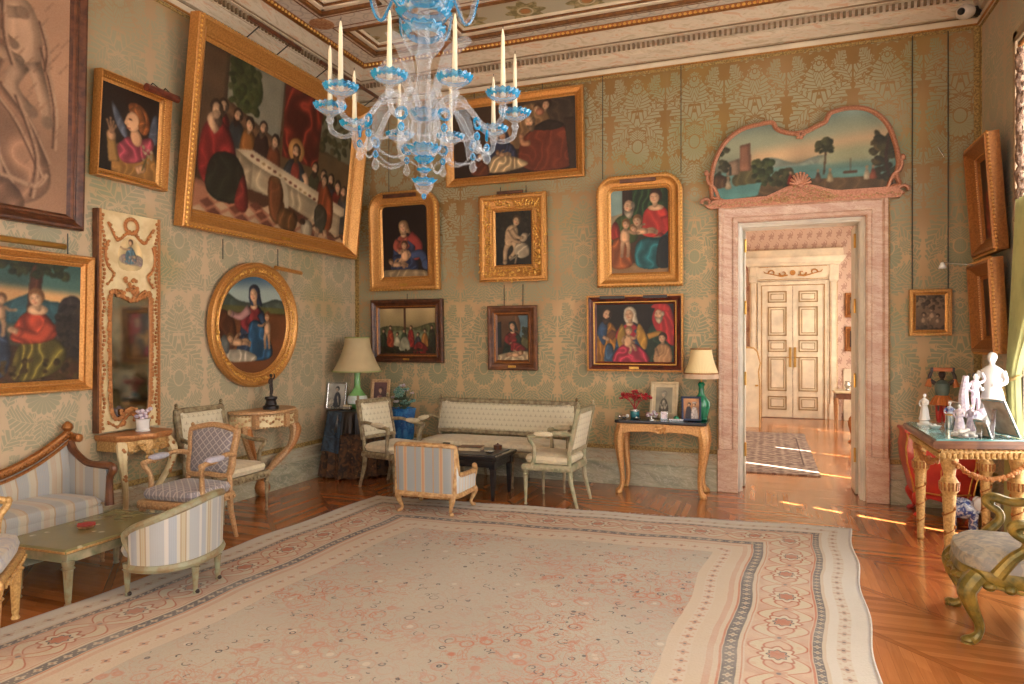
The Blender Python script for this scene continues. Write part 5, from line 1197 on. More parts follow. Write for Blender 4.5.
# ================================================================== FURNITURE
def fluted(b, x, y, h, r, n=12, fl=.12, z0=0.0, tip=.5):
    """straight tapering fluted leg with collar and foot, top at h"""
    prof = [(r * tip * 1.05, 0), (r * tip * 1.25, .02 * h), (r * tip * .8, .07 * h), (r * tip, .1 * h), (r * .86, .78 * h), (r * 1.15, .81 * h), (r * .8, .85 * h), (r * 1.0, .88 * h), (r * 1.05, h)]
    rings = []
    for k, (rr, z) in enumerate(prof):
        f = fl if 3 <= k <= 4 else 0
        rings.append([(x + rr * (1 - (f if j % 2 else 0)) * cos(2 * PI * j / (2 * n)), y + rr * (1 - (f if j % 2 else 0)) * sin(2 * PI * j / (2 * n)), z0 + z) for j in range(2 * n)])
    b.loft(rings); return b
def cabriole(b, x, y, h, dx, dy, r, out=.05, foot=.06, z0=0.0, n=8):
    L = math.hypot(dx, dy) or 1; dx, dy = dx / L, dy / L
    K = [(0.0, 1.0, 1.25), (out * .8, .86, 1.3), (out, .74, 1.15), (out * .5, .5, .85), (-out * .15, .28, .62), (-out * .1, .13, .55), (foot * .5, .05, .7), (foot, .025, .85), (foot * .95, .0, .8)]
    pts = spl([(x + dx * o, y + dy * o, z0 + h * z) for o, z, _ in K], 3); rr = [np.interp(i / (len(pts) - 1), np.linspace(0, 1, len(K)), [k[2] * r for k in K]) for i in range(len(pts))]
    b.tube(pts, rr, n); return b
def rounded_frame(w, h, kind, r=.05):
    if kind == 'rect': return outl('arch', w, h, 0, min(.02, r))
    if kind == 'arch': return spl([(-w / 2, 0), (w / 2, 0), (w / 2, h * .55), (w * .47, h * .84), (w * .3, h * .97), (0, h), (-w * .3, h * .97), (-w * .47, h * .84), (-w / 2, h * .55)], 4, True)
    if kind == 'cameo': return spl([(-w * .42, 0), (0, -.008), (w * .42, 0), (w * .47, h * .5), (w * .5, h * .84), (w * .42, h * .95), (0, h * 1.04), (-w * .42, h * .95), (-w * .5, h * .84), (-w * .47, h * .5)], 4, True)
def panel_frame(kind, w, h, t, dpt):
    o = rounded_frame(w, h, kind); b = B()
    b.loft([[(x, y, z) for x, z in offs(o, u)] for u, y in ((-t, dpt / 2), (-t, -dpt / 2 + .006), (-t + .008, -dpt / 2), (-.008, -dpt / 2), (0, -dpt / 2 + .008), (0, dpt / 2))], caps=False, loop=True); return b
def panel_pad(kind, w, h, t, puff):
    o = offs(rounded_frame(w, h, kind), -t + .004); cxm, czm = 0, h / 2; b = B()
    b.loft([[(cxm + (x - cxm) * k, y, czm + (z - czm) * k) for x, z in o] for k, y in ((1, .012), (1, -.004), (.93, -puff * .6), (.8, -puff * .9), (.4, -puff), (.02, -puff * 1.03))]); return b
def chair(name, label, cat, loc, rz, w=.56, d=.5, sh=.43, bh=.92, wood='grey_green_wood', seat='cream_seat', back='cream_sprig_back', pad=None, kind='rect', rake=10, leg=.026, bb=.12, arms=True, nl=2, beaded=True, cab=False, sd=.11, group=None, armm=None, outer=None, bt=.045):
    t = thing(name, label, cat, loc, rz, group); sr = sh - sd * .45
    fx = np.linspace(-w / 2 + leg, w / 2 - leg, nl)
    for x in fx:
        b = B()
        if cab: cabriole(b, x, -d / 2 + leg, sr - .02, .6 * (1 if x > 0 else -1), -1, leg, .03, .035)
        else: fluted(b, x, -d / 2 + leg, sr - .03, leg)
        obj('leg', b, wood, t)
    for x in fx * .9:
        b = B()
        if cab: cabriole(b, x, d / 2 - leg, sr - .02, .5 * (1 if x > 0 else -1), 1, leg, .025, .045)
        else: b.tube([(x * 1.02, d / 2 + .05, 0), (x, d / 2 - .01, (sr) * .6), (x, d / 2 - leg, sr)], [leg * .6, leg * .9, leg], 8)
        obj('leg', b, wood, t)
    b = B().loft([[(x * (1 if y < 0 else .92) * k, y * k2, z) for x, y in ((-w / 2, -d / 2), (w / 2, -d / 2), (w / 2, d / 2), (-w / 2, d / 2))] for k, k2, z in ((1, 1, sr - .055), (1.015, 1.02, sr - .045), (1.015, 1.02, sr - .01), (.98, .98, sr + .005))])
    if beaded:
        for i in range(int(w / .045)): b.box((-w / 2 + .03 + i * .045, -d / 2 - .012, sr - .03), (.022, .012, .022))
        for s in (-1, 1):
            for i in range(int(d / .05)): b.box((s * (w / 2 + .006) * (1 - .04 * i / (d / .05)), -d / 2 + .04 + i * .05, sr - .03), (.012, .022, .022))
    obj('seat_rail', b, wood, t, bevel=.004)
    b = B().cushion((0, -.005, sr + sd * .4), (w * .97, d * .97, sd), 3.2, 32, 8, 7); obj('seat', b, seat, t)
    # back
    H = bh - sh - bb; M = Matrix.Translation((0, d / 2 - .02, sh + bb)) @ Matrix.Rotation(rad(-rake), 4, 'X')
    fw_ = w * .97
    b = panel_frame(kind, fw_, H, bt, .04); b.xform(M)
    for s in (-1, 1):
        p0 = M @ Vector((s * (fw_ / 2 - bt / 2) * (.9 if kind == 'cameo' else 1), 0, .01)); b.tube([(s * (w * .46 - leg), d / 2 - leg, sr - .03), tuple(p0)], [leg * .9, leg * .8], 8)
        if kind != 'arch' or True:
            p1 = M @ Vector((s * (fw_ / 2 - bt * .5) * (.96 if kind == 'cameo' else 1), 0, H * (.9 if kind == 'cameo' else 1.0))); b.lathe([(.008, 0), (.018, .008), (.01, .018), (.016, .03), (.006, .045)], tuple(p1), 8)
    obj('back_frame', b, wood, t)
    b = panel_pad(kind, fw_, H, bt, .035); b.xform(M); obj('backrest', b, back, t)
    if outer: b = panel_pad(kind, fw_, H, bt, -.02); b.xform(M); obj('outer_back', b, outer, t, label='plain outside of the upholstered back')
    if arms:
        for s in (-1, 1):
            p = M @ Vector((s * (fw_ / 2 - bt * .4), -.01, H * .42)); za = sh + .215; xs = s * (w / 2 - .012)
            q = spl([tuple(p), (s * w / 2, d / 2 - .12, za + .03), (s * (w / 2 + .012), -.02, za), (s * (w / 2 + .012), -d * .27, za - .005), (s * (w / 2 + .014), -d * .34, za - .03), (xs, -d * .27, za - .1), (xs, -d * .26, sr + .05), (xs, -d * .32, sr - .01)], 4)
            a = obj('arm', B().tube(q, [.02, .017, .017, .02, .02, .017, .02, .024], 8).ell((s * (w / 2 + .013), -d * .345, za - .012), .022, 8, 6), armm or wood, t)
            if pad: obj('arm_pad', B().cushion((s * (w / 2 + .01), -.02, za + .018), (.055, d * .42, .05), 2.4, 16, 6, 3), pad, a)
    return t
# -- round the black table at the back wall
chair('settee', 'long cream sprigged settee with grey-green frame against the back wall', 'sofa', (-2.68, 6.72, 0), 0, 1.68, .54, .42, .85, 'grey_green_wood', 'cream_seat', 'cream_sprig_back', 'cream_seat', 'rect', 8, .024, .045, nl=4)
chair('armchair', 'cream square-back armchair in profile at the right end of the black table, facing left', 'chair', (-1.85, 6.13, 0), rad(-90 - 3), .50, .46, .42, .90, 'green_wood', 'cream_seat', 'cream_sprig_back', 'cream_seat', 'rect', 12, .024, .06, outer='cream_sprig_back')
chair('armchair', 'cream square-back armchair in front of the draped corner table, facing right', 'chair', (-3.58, 6.16, 0), rad(90 - 12), .50, .46, .42, .90, 'grey_green_wood', 'cream_seat', 'cream_sprig_back', 'cream_seat', 'rect', 12, .024, .07)
chair('armchair', 'cream square-back armchair against the left wall between the two gilt consoles', 'chair', (-4.34, 4.645, 0), rad(90), .56, .46, .40, .93, 'grey_green_wood', 'cream_seat', 'cream_sprig_back', None, 'rect', 11, .022, .08)
chair('armchair', 'lilac-grey lattice armchair with arched gilt back and padded arms, left of the carpet', 'chair', (-3.965, 3.87, 0), rad(4), .47, .46, .41, .86, 'gold_beige', 'lilac_seat', 'lilac_lattice', 'lilac_pad', 'cameo', 10, .024, .06, bt=.04)
chair('armchair', 'gilt fluted-leg armchair cut off by the left edge of the picture', 'chair', (-3.70, 2.17, .019), rad(180 - 45 + 2), .56, .48, .42, .9, 'gold_pale', 'blue_floral', 'blue_floral', None, 'cameo', 10, .034, .06, sd=.14)
# -- low tub-shaped chairs
mat('bergere_wood', col=(206, 168, 118), col2=(166, 122, 76), rough=.45, ns=30)
def tub(name, label, loc, rz, W, D, sh, zf, zb, fab, inner, wood, seat, legs, ex=2.6, ang=118, cab=False, thick=.05, roll=True, sag=1.6, corner=None, armfab=None):
    t = thing(name, label, 'chair', loc, rz)
    sgp = lambda v, p: math.copysign(abs(v) ** p, v)
    A = np.linspace(-rad(ang), rad(ang), 33)
    pos = lambda a, k: (W / 2 * k * sgp(sin(a), 2 / ex), D / 2 * k * sgp(cos(a), 2 / ex))
    def top(a):
        if corner is None: return zb + (zf - zb) * (abs(a) / rad(ang)) ** sag
        k = min(1, max(0, (abs(a) - rad(corner)) / rad(26))); return zb - .012 * (abs(a) / rad(corner)) ** 2 + (zf - zb) * k * k * (3 - 2 * k)
    z0 = sh - .08
    def shell(k0, k1, dz, A=A):
        rings = []
        for a in A:
            (x0, y0), (x1, y1) = pos(a, k0), pos(a, k1); z1 = top(a) - dz
            fl = 1 + .10 * (z1 - z0)
            rings.append([(x0, y0, z0), (x0 * fl, y0 * fl, z1), (x1 * fl, y1 * fl, z1), (x1, y1, z0)])
        return B().loft(rings)
    if corner is None: obj('outer_back', shell(1.0, .95, .012), fab, t)
    else:
        obj('outer_back', shell(1.0, .95, .012, np.linspace(-rad(corner), rad(corner), 25)), fab, t)
        for s in (-1, 1):
            obj('outer_arm', shell(1.0, .95, .012, np.linspace(s * rad(corner), s * rad(ang), 14)), armfab, t, label='light striped side below the arm')
            x, y = pos(s * rad(corner), .985); obj('back_post', B().tube([(x, y, z0), (x * 1.01, y * 1.01, (z0 + zb) / 2), (x * 1.03, y * 1.03, zb - .02)], [.022, .016, .02], 8), wood, t)
    obj('inner_back', shell(.95, .84, .012), inner, t)
    def rail(k, z, r, fl=1.0): return B().tube([(*[q * (1 + (.10 * (top(a) - z0) if z is None else 0)) for q in pos(a, k)], top(a) if z is None else z) for a in A], r, 8, fl)
    b = rail(.96, None, .024, .8)
    for s in (-1, 1):
        x, y = pos(s * rad(ang), .95); b.tube(spl([(x * 1.03, y, zf), (x, y - .035, zf - .03), (x, y - .03, zf - .08), (x, y, sh), (x, y, z0)], 4), [.024, .026, .018, .02, .024], 8)
    obj('top_rail', b, wood, t)
    b = rail(.97, z0, .026, 1.0); x, y = pos(rad(ang), .97); b.tube([(x, y, z0), (x * .5, y - .06, z0 - .005), (0, y - .075, z0), (-x * .5, y - .06, z0 - .005), (-x, y, z0)], .026, 8)
    obj('seat_rail', b, wood, t)
    obj('seat', B().cushion((0, -.02, sh), (W * .9, D * .92, .12), 3, 28, 8, 3.2), seat, t)
    for (x, y) in legs:
        b = B()
        if cab: cabriole(b, x, y, z0 + .01, x, y, .024, .03, .02)
        else: fluted(b, x, y, z0, .024)
        o = obj('leg', b, wood, t)
        if not cab: obj('caster', B().ell((x, y + .012, .012), (.012, .016, .013)), 'bronze', o)
    return t
E.nt = None
ST3F = lambda: None
def tubsilk():
    x, y, z = xyz(OBJ()); u = at2(x, y) * .30; f = fr(u / .21 + .3)
    col = C(*ST3[-1][1])
    for e, c in reversed(ST3[:-1]): col = mixc((f < e), col, C(*c))
    return mixc(step(sn(u * 560.0), .5) * .15, col, C(170, 176, 186)), noise(240.0, 1)
mat('tub_silk', tubsilk, rough=.35, sheen=.2, bump=.05)
tub('tub_chair', 'low silk-striped tub chair with pale green frame, its back to the carpet', (-3.36, 3.18, .018), rad(-90 + 14), .62, .47, .27, .40, .55, 'tub_silk', 'tub_silk', 'pale_green_wood', 'tub_silk', [(-.2, -.17), (.2, -.17), (-.12, .2), (.12, .2)], 2.2, 112)
tub('bergere_chair', 'low grey striped bergere with gilt frame and cabriole legs seen from behind', (-2.73, 5.425, .026), rad(180), .60, .48, .24, .36, .585, 'grey_stripe', 'light_stripe', 'bergere_wood', 'light_stripe', [(-.25, -.2), (.25, -.2), (-.235, .2), (.235, .2)], 7.0, 118, True, corner=50, armfab='light_stripe')
# -- striped sofa along the left wall, curved crest with gilt carving
t = thing('sofa', 'blue and cream striped sofa with curved gilt crest along the left wall', 'sofa', (-4.60, 2.55, 0), PI / 2)
LW = .86
crest = lambda x: .60 + .245 * (abs(x) / LW) ** 2.6
xs = np.linspace(-LW, LW, 41)
b = B().loft([[(x, .0, .40), (x, -.055, .40), (x, -.075 + .02 * abs(x / LW), (.4 + crest(x)) / 2), (x, -.03, crest(x) - .03), (x, .02, crest(x) - .03)] for x in xs]); obj('backrest', b, 'silk_stripe_x', t)
b = B().tube([(x, -.01, crest(x)) for x in xs], .032, 8, .8); b.tube([(x, -.035, crest(x) - .045) for x in xs], .012, 6)
for i in range(70):
    x = -LW + .03 + i * .0245; b.ell((x, -.045, crest(x) + .002), (.013, .012, .012), 6, 4)
obj('crest_rail', b, 'gold_dark', t, label='gilt carved crest rail dipping in the middle')
for s in (-1, 1):
    b = B()
    b.lathe([(.012, 0), (.034, .014), (.02, .03), (.036, .055), (.03, .08), (.008, .1)], (s * LW, -.01, crest(LW) - .015), 10)
    b.tube([(s * (LW + .02), .03, crest(LW) - .02), (s * (LW + .02), -.09, crest(LW) - .03)], .03, 10); b.ell((s * (LW + .02), -.1, crest(LW) - .03), (.03, .012, .03), 10, 4)
    obj('finial', b, 'gold_dark', t)
for s in (-1, 1):
    a = obj('arm', B().tube(spl([(s * LW, -.03, crest(LW) - .06), (s * LW, -.08, .72), (s * LW, -.2, .655), (s * LW, -.33, .645), (s * LW, -.42, .645), (s * LW, -.445, .62), (s * LW, -.41, .55), (s * LW, -.41, .38)], 5), [.03, .026, .024, .024, .028, .026, .022, .03], 8), 'walnut', t, label='brown carved arm')
    obj('arm_panel', B().prism(spl([(-.05, .4), (-.05, .74), (-.1, .69), (-.2, .63), (-.40, .62), (-.40, .4)], 1, True), s * LW - .02, s * LW + .02, 'yz'), 'silk_stripe_y', a)
obj('seat', B().cushion((0, -.20, .405), (LW * 1.98, .42, .13), 3.4, 40, 8, 9), 'silk_stripe_x', t)
obj('seat_rail', B().cushion((0, -.20, .335), (LW * 1.98, .41, .12), 12, 40, 8, 14), 'silk_stripe_x', t)
obj('lower_rail', B().bx(-LW, LW, -.405, -.0, .25, .29), 'gold_beige', t, bevel=.006)
for x in (-LW + .03, -LW / 3, LW / 3, LW - .03):
    for y in (-.38, -.03): obj('leg', fluted(B(), x, y, .27, .026), 'gold_beige', t)
# -- low green games table
t = thing('coffee_table', 'low painted green table with gilt edge in front of the striped sofa', 'table', (-3.90, 3.07, 0), rad(2)); TW_, TL_ = .53, .80
b = B().loft([[(sx * (TW_ / 2 + e), sy * (TL_ / 2 + e), z) for sx, sy in ((-1, -1), (1, -1), (1, 1), (-1, 1))] for e, z in ((-.02, .305), (.0, .315), (.006, .328), (-.004, .342))]); obj('tabletop', b, 'table_top_green', t, smooth=0)
b = B()
for e, z in ((.004, .326),):
    for x0, x1, y0, y1 in ((-TW_ / 2 - e, -TW_ / 2 + .006, -TL_ / 2, TL_ / 2), (TW_ / 2 - .006, TW_ / 2 + e + .003, -TL_ / 2, TL_ / 2), (-TW_ / 2, TW_ / 2, -TL_ / 2 - e - .003, -TL_ / 2 + .006), (-TW_ / 2, TW_ / 2, TL_ / 2 - .006, TL_ / 2 + e)): b.bx(x0, x1, y0, y1, .318, .33)
obj('gilt_edge', b, 'gold_pale', t)
obj('apron', B().bx(-TW_ / 2 + .045, TW_ / 2 - .045, -TL_ / 2 + .045, TL_ / 2 - .045, .245, .31), 'green_wood', t, bevel=.006)
for sx in (-1, 1):
    for sy in (-1, 1): obj('leg', fluted(B(), sx * (TW_ / 2 - .07), sy * (TL_ / 2 - .07), .26, .032), 'pale_green_wood', t)
t = thing('ashtray', 'small red and cream dish on the low green table', 'dish', (-3.93, 3.04, .342), rad(20))
obj('dish', B().lathe([(.03, 0), (.045, .004), (.055, .02), (.05, .022), (.035, .009), (.001, .008)], n=6), 'ceil_rosette', t); obj('rim', B().lathe([(.052, .018), (.057, .02), (.056, .026), (.05, .025)], n=6), 'paint_red', t)
# -- black table with glass top
t = thing('coffee_table', 'black lacquer square table with glassy top before the cream settee', 'table', (-2.73, 6.12, 0), rad(-1)); W2, D2, ZT = .80, .52, .42
obj('tabletop', B().loft([[(sx * (W2 / 2 + e), sy * (D2 / 2 + e), z) for sx, sy in ((-1, -1), (1, -1), (1, 1), (-1, 1))] for e, z in ((-.015, ZT - .045), (.0, ZT - .035), (.004, ZT - .008), (-.004, ZT))]), 'black_lacquer', t, smooth=0)
obj('glass_top', B().bx(-W2 / 2 + .05, W2 / 2 - .05, -D2 / 2 + .05, D2 / 2 - .05, ZT, ZT + .006), 'grey_lacquer', t, label='grey glass panel in the top')
obj('apron', B().bx(-W2 / 2 + .03, W2 / 2 - .03, -D2 / 2 + .03, D2 / 2 - .03, ZT - .11, ZT - .04), 'black_lacquer', t, bevel=.004)
for sx in (-1, 1):
    for sy in (-1, 1): obj('leg', B().loft([[(sx * (W2 / 2 - .055) + a * r, sy * (D2 / 2 - .055) + c * r, z) for a, c in ((-1, -1), (1, -1), (1, 1), (-1, 1))] for r, z in ((.011, 0), (.014, .03), (.024, ZT - .13), (.03, ZT - .12), (.03, ZT - .05))]), 'black_lacquer', t, smooth=0)
zt = ZT + .006
t = thing('desk_clock', 'small black cube box on the left of the black table', 'box', (-2.96, 6.10, zt)); obj('case', B().bx(-.035, .035, -.02, .02, 0, .065), 'black_lacquer', t, bevel=.006); obj('silver_face', B().bx(-.024, .024, -.023, -.019, .012, .054), 'silver', t)
t = thing('book', 'thick pale book lying at the middle of the black table', 'book', (-2.70, 6.12, zt), rad(8)); obj('pages', B().bx(-.11, .105, -.075, .075, .005, .035), 'photo_cream', t); obj('cover', B().bx(-.115, .11, -.08, .08, 0, .005).bx(-.115, .11, -.08, .08, .035, .04).bx(-.115, -.11, -.08, .08, 0, .04), 'walnut', t)
t = thing('dish', 'small dark oval dish near the right front corner of the black table', 'dish', (-2.46, 6.0, zt)); obj('bowl', B().lathe([(.025, 0), (.045, .012), (.05, .024), (.046, .024), (.03, .008), (.001, .006)], n=14), 'bronze', t); obj('rim', B().lathe([(.046, .022), (.053, .022), (.053, .028), (.046, .027)], n=14), 'silver', t)
t = thing('trinket_box', 'small round brown box at the right back of the black table', 'box', (-2.48, 6.26, zt)); obj('body', B().lathe([(.04, 0), (.042, .03), (.04, .032)], n=16), 'walnut', t); obj('lid', B().lathe([(.044, .032), (.042, .042), (.01, .05), (.008, .06), (.0, .062)], n=16), 'frame_brown', t)
# -- gilt side table by the doorway
t = thing('side_table', 'gilt side table with cabriole legs and dark marble top left of the doorway', 'table', (-.965, 6.85, 0)); gw, gd, gz = .86, .42, .72
pr = spl([(-gw / 2, -gd / 2), (-gw / 2 + .1, -gd / 2 - .012), (0, -gd / 2 + .005), (gw / 2 - .1, -gd / 2 - .012), (gw / 2, -gd / 2)], 3)
po = pr + [(gw / 2, gd / 2), (-gw / 2, gd / 2)]
obj('top', B().loft([[(x * k, y * k, z) for x, y in po] for k, z in ((.99, gz - .03), (1.01, gz - .022), (1.01, gz - .008), (1.0, gz))]), 'black_lacquer', t, label='dark marble top', smooth=0)
ap = [(-gw / 2 + .03, gz - .03), (gw / 2 - .03, gz - .03), (gw / 2 - .035, gz - .15), (gw / 2 - .14, gz - .115), (.1, gz - .105), (0, gz - .125), (-.1, gz - .105), (-gw / 2 + .14, gz - .115), (-gw / 2 + .035, gz - .15)]
b = B().prism(ap, -gd / 2 + .01, -gd / 2 + .035); b.prism(ap, gd / 2 - .035, gd / 2 - .01)
for s in (-1, 1): b.bx(s * (gw / 2 - .03), s * (gw / 2 - .055), -gd / 2 + .02, gd / 2 - .02, gz - .13, gz - .03)
b.bx(-gw / 2 + .015, gw / 2 - .015, -gd / 2 + .008, gd / 2 - .008, gz - .05, gz - .03)
obj('apron', b, 'gilt_table', t, bevel=.005)
b = B()
for k in range(7): a = rad(180 + k * 30); b.tube([(0, -gd / 2 - .0, gz - .075), (.055 * cos(a), -gd / 2 - .01, gz - .07 + .05 * sin(a))], [.008, .014], 6)
b.ell((0, -gd / 2 - .005, gz - .07), (.03, .02, .025)); obj('carved_shell', b, 'gilt_table', t)
for sx in (-1, 1):
    for sy in (-1, 1):
        b = cabriole(B(), sx * (gw / 2 - .055), sy * (gd / 2 - .055), gz - .05, sx * .8, sy * .25, .04, .03, .03); fxp = sx * (gw / 2 - .055)
        b.tube([(fxp + sx * (.03 + .022 * cos(a * .7) * (1 - a / 12)), sy * (gd / 2 - .05) - sy * .0, gz - .2 + .03 * sin(a * .7) * (1 - a / 12)) for a in range(9)], [.016, .008], 6)
        o = obj('leg', b, 'gilt_table', t); obj('foot_block', B().box((fxp + sx * .025, sy * (gd / 2 - .05), .012), (.06, .06, .024)), 'gold_pale', o, bevel=.006)
def photo_frame(label, loc, rz, W, H, fw, m, pic, tilt=-12, dpt=.02, mount=None):
    t = thing('photo_frame', label, 'photo frame', loc, rz, None, rad(tilt))
    b = B().loft([[(x, -y, z) for x, z in outl('rect', W - 2 * fw, H - 2 * fw, u)] for u, y in ((0, .0), (0, dpt * .8), (.3 * fw, dpt), (.8 * fw, dpt), (fw, dpt * .8), (fw, 0))], caps=False, loop=True); b.xform(Matrix.Translation((0, 0, fw))); obj('frame', b, m, t, smooth=0)
    mo = mount or 0
    if mo: obj('mount', B().bx(-W / 2 + fw, W / 2 - fw, -.008, -.002, fw, H - fw), 'photo_cream', t)
    P = pic(W - 2 * fw - 2 * mo, H - 2 * fw - 2 * mo); c = P.mesh('photograph', t, None, -.0095); c.location = (0, 0, fw + mo)
    sl = math.tan(rad(abs(tilt))) * H * .7
    obj('easel_strut', B().loft([[(-.02, .002, H * .7), (.02, .002, H * .7), (.02, .004, H * .7), (-.02, .004, H * .7)], [(-.03, H * .36, .02 * 0 + H * .0 + .0 + H * .08), (.03, H * .36, H * .08), (.03, H * .37, H * .08), (-.03, H * .37, H * .08)]]), 'frame_black', t)
    return t
def ph_bw(w, h):
    P = Pic(w, h, .004, 21).bg((150, 150, 140), (170, 168, 156)); W = P.W; P.s_([(.25 * W, 0), (.3 * W, .4), (.5 * W, .56), (.7 * W, .4), (.75 * W, 0)], (88, 88, 84), .4, .3); P.s_([(.4 * W, .3), (.44 * W, .5), (.56 * W, .5), (.6 * W, .3)], (200, 198, 190), .3, .2); P.limb([(.3 * W, .36), (.42 * W, .14), (.5 * W, .36)], .03, .02, (206, 204, 196)); P.limb([(.7 * W, .36), (.58 * W, .14), (.52 * W, .36)], .03, .02, (206, 204, 196)); P.head(.5 * W, .72, .1, 0, (206, 206, 200), skin=(196, 194, 186)); return P
def ph_couple(w, h):
    P = Pic(w, h, .003, 22).bg((216, 156, 110), (150, 100, 70)); W = P.W; P.s_([(.14 * W, 0), (.18 * W, .5), (.34 * W, .62), (.48 * W, .5), (.5 * W, 0)], (52, 48, 66), .3, .2); P.s_([(.5 * W, 0), (.54 * W, .5), (.7 * W, .6), (.86 * W, .5), (.92 * W, 0)], (206, 200, 214), .3, .3); P.head(.36 * W, .7, .07, 0, (50, 40, 40)); P.head(.68 * W, .7, .07, 0, (90, 70, 60)); P.e(.7 * W, .8, .12, .05, (210, 204, 214)); return P
def ph_suit(w, h):
    P = Pic(w, h, .004, 23).bg((190, 194, 196), (150, 154, 160)); W = P.W; P.s_([(.36 * W, .05), (.4 * W, .5), (.54 * W, .66), (.72 * W, .56), (.8 * W, .2), (.7 * W, .02)], (62, 66, 82), .4, .3); P.limb([(.58 * W, .5), (.62 * W, .3), (.68 * W, .12)], .03, .02, (214, 212, 206)); P.head(.54 * W, .78, .085, 0, (80, 78, 80), skin=(200, 196, 190)); P.s_([(.04 * W, .1), (.1 * W, .34), (.3 * W, .38), (.38 * W, .2)], (206, 206, 204), .3, .2); return P
def ph_warm(w, h):
    P = Pic(w, h, .004, 24).bg((96, 60, 62), (70, 44, 48)); W = P.W; P.s_([(.2 * W, .1), (.3 * W, .4), (.55 * W, .5), (.8 * W, .34), (.86 * W, .06)], (130, 84, 84), .4, .3); P.head(.52 * W, .66, .1, 0, (120, 74, 60)); P.limb([(.3 * W, .4), (.5 * W, .3)], .05, .03, (206, 146, 130)); return P
photo_frame('large cream mounted black and white portrait photo on the gilt side table', (-.965, 6.90, gz + .003), rad(-4), .275, .365, .026, 'photo_cream', ph_bw, mount=.03)
photo_frame('small navy framed photo of a couple on the right of the gilt side table', (-.68, 6.76, gz + .003), rad(8), .185, .235, .02, 'photo_blue', ph_couple)
def lamp(label, loc, body, shade, trim, prof, z0, z1, r0, r1, band=None, fr_=True, flower=None):
    t = thing('table_lamp', label, 'lamp', loc)
    obj('vase_base', B().lathe(prof, n=24), body, t)
    if flower: obj('painted_belly', B().lathe(flower, n=24), 'jade_flower', t, label='flower-painted belly of the vase')
    H = z1 - z0; pr_ = [(r0 + (r1 - r0) * (1 - (1 - k) ** 1.7), z0 + H * k) for k in np.linspace(0, 1, 8)]
    s = obj('lamp_shade', B().loft([[(r * cos(2 * PI * k / 40), r * sin(2 * PI * k / 40), z) for k in range(40)] for r, z in pr_], caps=False), shade, t)
    md = s.modifiers.new('thick', 'SOLIDIFY'); md.thickness = .003
    obj('lower_trim', B().lathe([(r0 - .002, z0), (r0 + .004, z0), (r0 + .002, z0 + .012), (r0 - .004, z0 + .012)], n=40), trim, s); obj('upper_trim', B().lathe([(r1 - .002, z1 - .01), (r1 + .004, z1 - .01), (r1 + .003, z1 + .002), (r1 - .003, z1 + .002)], n=40), trim, s)
    if fr_: obj('fringe', B().loft([[((r0 + .003 * (j % 2)) * cos(2 * PI * j / 90), (r0 + .003 * (j % 2)) * sin(2 * PI * j / 90), z) for j in range(90)] for z in (z0 - .045, z0)], caps=False), 'fringe', s, label='pale pink fringe along the lower edge')
    zt_ = prof[-1][1]
    obj('stem', B().tube([(0, 0, zt_ - .01), (0, 0, z1 - .02)], .007, 8).tube([(-r1, 0, z1 - .02), (r1, 0, z1 - .02)], .003, 6), 'brass', t)
    return t
lamp('lamp with emerald glass bottle base and pleated cream shade on the gilt side table', (-.60, 6.90, gz + .001), 'emerald', 'shade_cream', 'gold_dark', [(.06, 0), (.066, .012), (.06, .02), (.07, .06), (.088, .13), (.084, .18), (.05, .225), (.028, .26), (.026, .32), (.036, .345), (.03, .36), (.02, .37)], .45, .695, .165, .10)
t = thing('coral_tree', 'little red coral tree in a teal pot on the left of the gilt side table', 'ornament', (-1.24, 6.86, gz))
obj('pot', B().lathe([(.035, 0), (.046, .01), (.05, .04), (.045, .075), (.05, .082), (.046, .088), (.038, .08), (.001, .075)], n=18), 'teal', t)
b = B(); q = random.Random(6); obj('pot_band', B().lathe([(.047, .068), (.052, .07), (.052, .086), (.047, .09)], n=18), 'silver', t)
def twig(p, d, l, r, dep):
    e = p + d * l; b.tube([p, (p + e) / 2 + Vector((q.uniform(-.006, .006), q.uniform(-.006, .006), .004)), e], [r, r * .7], 5)
    if dep == 0:
        b.ell(e, (.011, .011, .009), 6, 4); b.ell(p + d * l * .5, .008, 6, 4); return
    for i in range(3 if dep > 1 else 4):
        nd = (d * .8 + Vector((q.uniform(-1.2, 1.2), q.uniform(-.8, .8), q.uniform(-.45, .5)))).normalized(); twig(e, nd, l * q.uniform(.55, .8), r * .65, dep - 1)
for dx in (-.55, 0, .5): twig(Vector((0, 0, .078)), Vector((dx, q.uniform(-.2, .2), 1)).normalized(), .085, .007, 3)
obj('coral_branches', b, 'coral', t)
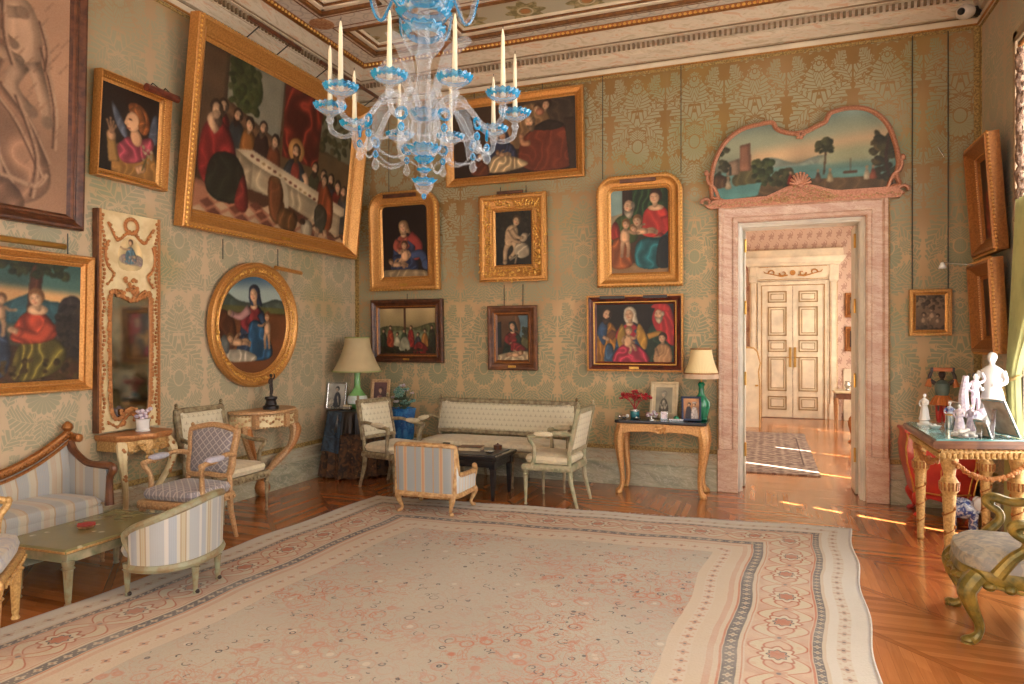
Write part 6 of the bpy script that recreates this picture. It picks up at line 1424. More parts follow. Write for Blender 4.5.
for lab, x, y, kind in (('silver shell-shaped trinket at the left front of the gilt side table', -1.33, 6.76, 0), ('small silver dish beside the teal pot on the gilt side table', -1.2, 6.73, 1), ('grey crystal flower ornament before the cream photo frame', -1.06, 6.76, 2), ('tiny lilac framed miniature before the cream photo frame', -.94, 6.78, 3), ('little green and silver box near the middle front of the gilt side table', -.82, 6.74, 4)):
    t = thing(('trinket', 'trinket', 'crystal_ornament', 'miniature_frame', 'trinket_box')[kind], lab, 'ornament', (x, y, gz))
    if kind == 0:
        obj('shell', B().ell((0, 0, .022), (.04, .028, .022), 10, 6).ell((-.045, .01, .02), (.022, .02, .02), 8, 6), 'silver', t); obj('pearl', B().ell((.035, -.01, .03), .018, 8, 6), 'porcelain', t)
    elif kind == 1: obj('dish', B().lathe([(.02, 0), (.035, .006), (.045, .018), (.04, .018), (.02, .006), (.001, .005)], n=14), 'silver', t); obj('knob', B().ell((0, 0, .016), .012, 8, 6), 'porcelain', t)
    elif kind == 2:
        b = B()
        for k in range(9): b.ell((q.uniform(-.04, .05), q.uniform(-.02, .02), q.uniform(.02, .08)), (.022, .018, .016), 6, 4)
        obj('petals', b, 'flower_pale', t); obj('stand', B().lathe([(.04, 0), (.04, .006), (.008, .012), (.006, .05)], n=12), 'silver', t)
    elif kind == 3: obj('frame', B().bx(-.035, .035, -.006, .006, .0, .085), 'silver', t, bevel=.003); obj('picture', B().bx(-.024, .024, -.009, -.005, .012, .073), 'porcelain_lilac', t); obj('foot', B().bx(-.02, .02, .0, .035, 0, .006), 'silver', t)
    else: obj('box', B().bx(-.07, .07, -.022, .022, 0, .022), 'silver', t, bevel=.004); obj('lid', B().lathe([(.03, .022), (.028, .034), (.008, .05), (.001, .052)], n=12), 'emerald', t)
# -- draped table in the corner
t = thing('draped_table', 'round table hung with brown and blue shawls in the left corner', 'table', (-4.32, 6.55, 0))
def drape(R, zt, zb, nf, amp, a0=0, a1=2 * PI, off=0.0, n=120, flare=.06):
    rings = []
    for k, (rr, z) in enumerate([(.02, zt), (R * .6, zt), (R * .96, zt), (R, zt - .012)] + [(R + flare * s, zt - (zt - zb) * s) for s in (.12, .3, .5, .7, .85, 1.0)]):
        g = max(0, (zt - z) / (zt - zb))
        rings.append([((rr + off + amp * g * (sin(nf * a + 1.3 * sin(3 * a)) + .4 * sin(2.3 * nf * a))) * cos(a), (rr + off + amp * g * (sin(nf * a + 1.3 * sin(3 * a)) + .4 * sin(2.3 * nf * a))) * sin(a), z + (.012 * sin(nf * a) * g if z < zt - .02 else 0)) for a in np.linspace(a0, a1, n, endpoint=a1 - a0 < 6.2)])
    return rings
obj('table_frame', B().lathe([(.2, 0), (.2, .03), (.03, .05), (.03, .66), (.2, .68), (.27, .69), (.27, .71)], n=24), 'walnut', t)
obj('brown_shawl', B().loft(drape(.285, .722, .015, 13, .042), caps=False), 'shawl_brown', t, label='brown figured shawl hanging to the floor')
b = B().loft(drape(.285, .728, .3, 9, .03, rad(-118), rad(-80), .03, 40), caps=False, closed=False); obj('blue_shawl', b, 'shawl_blue', t, label='dark blue shawl draped over the front'); obj('dark_tassels', B().loft(drape(.285, .73, .5, 15, .026, rad(-90), rad(-40), .024, 60), caps=False, closed=False), 'frame_black', t)
zt = .73
lamp('lamp with jade green vase and plain beige shade on the draped corner table', (-4.31, 6.60, zt), 'jade', 'shade_beige', 'trim_green', [(.06, 0), (.075, .01), (.11, .07), (.115, .1), (.1, .15), (.06, .2), (.034, .24), (.032, .36), (.034, .41), (.028, .415)], .415, .80, .275, .135, fr_=False, flower=[(.112, .06), (.119, .1), (.104, .15), (.1, .15), (.11, .1), (.105, .06)])
photo_frame('grey framed black and white photo of a seated man beside the jade lamp', (-4.50, 6.46, zt), rad(12), .225, .30, .018, 'silver', ph_suit)
photo_frame('gilt framed reddish photo right of the jade lamp in the corner', (-4.09, 6.71, zt), rad(14), .22, .33, .035, 'gold_beige', ph_warm)
t = thing('eyeglasses', 'dark spectacles lying at the front of the draped table', 'glasses', (-4.40, 6.34, zt + .012)); obj('frame', B().tube([(-.05 + .024 * cos(a), 0, .02 + .018 * sin(a)) for a in np.linspace(0, 2 * PI, 13)], .004, 5).tube([(.012 + .024 * cos(a), 0, .02 + .018 * sin(a)) for a in np.linspace(0, 2 * PI, 13)], .004, 5), 'plastic_black', t); obj('temple', B().tube([(-.075, 0, .025), (-.06, .08, .01)], .003, 5).tube([(.037, 0, .025), (.03, .08, .01)], .003, 5), 'plastic_black', t)
t = thing('trinket_box', 'small pale metal box behind the spectacles on the draped table', 'box', (-4.30, 6.39, zt)); obj('body', B().bx(-.045, .045, -.025, .025, .004, .045), 'silver', t, bevel=.006); obj('lid', B().cushion((0, 0, .05), (.094, .054, .02), 3), 'photo_cream', t)
# -- tall blue vase with flowers on a small stand behind the armchair
t = thing('plant_stand', 'small dark stand under the blue vase beside the settee', 'table', (-3.80, 6.72, 0)); obj('top', B().lathe([(.15, .36), (.155, .37), (.15, .385), (.001, .386)], n=20), 'walnut', t); obj('column', B().lathe([(.02, .03), (.024, .15), (.016, .2), (.026, .3), (.03, .36)], n=12), 'walnut', t)
for k in range(3): obj('leg', cabriole(B(), .02 * cos(k * 2.09 + .5), .02 * sin(k * 2.09 + .5), .12, cos(k * 2.09 + .5), sin(k * 2.09 + .5), .014, .1, .13), 'walnut', t)
t = thing('vase', 'tall marbled blue vase beside the left end of the cream settee', 'vase', (-3.80, 6.72, .386)); obj('body', B().loft([[((r + .008 * sin(6 * 2 * PI * k / 48)) * cos(2 * PI * k / 48), (r + .008 * sin(6 * 2 * PI * k / 48)) * sin(2 * PI * k / 48), z) for k in range(48)] for r, z in ((.09, 0), (.115, .02), (.125, .1), (.12, .2), (.135, .31), (.145, .36), (.125, .36), (.11, .34), (.01, .335))], caps=True), 'blue_vase', t); obj('foot', B().lathe([(.1, 0), (.105, .006), (.1, .016)], n=24), 'bronze', t)
t = thing('bouquet', 'mixed dried flowers with teal heads standing in the blue vase', 'flowers', (-3.80, 6.72, .70)); q = random.Random(11)
b = B(); fl_t, fl_p = B(), B(); lf = B()
for i in range(16):
    a = q.uniform(0, 2 * PI); R = q.uniform(.0, .17); h = q.uniform(.08, .30 - R * .5); e = (R * cos(a), R * sin(a) * .7, h); b.tube([(e[0] * .2, e[1] * .2, .03), (e[0] * .5, e[1] * .5, h * .5), e], .004, 5)
    tg = fl_t if i % 2 else fl_p; s = q.uniform(.02, .036)
    for k in range(7): tg.ell((e[0] + s * .6 * cos(k * .9), e[1] + s * .6 * sin(k * .9), e[2] + (0 if k else s * .3)), (s * .55, s * .55, s * .4), 6, 4)
    if i % 2 == 0:
        for k in range(3): lf.ell((e[0] * .7 + q.uniform(-.04, .04), e[1] * .7 + q.uniform(-.04, .04), h * .6), (.035, .012, .02), 6, 4)
fl_b = B()
for k in range(22): a_ = k * 2.4; r_ = .013 * math.sqrt(k); fl_b.ell((-.02 + r_ * cos(a_), -.05, .22 + r_ * sin(a_)), (.016, .02, .014), 6, 4)
obj('stems', b, 'leaf', t); obj('teal_blooms', fl_t, 'flower_teal', t); obj('large_bloom', fl_b, 'flower_teal', t); obj('pale_blooms', fl_p, 'flower_pale', t); obj('foliage', lf, 'leaf', t)
# -- gilt half-round console under the tall mirror
t = thing('console_table', 'cream and gilt wall console with swelling legs under the tall mirror', 'table', (-4.635, 3.90, 0), PI / 2)
cw, cd, cz = .50, .31, .80
co = [(x, -cd * (1 - .28 * abs(x / (cw / 2)) ** 2.2) - .016 * cos(x * 34)) for x in np.linspace(-cw / 2, cw / 2, 25)] + [(cw / 2, 0), (-cw / 2, 0)]
obj('top', B().loft([[(x * k, y * k, z) for x, y in co] for k, z in ((.96, cz - .045), (1.0, cz - .03), (1.01, cz - .01), (.995, cz))]), 'gold_red', t)
ce = [(x * .92, y * .92) for x, y in co]; b = B().loft([[(x, y, z) for x, y in ce] for z in (cz - .12, cz - .04)]); q = random.Random(5)
for i in range(46):
    x = q.uniform(-cw * .44, cw * .44); y = -cd * .93 * (1 - .28 * abs(x / (cw / 2)) ** 2.2); b.ell((x, y, cz - .1 + q.uniform(-.03, .02)), (.016, .012, .012), 6, 4)
for k in range(14): b.ell((q.uniform(-.05, .05), -cd * .93, cz - .13 - q.uniform(0, .09)), (.016, .012, .016), 6, 4)
obj('apron', b, 'gold_pale', t)
for s in (-1, 1):
    o = obj('leg', B().tube(spl([(s * .19, -.20, cz - .06), (s * .225, -.25, cz - .15), (s * .205, -.24, .52), (s * .13, -.17, .32), (s * .12, -.15, .16), (s * .15, -.2, .05), (s * .12, -.16, .012)], 4), [.042, .036, .024, .02, .018, .022, .024], 8), 'aged_white', t)
    b = B()
    for k in range(20): b.ell((s * (.222 - .0012 * k) + q.uniform(-.012, .012), -.275 + q.uniform(-.006, .014) + .001 * k, cz - .1 - k * .012), (.014, .012, .014), 6, 4)
    obj('carved_leaves', b, 'gold_red', o, label='gilt carved leaves down the knee')
t = thing('tall_mirror', 'tall cream mirror panel with gilt rococo scrolls and a spotted glass', 'mirror', (-4.643, 3.925, .815), PI / 2)
mw, mh = .545, 1.655
obj('panel', B().bx(-mw / 2, mw / 2, -.04, 0, 0, mh), 'aged_white', t, bevel=.004); obj('side_edge', B().bx(-mw / 2 - .012, -mw / 2, -.05, 0, 0, mh), 'walnut', t)
gz0, gz1, gx = .09, 1.02, .175
go = [(-gx + .02, gz0 + .04), (-.1, gz0 + .0), (0, gz0 + .07), (.1, gz0), (gx - .02, gz0 + .04), (gx, gz0 + .2), (gx, gz1 - .02), (.1, gz1), (0, gz1 - .03), (-.1, gz1), (-gx, gz1 - .02), (-gx, gz0 + .2)]
gl = spl(go, 4, True); b = B().add([(x, -.045, z) for x, z in gl], [tuple(range(len(gl)))]); obj('mirror_glass', b, 'mirror_glass', t, smooth=0)
b = B().tube([(x, -.048, z) for x, z in gl] + [(gl[0][0], -.048, gl[0][1])], .013, 6); q = random.Random(8)
for (x, z), _ in walk(gl, .03): b.ell((x * 1.06 + q.uniform(-.006, .006), -.055, z + q.uniform(-.006, .006)), (.017, .012, .017), 6, 4)
for s in (-1, 1):
    b.tube([(s * (mw / 2 - .012), -.045, .0), (s * (mw / 2 - .012), -.045, mh)], .012, 6)
    for i in range(52): b.ell((s * (mw / 2 - .035 + .012 * sin(i * .8)), -.048, .03 + i * .031), (.014, .012, .014), 6, 4)
    # upper scrolls: heart-shaped cartouche and swags
    for pts in ([(.02, 1.52), (.07, 1.47), (.12, 1.44), (.16, 1.5), (.2, 1.56)], [(.2, 1.42), (.22, 1.34), (.2, 1.24), (.15, 1.18), (.2, 1.1)], [(.05, 1.0), (.11, 1.06), (.17, 1.04), (.2, .98)], [(.0, .13), (.06, .08), (.12, .03), (.2, .08)]):
        sp_ = spl([(s * a, -.05, z) for a, z in pts], 5); b.tube(sp_, [.012, .007], 6)
        for p_ in sp_[::2]: b.ell((p_[0] + q.uniform(-.008, .008), -.056, p_[2] + q.uniform(-.008, .008)), (.014, .01, .012), 6, 4)
for k in range(24): b.ell((q.uniform(-.07, .07), -.055, 1.09 + q.uniform(-.09, .1)), (.018, .012, .016), 6, 4)
for k in range(20): a = k * PI / 10; b.ell((.055 * cos(a), -.055, 1.56 + .055 * sin(a)), (.016, .012, .016), 6, 4)
for k in range(18): b.ell((q.uniform(-.09, .09), -.055, .1 + q.uniform(-.06, .05)), (.018, .012, .016), 6, 4)
obj('gilt_carving', b, 'gold_red', t)
P = Pic(.24, .26, .004, 30).bg((224, 206, 162), (224, 206, 162)); W = P.W
P.s_([(.1 * W, .3), (.3 * W, .2), (.9 * W, .2), (.95 * W, .4), (.7 * W, .5), (.2 * W, .46)], (170, 160, 160), .3, .3); P.s_([(.3 * W, .25), (.36 * W, .6), (.5 * W, .72), (.66 * W, .58), (.7 * W, .26)], (92, 140, 176), .4, .5); P.head(.5 * W, .84, .075, 0, (120, 90, 70)); P.limb([(.5 * W, .66), (.28 * W, .62), (.14 * W, .68)], .03, .02, SK); P.dots(16, (.1 * W, .9 * W, .2, .45), .05, [(196, 170, 170), (160, 140, 160), (206, 180, 150)])
c = P.mesh('painted_medallion', t, spl([(-.1, .02), (0, .0), (.1, .03), (.11, .14), (.04, .25), (-.05, .25), (-.11, .14)], 4, True), -.043); c.location = (0, 0, 1.215)
t = thing('porcelain_flower_basket', 'small lilac and white porcelain group standing on the console before the tall mirror', 'ornament', (-4.48, 3.93, cz)); obj('base', B().lathe([(.05, 0), (.055, .01), (.045, .02), (.05, .09), (.06, .1)], n=16), 'porcelain', t); b = B()
for k in range(16): b.ell((q.uniform(-.055, .055), q.uniform(-.04, .04), .1 + q.uniform(0, .075)), (.02, .018, .016), 6, 4)
obj('flowers', b, 'porcelain_lilac', t)
# -- second console (demilune) with bronze figure
t = thing('console_table', 'painted half-round wall console on carved scrolling legs under the oval painting', 'table', (-4.635, 5.345, 0), PI / 2)
dw, dd_, dz_ = .71, .36, .84
dl = [(dw / 2 * cos(a), -dd_ * abs(sin(a)) ** .85) for a in np.linspace(PI, 2 * PI, 33)]
obj('top', B().loft([[(x * k, y * k, z) for x, y in dl] for k, z in ((.98, dz_ - .035), (1.03, dz_ - .025), (1.03, dz_ - .008), (1.01, dz_))]), 'gold_beige', t)
b = B().loft([[(x * .97, y * .97, z) for x, y in dl] for z in (dz_ - .16, dz_ - .03)]); obj('frieze', b, 'aged_white', t)
b = B(); q = random.Random(12)
for a in np.linspace(PI + .05, 2 * PI - .05, 34):
    x, y = dw / 2 * cos(a) * .98, -dd_ * abs(sin(a)) ** .85 * .98
    b.ell((x, y, dz_ - .095 + .02 * sin(a * 16)), (.016, .012, .014), 6, 4); b.ell((x, y, dz_ - .045), (.014, .01, .008), 6, 4); b.ell((x, y, dz_ - .152), (.014, .01, .008), 6, 4)
obj('gilt_ornament', b, 'gold_beige', t)
for s in (-1, 0, 1):
    a = 1.5 * PI + s * .9; obj('gilt_block', B().box((dw / 2 * cos(a), -dd_ * abs(sin(a)) ** .85, dz_ - .095), (.05, .05, .13)), 'gold_beige', t, bevel=.005)
for s in (-1, 1):
    o = obj('leg', B().tube(spl([(s * .31, -.16, dz_ - .15), (s * .33, -.19, .6), (s * .28, -.19, .45), (s * .17, -.13, .33), (s * .1, -.09, .25), (s * .03, -.06, .18)], 4), [.05, .045, .035, .04, .03, .04], 8), 'gold_beige', t)
    obj('carved_leaf', B().tube(spl([(s * .33, -.215, .68), (s * .34, -.235, .6), (s * .28, -.22, .46), (s * .2, -.17, .36)], 4), [.02, .03, .022, .01], 6), 'gold_red', o)
obj('gilt_basket', B().lathe([(.03, 0), (.06, .03), (.075, .08), (.06, .13), (.04, .15), (.055, .18), (.02, .21)], (0, -.08, 0), 12), 'gold_red', t)
for k in range(16): pass
def figurine(name, label, cat, loc, rz, h, robe, skin, hairm, pose='robed', base=None, extra=None):
    """standing statuette: one lofted body with arms and head, hair and base as parts"""
    t = thing(name, label, cat, loc, rz); z0 = 0.0
    if base:
        bm, bh, br = base; obj('plinth', B().lathe([(br, 0), (br, bh * .25), (br * .75, bh * .35), (br * .6, bh * .7), (br * .8, bh * .85), (br * .75, bh)], n=14), bm, t); z0 = bh
    H = h - z0; b = B(); k = H
    rings = []
    prof = {'robed': [(.20, .18, 0), (.17, .15, .12), (.15, .13, .3), (.12, .10, .46), (.10, .085, .56), (.13, .09, .68), (.14, .085, .76), (.08, .06, .81), (.035, .035, .835), (.035, .035, .86)],
            'nude': [(.06, .06, .40), (.085, .07, .46), (.095, .075, .52), (.075, .06, .6), (.10, .07, .7), (.12, .07, .77), (.07, .05, .82), (.03, .03, .84), (.03, .03, .87)]}['robed' if pose == 'robed' else 'nude']
    for i, (rx, ry, z) in enumerate(prof): rings.append([(rx * k * (1 + (.08 * sin(7 * 2 * PI * j / 28) if pose == 'robed' and i < 4 else 0)) * cos(2 * PI * j / 28), ry * k * (1 + (.08 * sin(7 * 2 * PI * j / 28) if pose == 'robed' and i < 4 else 0)) * sin(2 * PI * j / 28), z0 + z * k) for j in range(28)])
    b.loft(rings)
    if pose != 'robed':
        for s in (-1, 1): b.tube([(s * .045 * k, 0, z0 + .46 * k), (s * .055 * k, -.03 * k, z0 + .25 * k), (s * .05 * k, .01 * k, z0 + .04 * k), (s * .055 * k, -.05 * k, z0 + .015 * k)], [.055 * k, .042 * k, .028 * k, .02 * k], 8)
    arms = {'robed': [[(.13, 0, .74), (.17, -.06, .6), (.06, -.15, .56)], [(-.13, 0, .74), (-.18, -.04, .6), (-.08, -.14, .5)]], 'raised': [[(.11, 0, .76), (.2, -.02, .86), (.14, -.04, 1.0)], [(-.11, 0, .76), (-.17, -.03, .62), (-.1, -.1, .55)]], 'carry': [[(.11, 0, .76), (.21, 0, .86), (.16, 0, 1.02)], [(-.11, 0, .76), (-.21, 0, .86), (-.16, 0, 1.02)]]}[pose]
    for a in arms: b.tube(spl([(x * k, y * k, z0 + z * k) for x, y, z in a], 4), [.042 * k, .034 * k, .026 * k], 8); x, y, z = a[-1]; b.ell((x * k, y * k, z0 + z * k), .03 * k, 8, 6)
    o = obj('body', b, robe, t, smooth=60)
    hd = obj('head', B().ell((0, -.005 * k, z0 + .925 * k), (.055 * k, .062 * k, .075 * k), 12, 8).ell((0, -.066 * k, z0 + .92 * k), (.012 * k, .014 * k, .016 * k), 6, 4), skin, t)
    obj('hair', B().ell((0, .014 * k, z0 + .945 * k), (.062 * k, .062 * k, .07 * k), 12, 8), hairm, t)
    return t
figurine('bronze_statuette', 'dark bronze figure with raised arm on the painted half-round console', 'statuette', (-4.44, 5.33, dz_), PI / 2, .335, 'bronze', 'bronze', 'bronze', 'raised', ('bronze', .12, .075))
# ------------------------------------------------ right side: giltwood table by the window
t = thing('giltwood_table', 'large giltwood table with blue-green glass top crowded with porcelain, by the window', 'table', (0, 0, 0)); QZ = .86
qp = [(1.0, 5.02), (1.60, 5.2), (1.60, 6.10), (1.0, 6.04)]
qs = lambda e: offs(qp, e)
obj('tabletop', B().loft([[(x, y, z) for x, y in qs(e)] for e, z in ((-.03, QZ - .06), (.0, QZ - .05), (.012, QZ - .02), (.005, QZ - .002))]), 'walnut', t, smooth=0, label='dark brown edge of the top')
obj('glass_top', B().prism(qs(-.012), QZ - .002, QZ + .008, 'xy'), 'table_glass', t, smooth=0, label='blue-green glass sheet')
b = B().prism(qs(-.05), QZ - .12, QZ - .055, 'xy')
for (x, y), _ in walk(qs(-.045), .035): b.ell((x, y, QZ - .10), (.016, .016, .022), 6, 4)
for (x, y), _ in walk(qs(-.03), .03): b.ell((x, y, QZ - .06), (.012, .012, .01), 6, 4)
obj('apron', b, 'gold_pale', t)
for (x, y) in ((1.1, 5.12), (1.51, 5.25), (1.52, 5.98), (1.09, 5.94)):
    b = B().lathe([(.02, 0), (.026, .012), (.022, .03), (.04, .5), (.042, .515), (.052, .53), (.054, .59), (.042, .61), (.034, .625), (.038, .66), (.05, .71), (.055, .75)], (x, y, 0), 16)
    o = obj('leg', b, 'gold_pale', t); v_ = B().tube([(x + (.023 + .016 * i / 56) * cos(i * .4), y + (.023 + .016 * i / 56) * sin(i * .4), .05 + i * .008) for i in range(56)], .005, 5)
    for i in range(0, 56, 5): v_.ell((x + (.025 + .016 * i / 56) * cos(i * .4), y + (.025 + .016 * i / 56) * sin(i * .4), .06 + i * .008), (.01, .01, .013), 6, 4)
    obj('vine_carving', v_, 'gold_dark', o, label='carved vine winding up the leg')
    c_ = B()
    for i in range(14): c_.tube([(x + .052 * cos(i * PI / 7), y + .052 * sin(i * PI / 7), .535), (x + .055 * cos(i * PI / 7), y + .055 * sin(i * PI / 7), .588)], .007, 5)
    obj('leg_collar', c_, 'gold_dark', o)
b = B(); q = random.Random(14)
def garland(p0, p1, sag, n=22):
    for i in range(n + 1):
        s = i / n; x, y = p0[0] + (p1[0] - p0[0]) * s, p0[1] + (p1[1] - p0[1]) * s; z = QZ - .14 - sag * 4 * s * (1 - s)
        b.ell((x + q.uniform(-.006, .006), y + q.uniform(-.006, .006), z), (.018, .018, .015), 6, 4)
        if i % 2: b.ell((x + q.uniform(-.012, .012), y + q.uniform(-.012, .012), z - .012), (.012, .012, .012), 6, 4)
garland((1.12, 5.06), (1.54, 5.19), .1); obj('carved_garland', b, 'gold_red', t, label='carved flower garland hanging under the near side'); b = B()
garland((1.05, 5.18), (1.05, 5.9), .06, 30)
for k in range(24): s_ = q.uniform(0, 1); b.ell((1.05 + q.uniform(-.015, .015), 5.2 + .68 * s_, QZ - .145 - .24 * s_ * (1 - s_) * q.uniform(.6, 1.2)), .018, 6, 4)
obj('carved_garland', b, 'gold_red', t, label='carved flower garland hanging under the left side')
zq = QZ + .008
figurine('porcelain_figurine', 'white and pink porcelain figure at the far left corner of the giltwood table', 'figurine', (1.10, 5.86, zq), rad(-40), .23, 'porcelain', 'porcelain', 'porcelain_lilac', 'robed', ('porcelain', .045, .05))
figurine('porcelain_figurine', 'white and blue porcelain figure second from the far left of the giltwood table', 'figurine', (1.25, 5.80, zq), rad(-20), .18, 'porcelain_blue', 'porcelain', 'porcelain', 'robed')
figurine('porcelain_figurine', 'lilac standing porcelain figure left of its twin at the front of the giltwood table', 'figurine', (1.215, 5.38, zq), rad(-30), .20, 'porcelain_lilac', 'porcelain', 'walnut', 'robed', ('porcelain', .02, .05))
figurine('porcelain_figurine', 'lilac standing porcelain figure right of its twin beside the silver frame', 'figurine', (1.30, 5.46, zq), rad(-60), .19, 'porcelain_lilac', 'porcelain', 'photo_cream', 'robed', ('porcelain', .015, .045))
figurine('porcelain_figurine', 'tallest white robed porcelain figure on the giltwood table, nearest the window', 'figurine', (1.49, 5.72, zq), rad(-30), .54, 'porcelain', 'porcelain', 'porcelain', 'robed', ('porcelain', .03, .09))
t = figurine('porcelain_group', 'porcelain figure beside a tree stump in front of the tall white figure', 'figurine', (1.36, 5.60, zq), rad(10), .40, 'porcelain_lilac', 'porcelain', 'bronze', 'raised', ('porcelain', .12, .07))
obj('tree_stump', B().tube([(-.06, .02, .1), (-.075, .0, .25), (-.055, .01, .38)], [.04, .03, .02], 8).ell((.03, -.03, .13), .03, 8, 6).ell((-.02, -.05, .12), .028, 8, 6), 'porcelain_lilac', t)
def blank_back(label, loc, rz, W, H, tilt):
    t = thing('photo_frame', label, 'photo frame', loc, rz, None, rad(tilt)); obj('frame', B().bx(-W / 2, W / 2, -.006, .006, 0, H), 'silver', t, bevel=.003); obj('velvet_back', B().bx(-W / 2 + .015, W / 2 - .015, .006, .009, .015, H - .015), 'frame_grey', t)
    obj('easel_strut', B().loft([[(-.018, .01, H * .75), (.018, .01, H * .75), (.018, .013, H * .75), (-.018, .013, H * .75)], [(-.024, H * .42, H * .13), (.024, H * .42, H * .13), (.024, H * .425, H * .13), (-.024, H * .425, H * .13)]]), 'silver', t)
blank_back('silver photo frame seen from behind at the right front of the giltwood table', (1.48, 5.34, zq + .006), rad(112), .22, .26, -24)
blank_back('pale photo frame seen edge-on behind the lilac figures on the giltwood table', (1.37, 5.84, zq + .006), rad(110), .16, .2, -26)
blank_back('little easel photo frame right of the twin lilac figures', (1.33, 5.24, zq), rad(122), .10, .125, -22)
for lab, x, y, k in (('small white porcelain dish at the left of the giltwood table', 1.12, 5.62, 0), ('silver pierced bowl near the middle of the giltwood table', 1.50, 5.53, 1), ('heap of white porcelain flowers at the near front edge of the giltwood table', 1.20, 5.20, 2), ('silver beaker beside the tree stump group', 1.22, 5.66, 3)):
    t = thing(('porcelain_dish', 'silver_bowl', 'porcelain_flowers', 'silver_beaker')[k], lab, 'ornament', (x, y, zq))
    if k == 0: obj('dish', B().lathe([(.02, 0), (.034, .008), (.042, .025), (.036, .025), (.02, .008), (.001, .007)], n=14), 'porcelain', t); obj('knob', B().ell((0, 0, .02), .016, 8, 6), 'porcelain', t)
    elif k == 1: obj('bowl', B().lathe([(.025, 0), (.02, .012), (.045, .03), (.055, .05), (.048, .05), (.03, .03), (.001, .025)], n=16), 'silver', t); obj('foot_ring', B().lathe([(.03, 0), (.03, .006), (.02, .012)], n=16), 'brass', t)
    elif k == 2:
        b = B()
        for i in range(20): b.ell((q.uniform(-.06, .06), q.uniform(-.04, .04), q.uniform(.01, .05)), (.018, .016, .012), 6, 4)
        obj('petals', b, 'porcelain', t); obj('tray', B().lathe([(.07, 0), (.075, .006), (.07, .008), (.001, .006)], n=18), 'silver', t)
    else: obj('cup', B().lathe([(.022, 0), (.026, .004), (.028, .09), (.03, .1), (.026, .1), (.022, .01), (.001, .008)], n=14), 'silver', t); obj('rim', B().lathe([(.028, .096), (.032, .098), (.03, .104), (.027, .103)], n=14), 'brass', t)
# -- red lacquer commode behind it, and the painted porter figure
t = thing('red_commode', 'red lacquer bombe cabinet with gilt lines on short cabriole legs, right of the doorway', 'cabinet', (1.40, 6.86, 0)); cw2 = .27
rings = []
for z, wx, wy in ((.16, .20, .16), (.19, .215, .18), (.3, .235, .19), (.45, .275, .215), (.58, .285, .215), (.66, .27, .2), (.70, .275, .2)):
    rings.append([(x * wx, y * wy, z) for x, y in ((-1, -.85), (-.8, -1), (-.3, -1.06), (.3, -1.06), (.8, -1), (1, -.85), (1, 1), (-1, 1))])
obj('body', B().loft(rings), 'red_lacquer', t)
obj('top', B().loft([[(x * .29 * k, y * .215 * k, z) for x, y in ((-1, -.85), (-.8, -1), (-.3, -1.06), (.3, -1.06), (.8, -1), (1, -.85), (1, 1), (-1, 1))] for k, z in ((.97, .70), (1, .706), (1, .722), (.98, .73))]), 'red_lacquer', t)
b = B()
for s in (-1, 1):
    b.tube([(s * r[0][0] * -.8, r[1][1] - .004, r[0][2]) for r in [[(x[0] * 1.0, x[1], x[2]) for x in rr] for rr in rings]], .007, 5); b.tube([(s * abs(rr[0][0]), rr[0][1], rr[0][2]) for rr in rings], .008, 5)
    b.tube([(s * .03, -.205 if 0 else rings[2][2][1] - .004, .26), (s * .03, rings[4][2][1] - .004, .6)], .005, 5)
b.tube([(-.19, -.2, .21), (0, -.205, .19), (.19, -.2, .21)], .007, 5); b.tube([(-.22, rings[5][1][1] - .005, .645), (.22, rings[5][1][1] - .005, .645)], .006, 5)
obj('gilt_lines', b, 'bright_gold', t)
obj('apron', B().prism([(-.2, .2), (.2, .2), (.2, .12), (.1, .15), (0, .125), (-.1, .15), (-.2, .12)], -.175, -.15), 'red_lacquer', t, bevel=.005)
for s in (-1, 1):
    for y in (-.14, .14): obj('leg', cabriole(B(), s * .175, y, .2, s, -.4 if y < 0 else .2, .026, .03, .03), 'red_lacquer', t)
t = figurine('porter_statuette', 'painted wooden figure in green and orange carrying a box on its head', 'statuette', (1.415, 6.83, .73), rad(-5), .50, 'skin_dark', 'skin_dark', 'skin_dark', 'carry', ('frame_black', .05, .09))
k = .45
obj('tunic', B().lathe([(.085 * k, .27 * 0 + .05 + .5 * k), (.125 * k, .05 + .62 * k), (.135 * k, .05 + .76 * k), (.05 * k, .05 + .83 * k)], n=16), 'paint_teal', t, label='grey-green tunic')
obj('skirt', B().loft([[(r * (1 + .12 * (j % 2)) * cos(j * PI / 16), r * (1 + .12 * (j % 2)) * sin(j * PI / 16), z) for j in range(32)] for r, z in ((.19 * k, .05 + .36 * k), (.15 * k, .05 + .46 * k), (.1 * k, .05 + .54 * k))]), 'paint_orange', t, label='orange pleated skirt')
for s in (-1, 1):
    obj('boot', B().tube([(s * .045 * k, 0, .05 + .34 * k), (s * .055 * k, -.02 * k, .05 + .2 * k), (s * .05 * k, .0, .05 + .04 * k), (s * .05 * k, -.06 * k, .05 + .02 * k)], [.065 * k, .056 * k, .042 * k, .034 * k], 8), 'paint_red', t, label='red boot'); obj('sleeve', B().tube([(s * .2 * k, 0, .05 + .86 * k), (s * .23 * k, 0, .05 + .7 * k)], [.035 * k, .06 * k], 8), 'paint_orange', t, label='orange hanging sleeve')
obj('carried_box', B().bx(-.085, .085, -.045, .045, .05 + 1.0 * k, .05 + 1.07 * k), 'paint_orange', t, bevel=.006, label='orange box with dark bands'); obj('box_bands', B().bx(-.088, -.07, -.048, .048, .05 + .995 * k, .05 + 1.075 * k).bx(.07, .088, -.048, .048, .05 + .995 * k, .05 + 1.075 * k), 'frame_black', t)
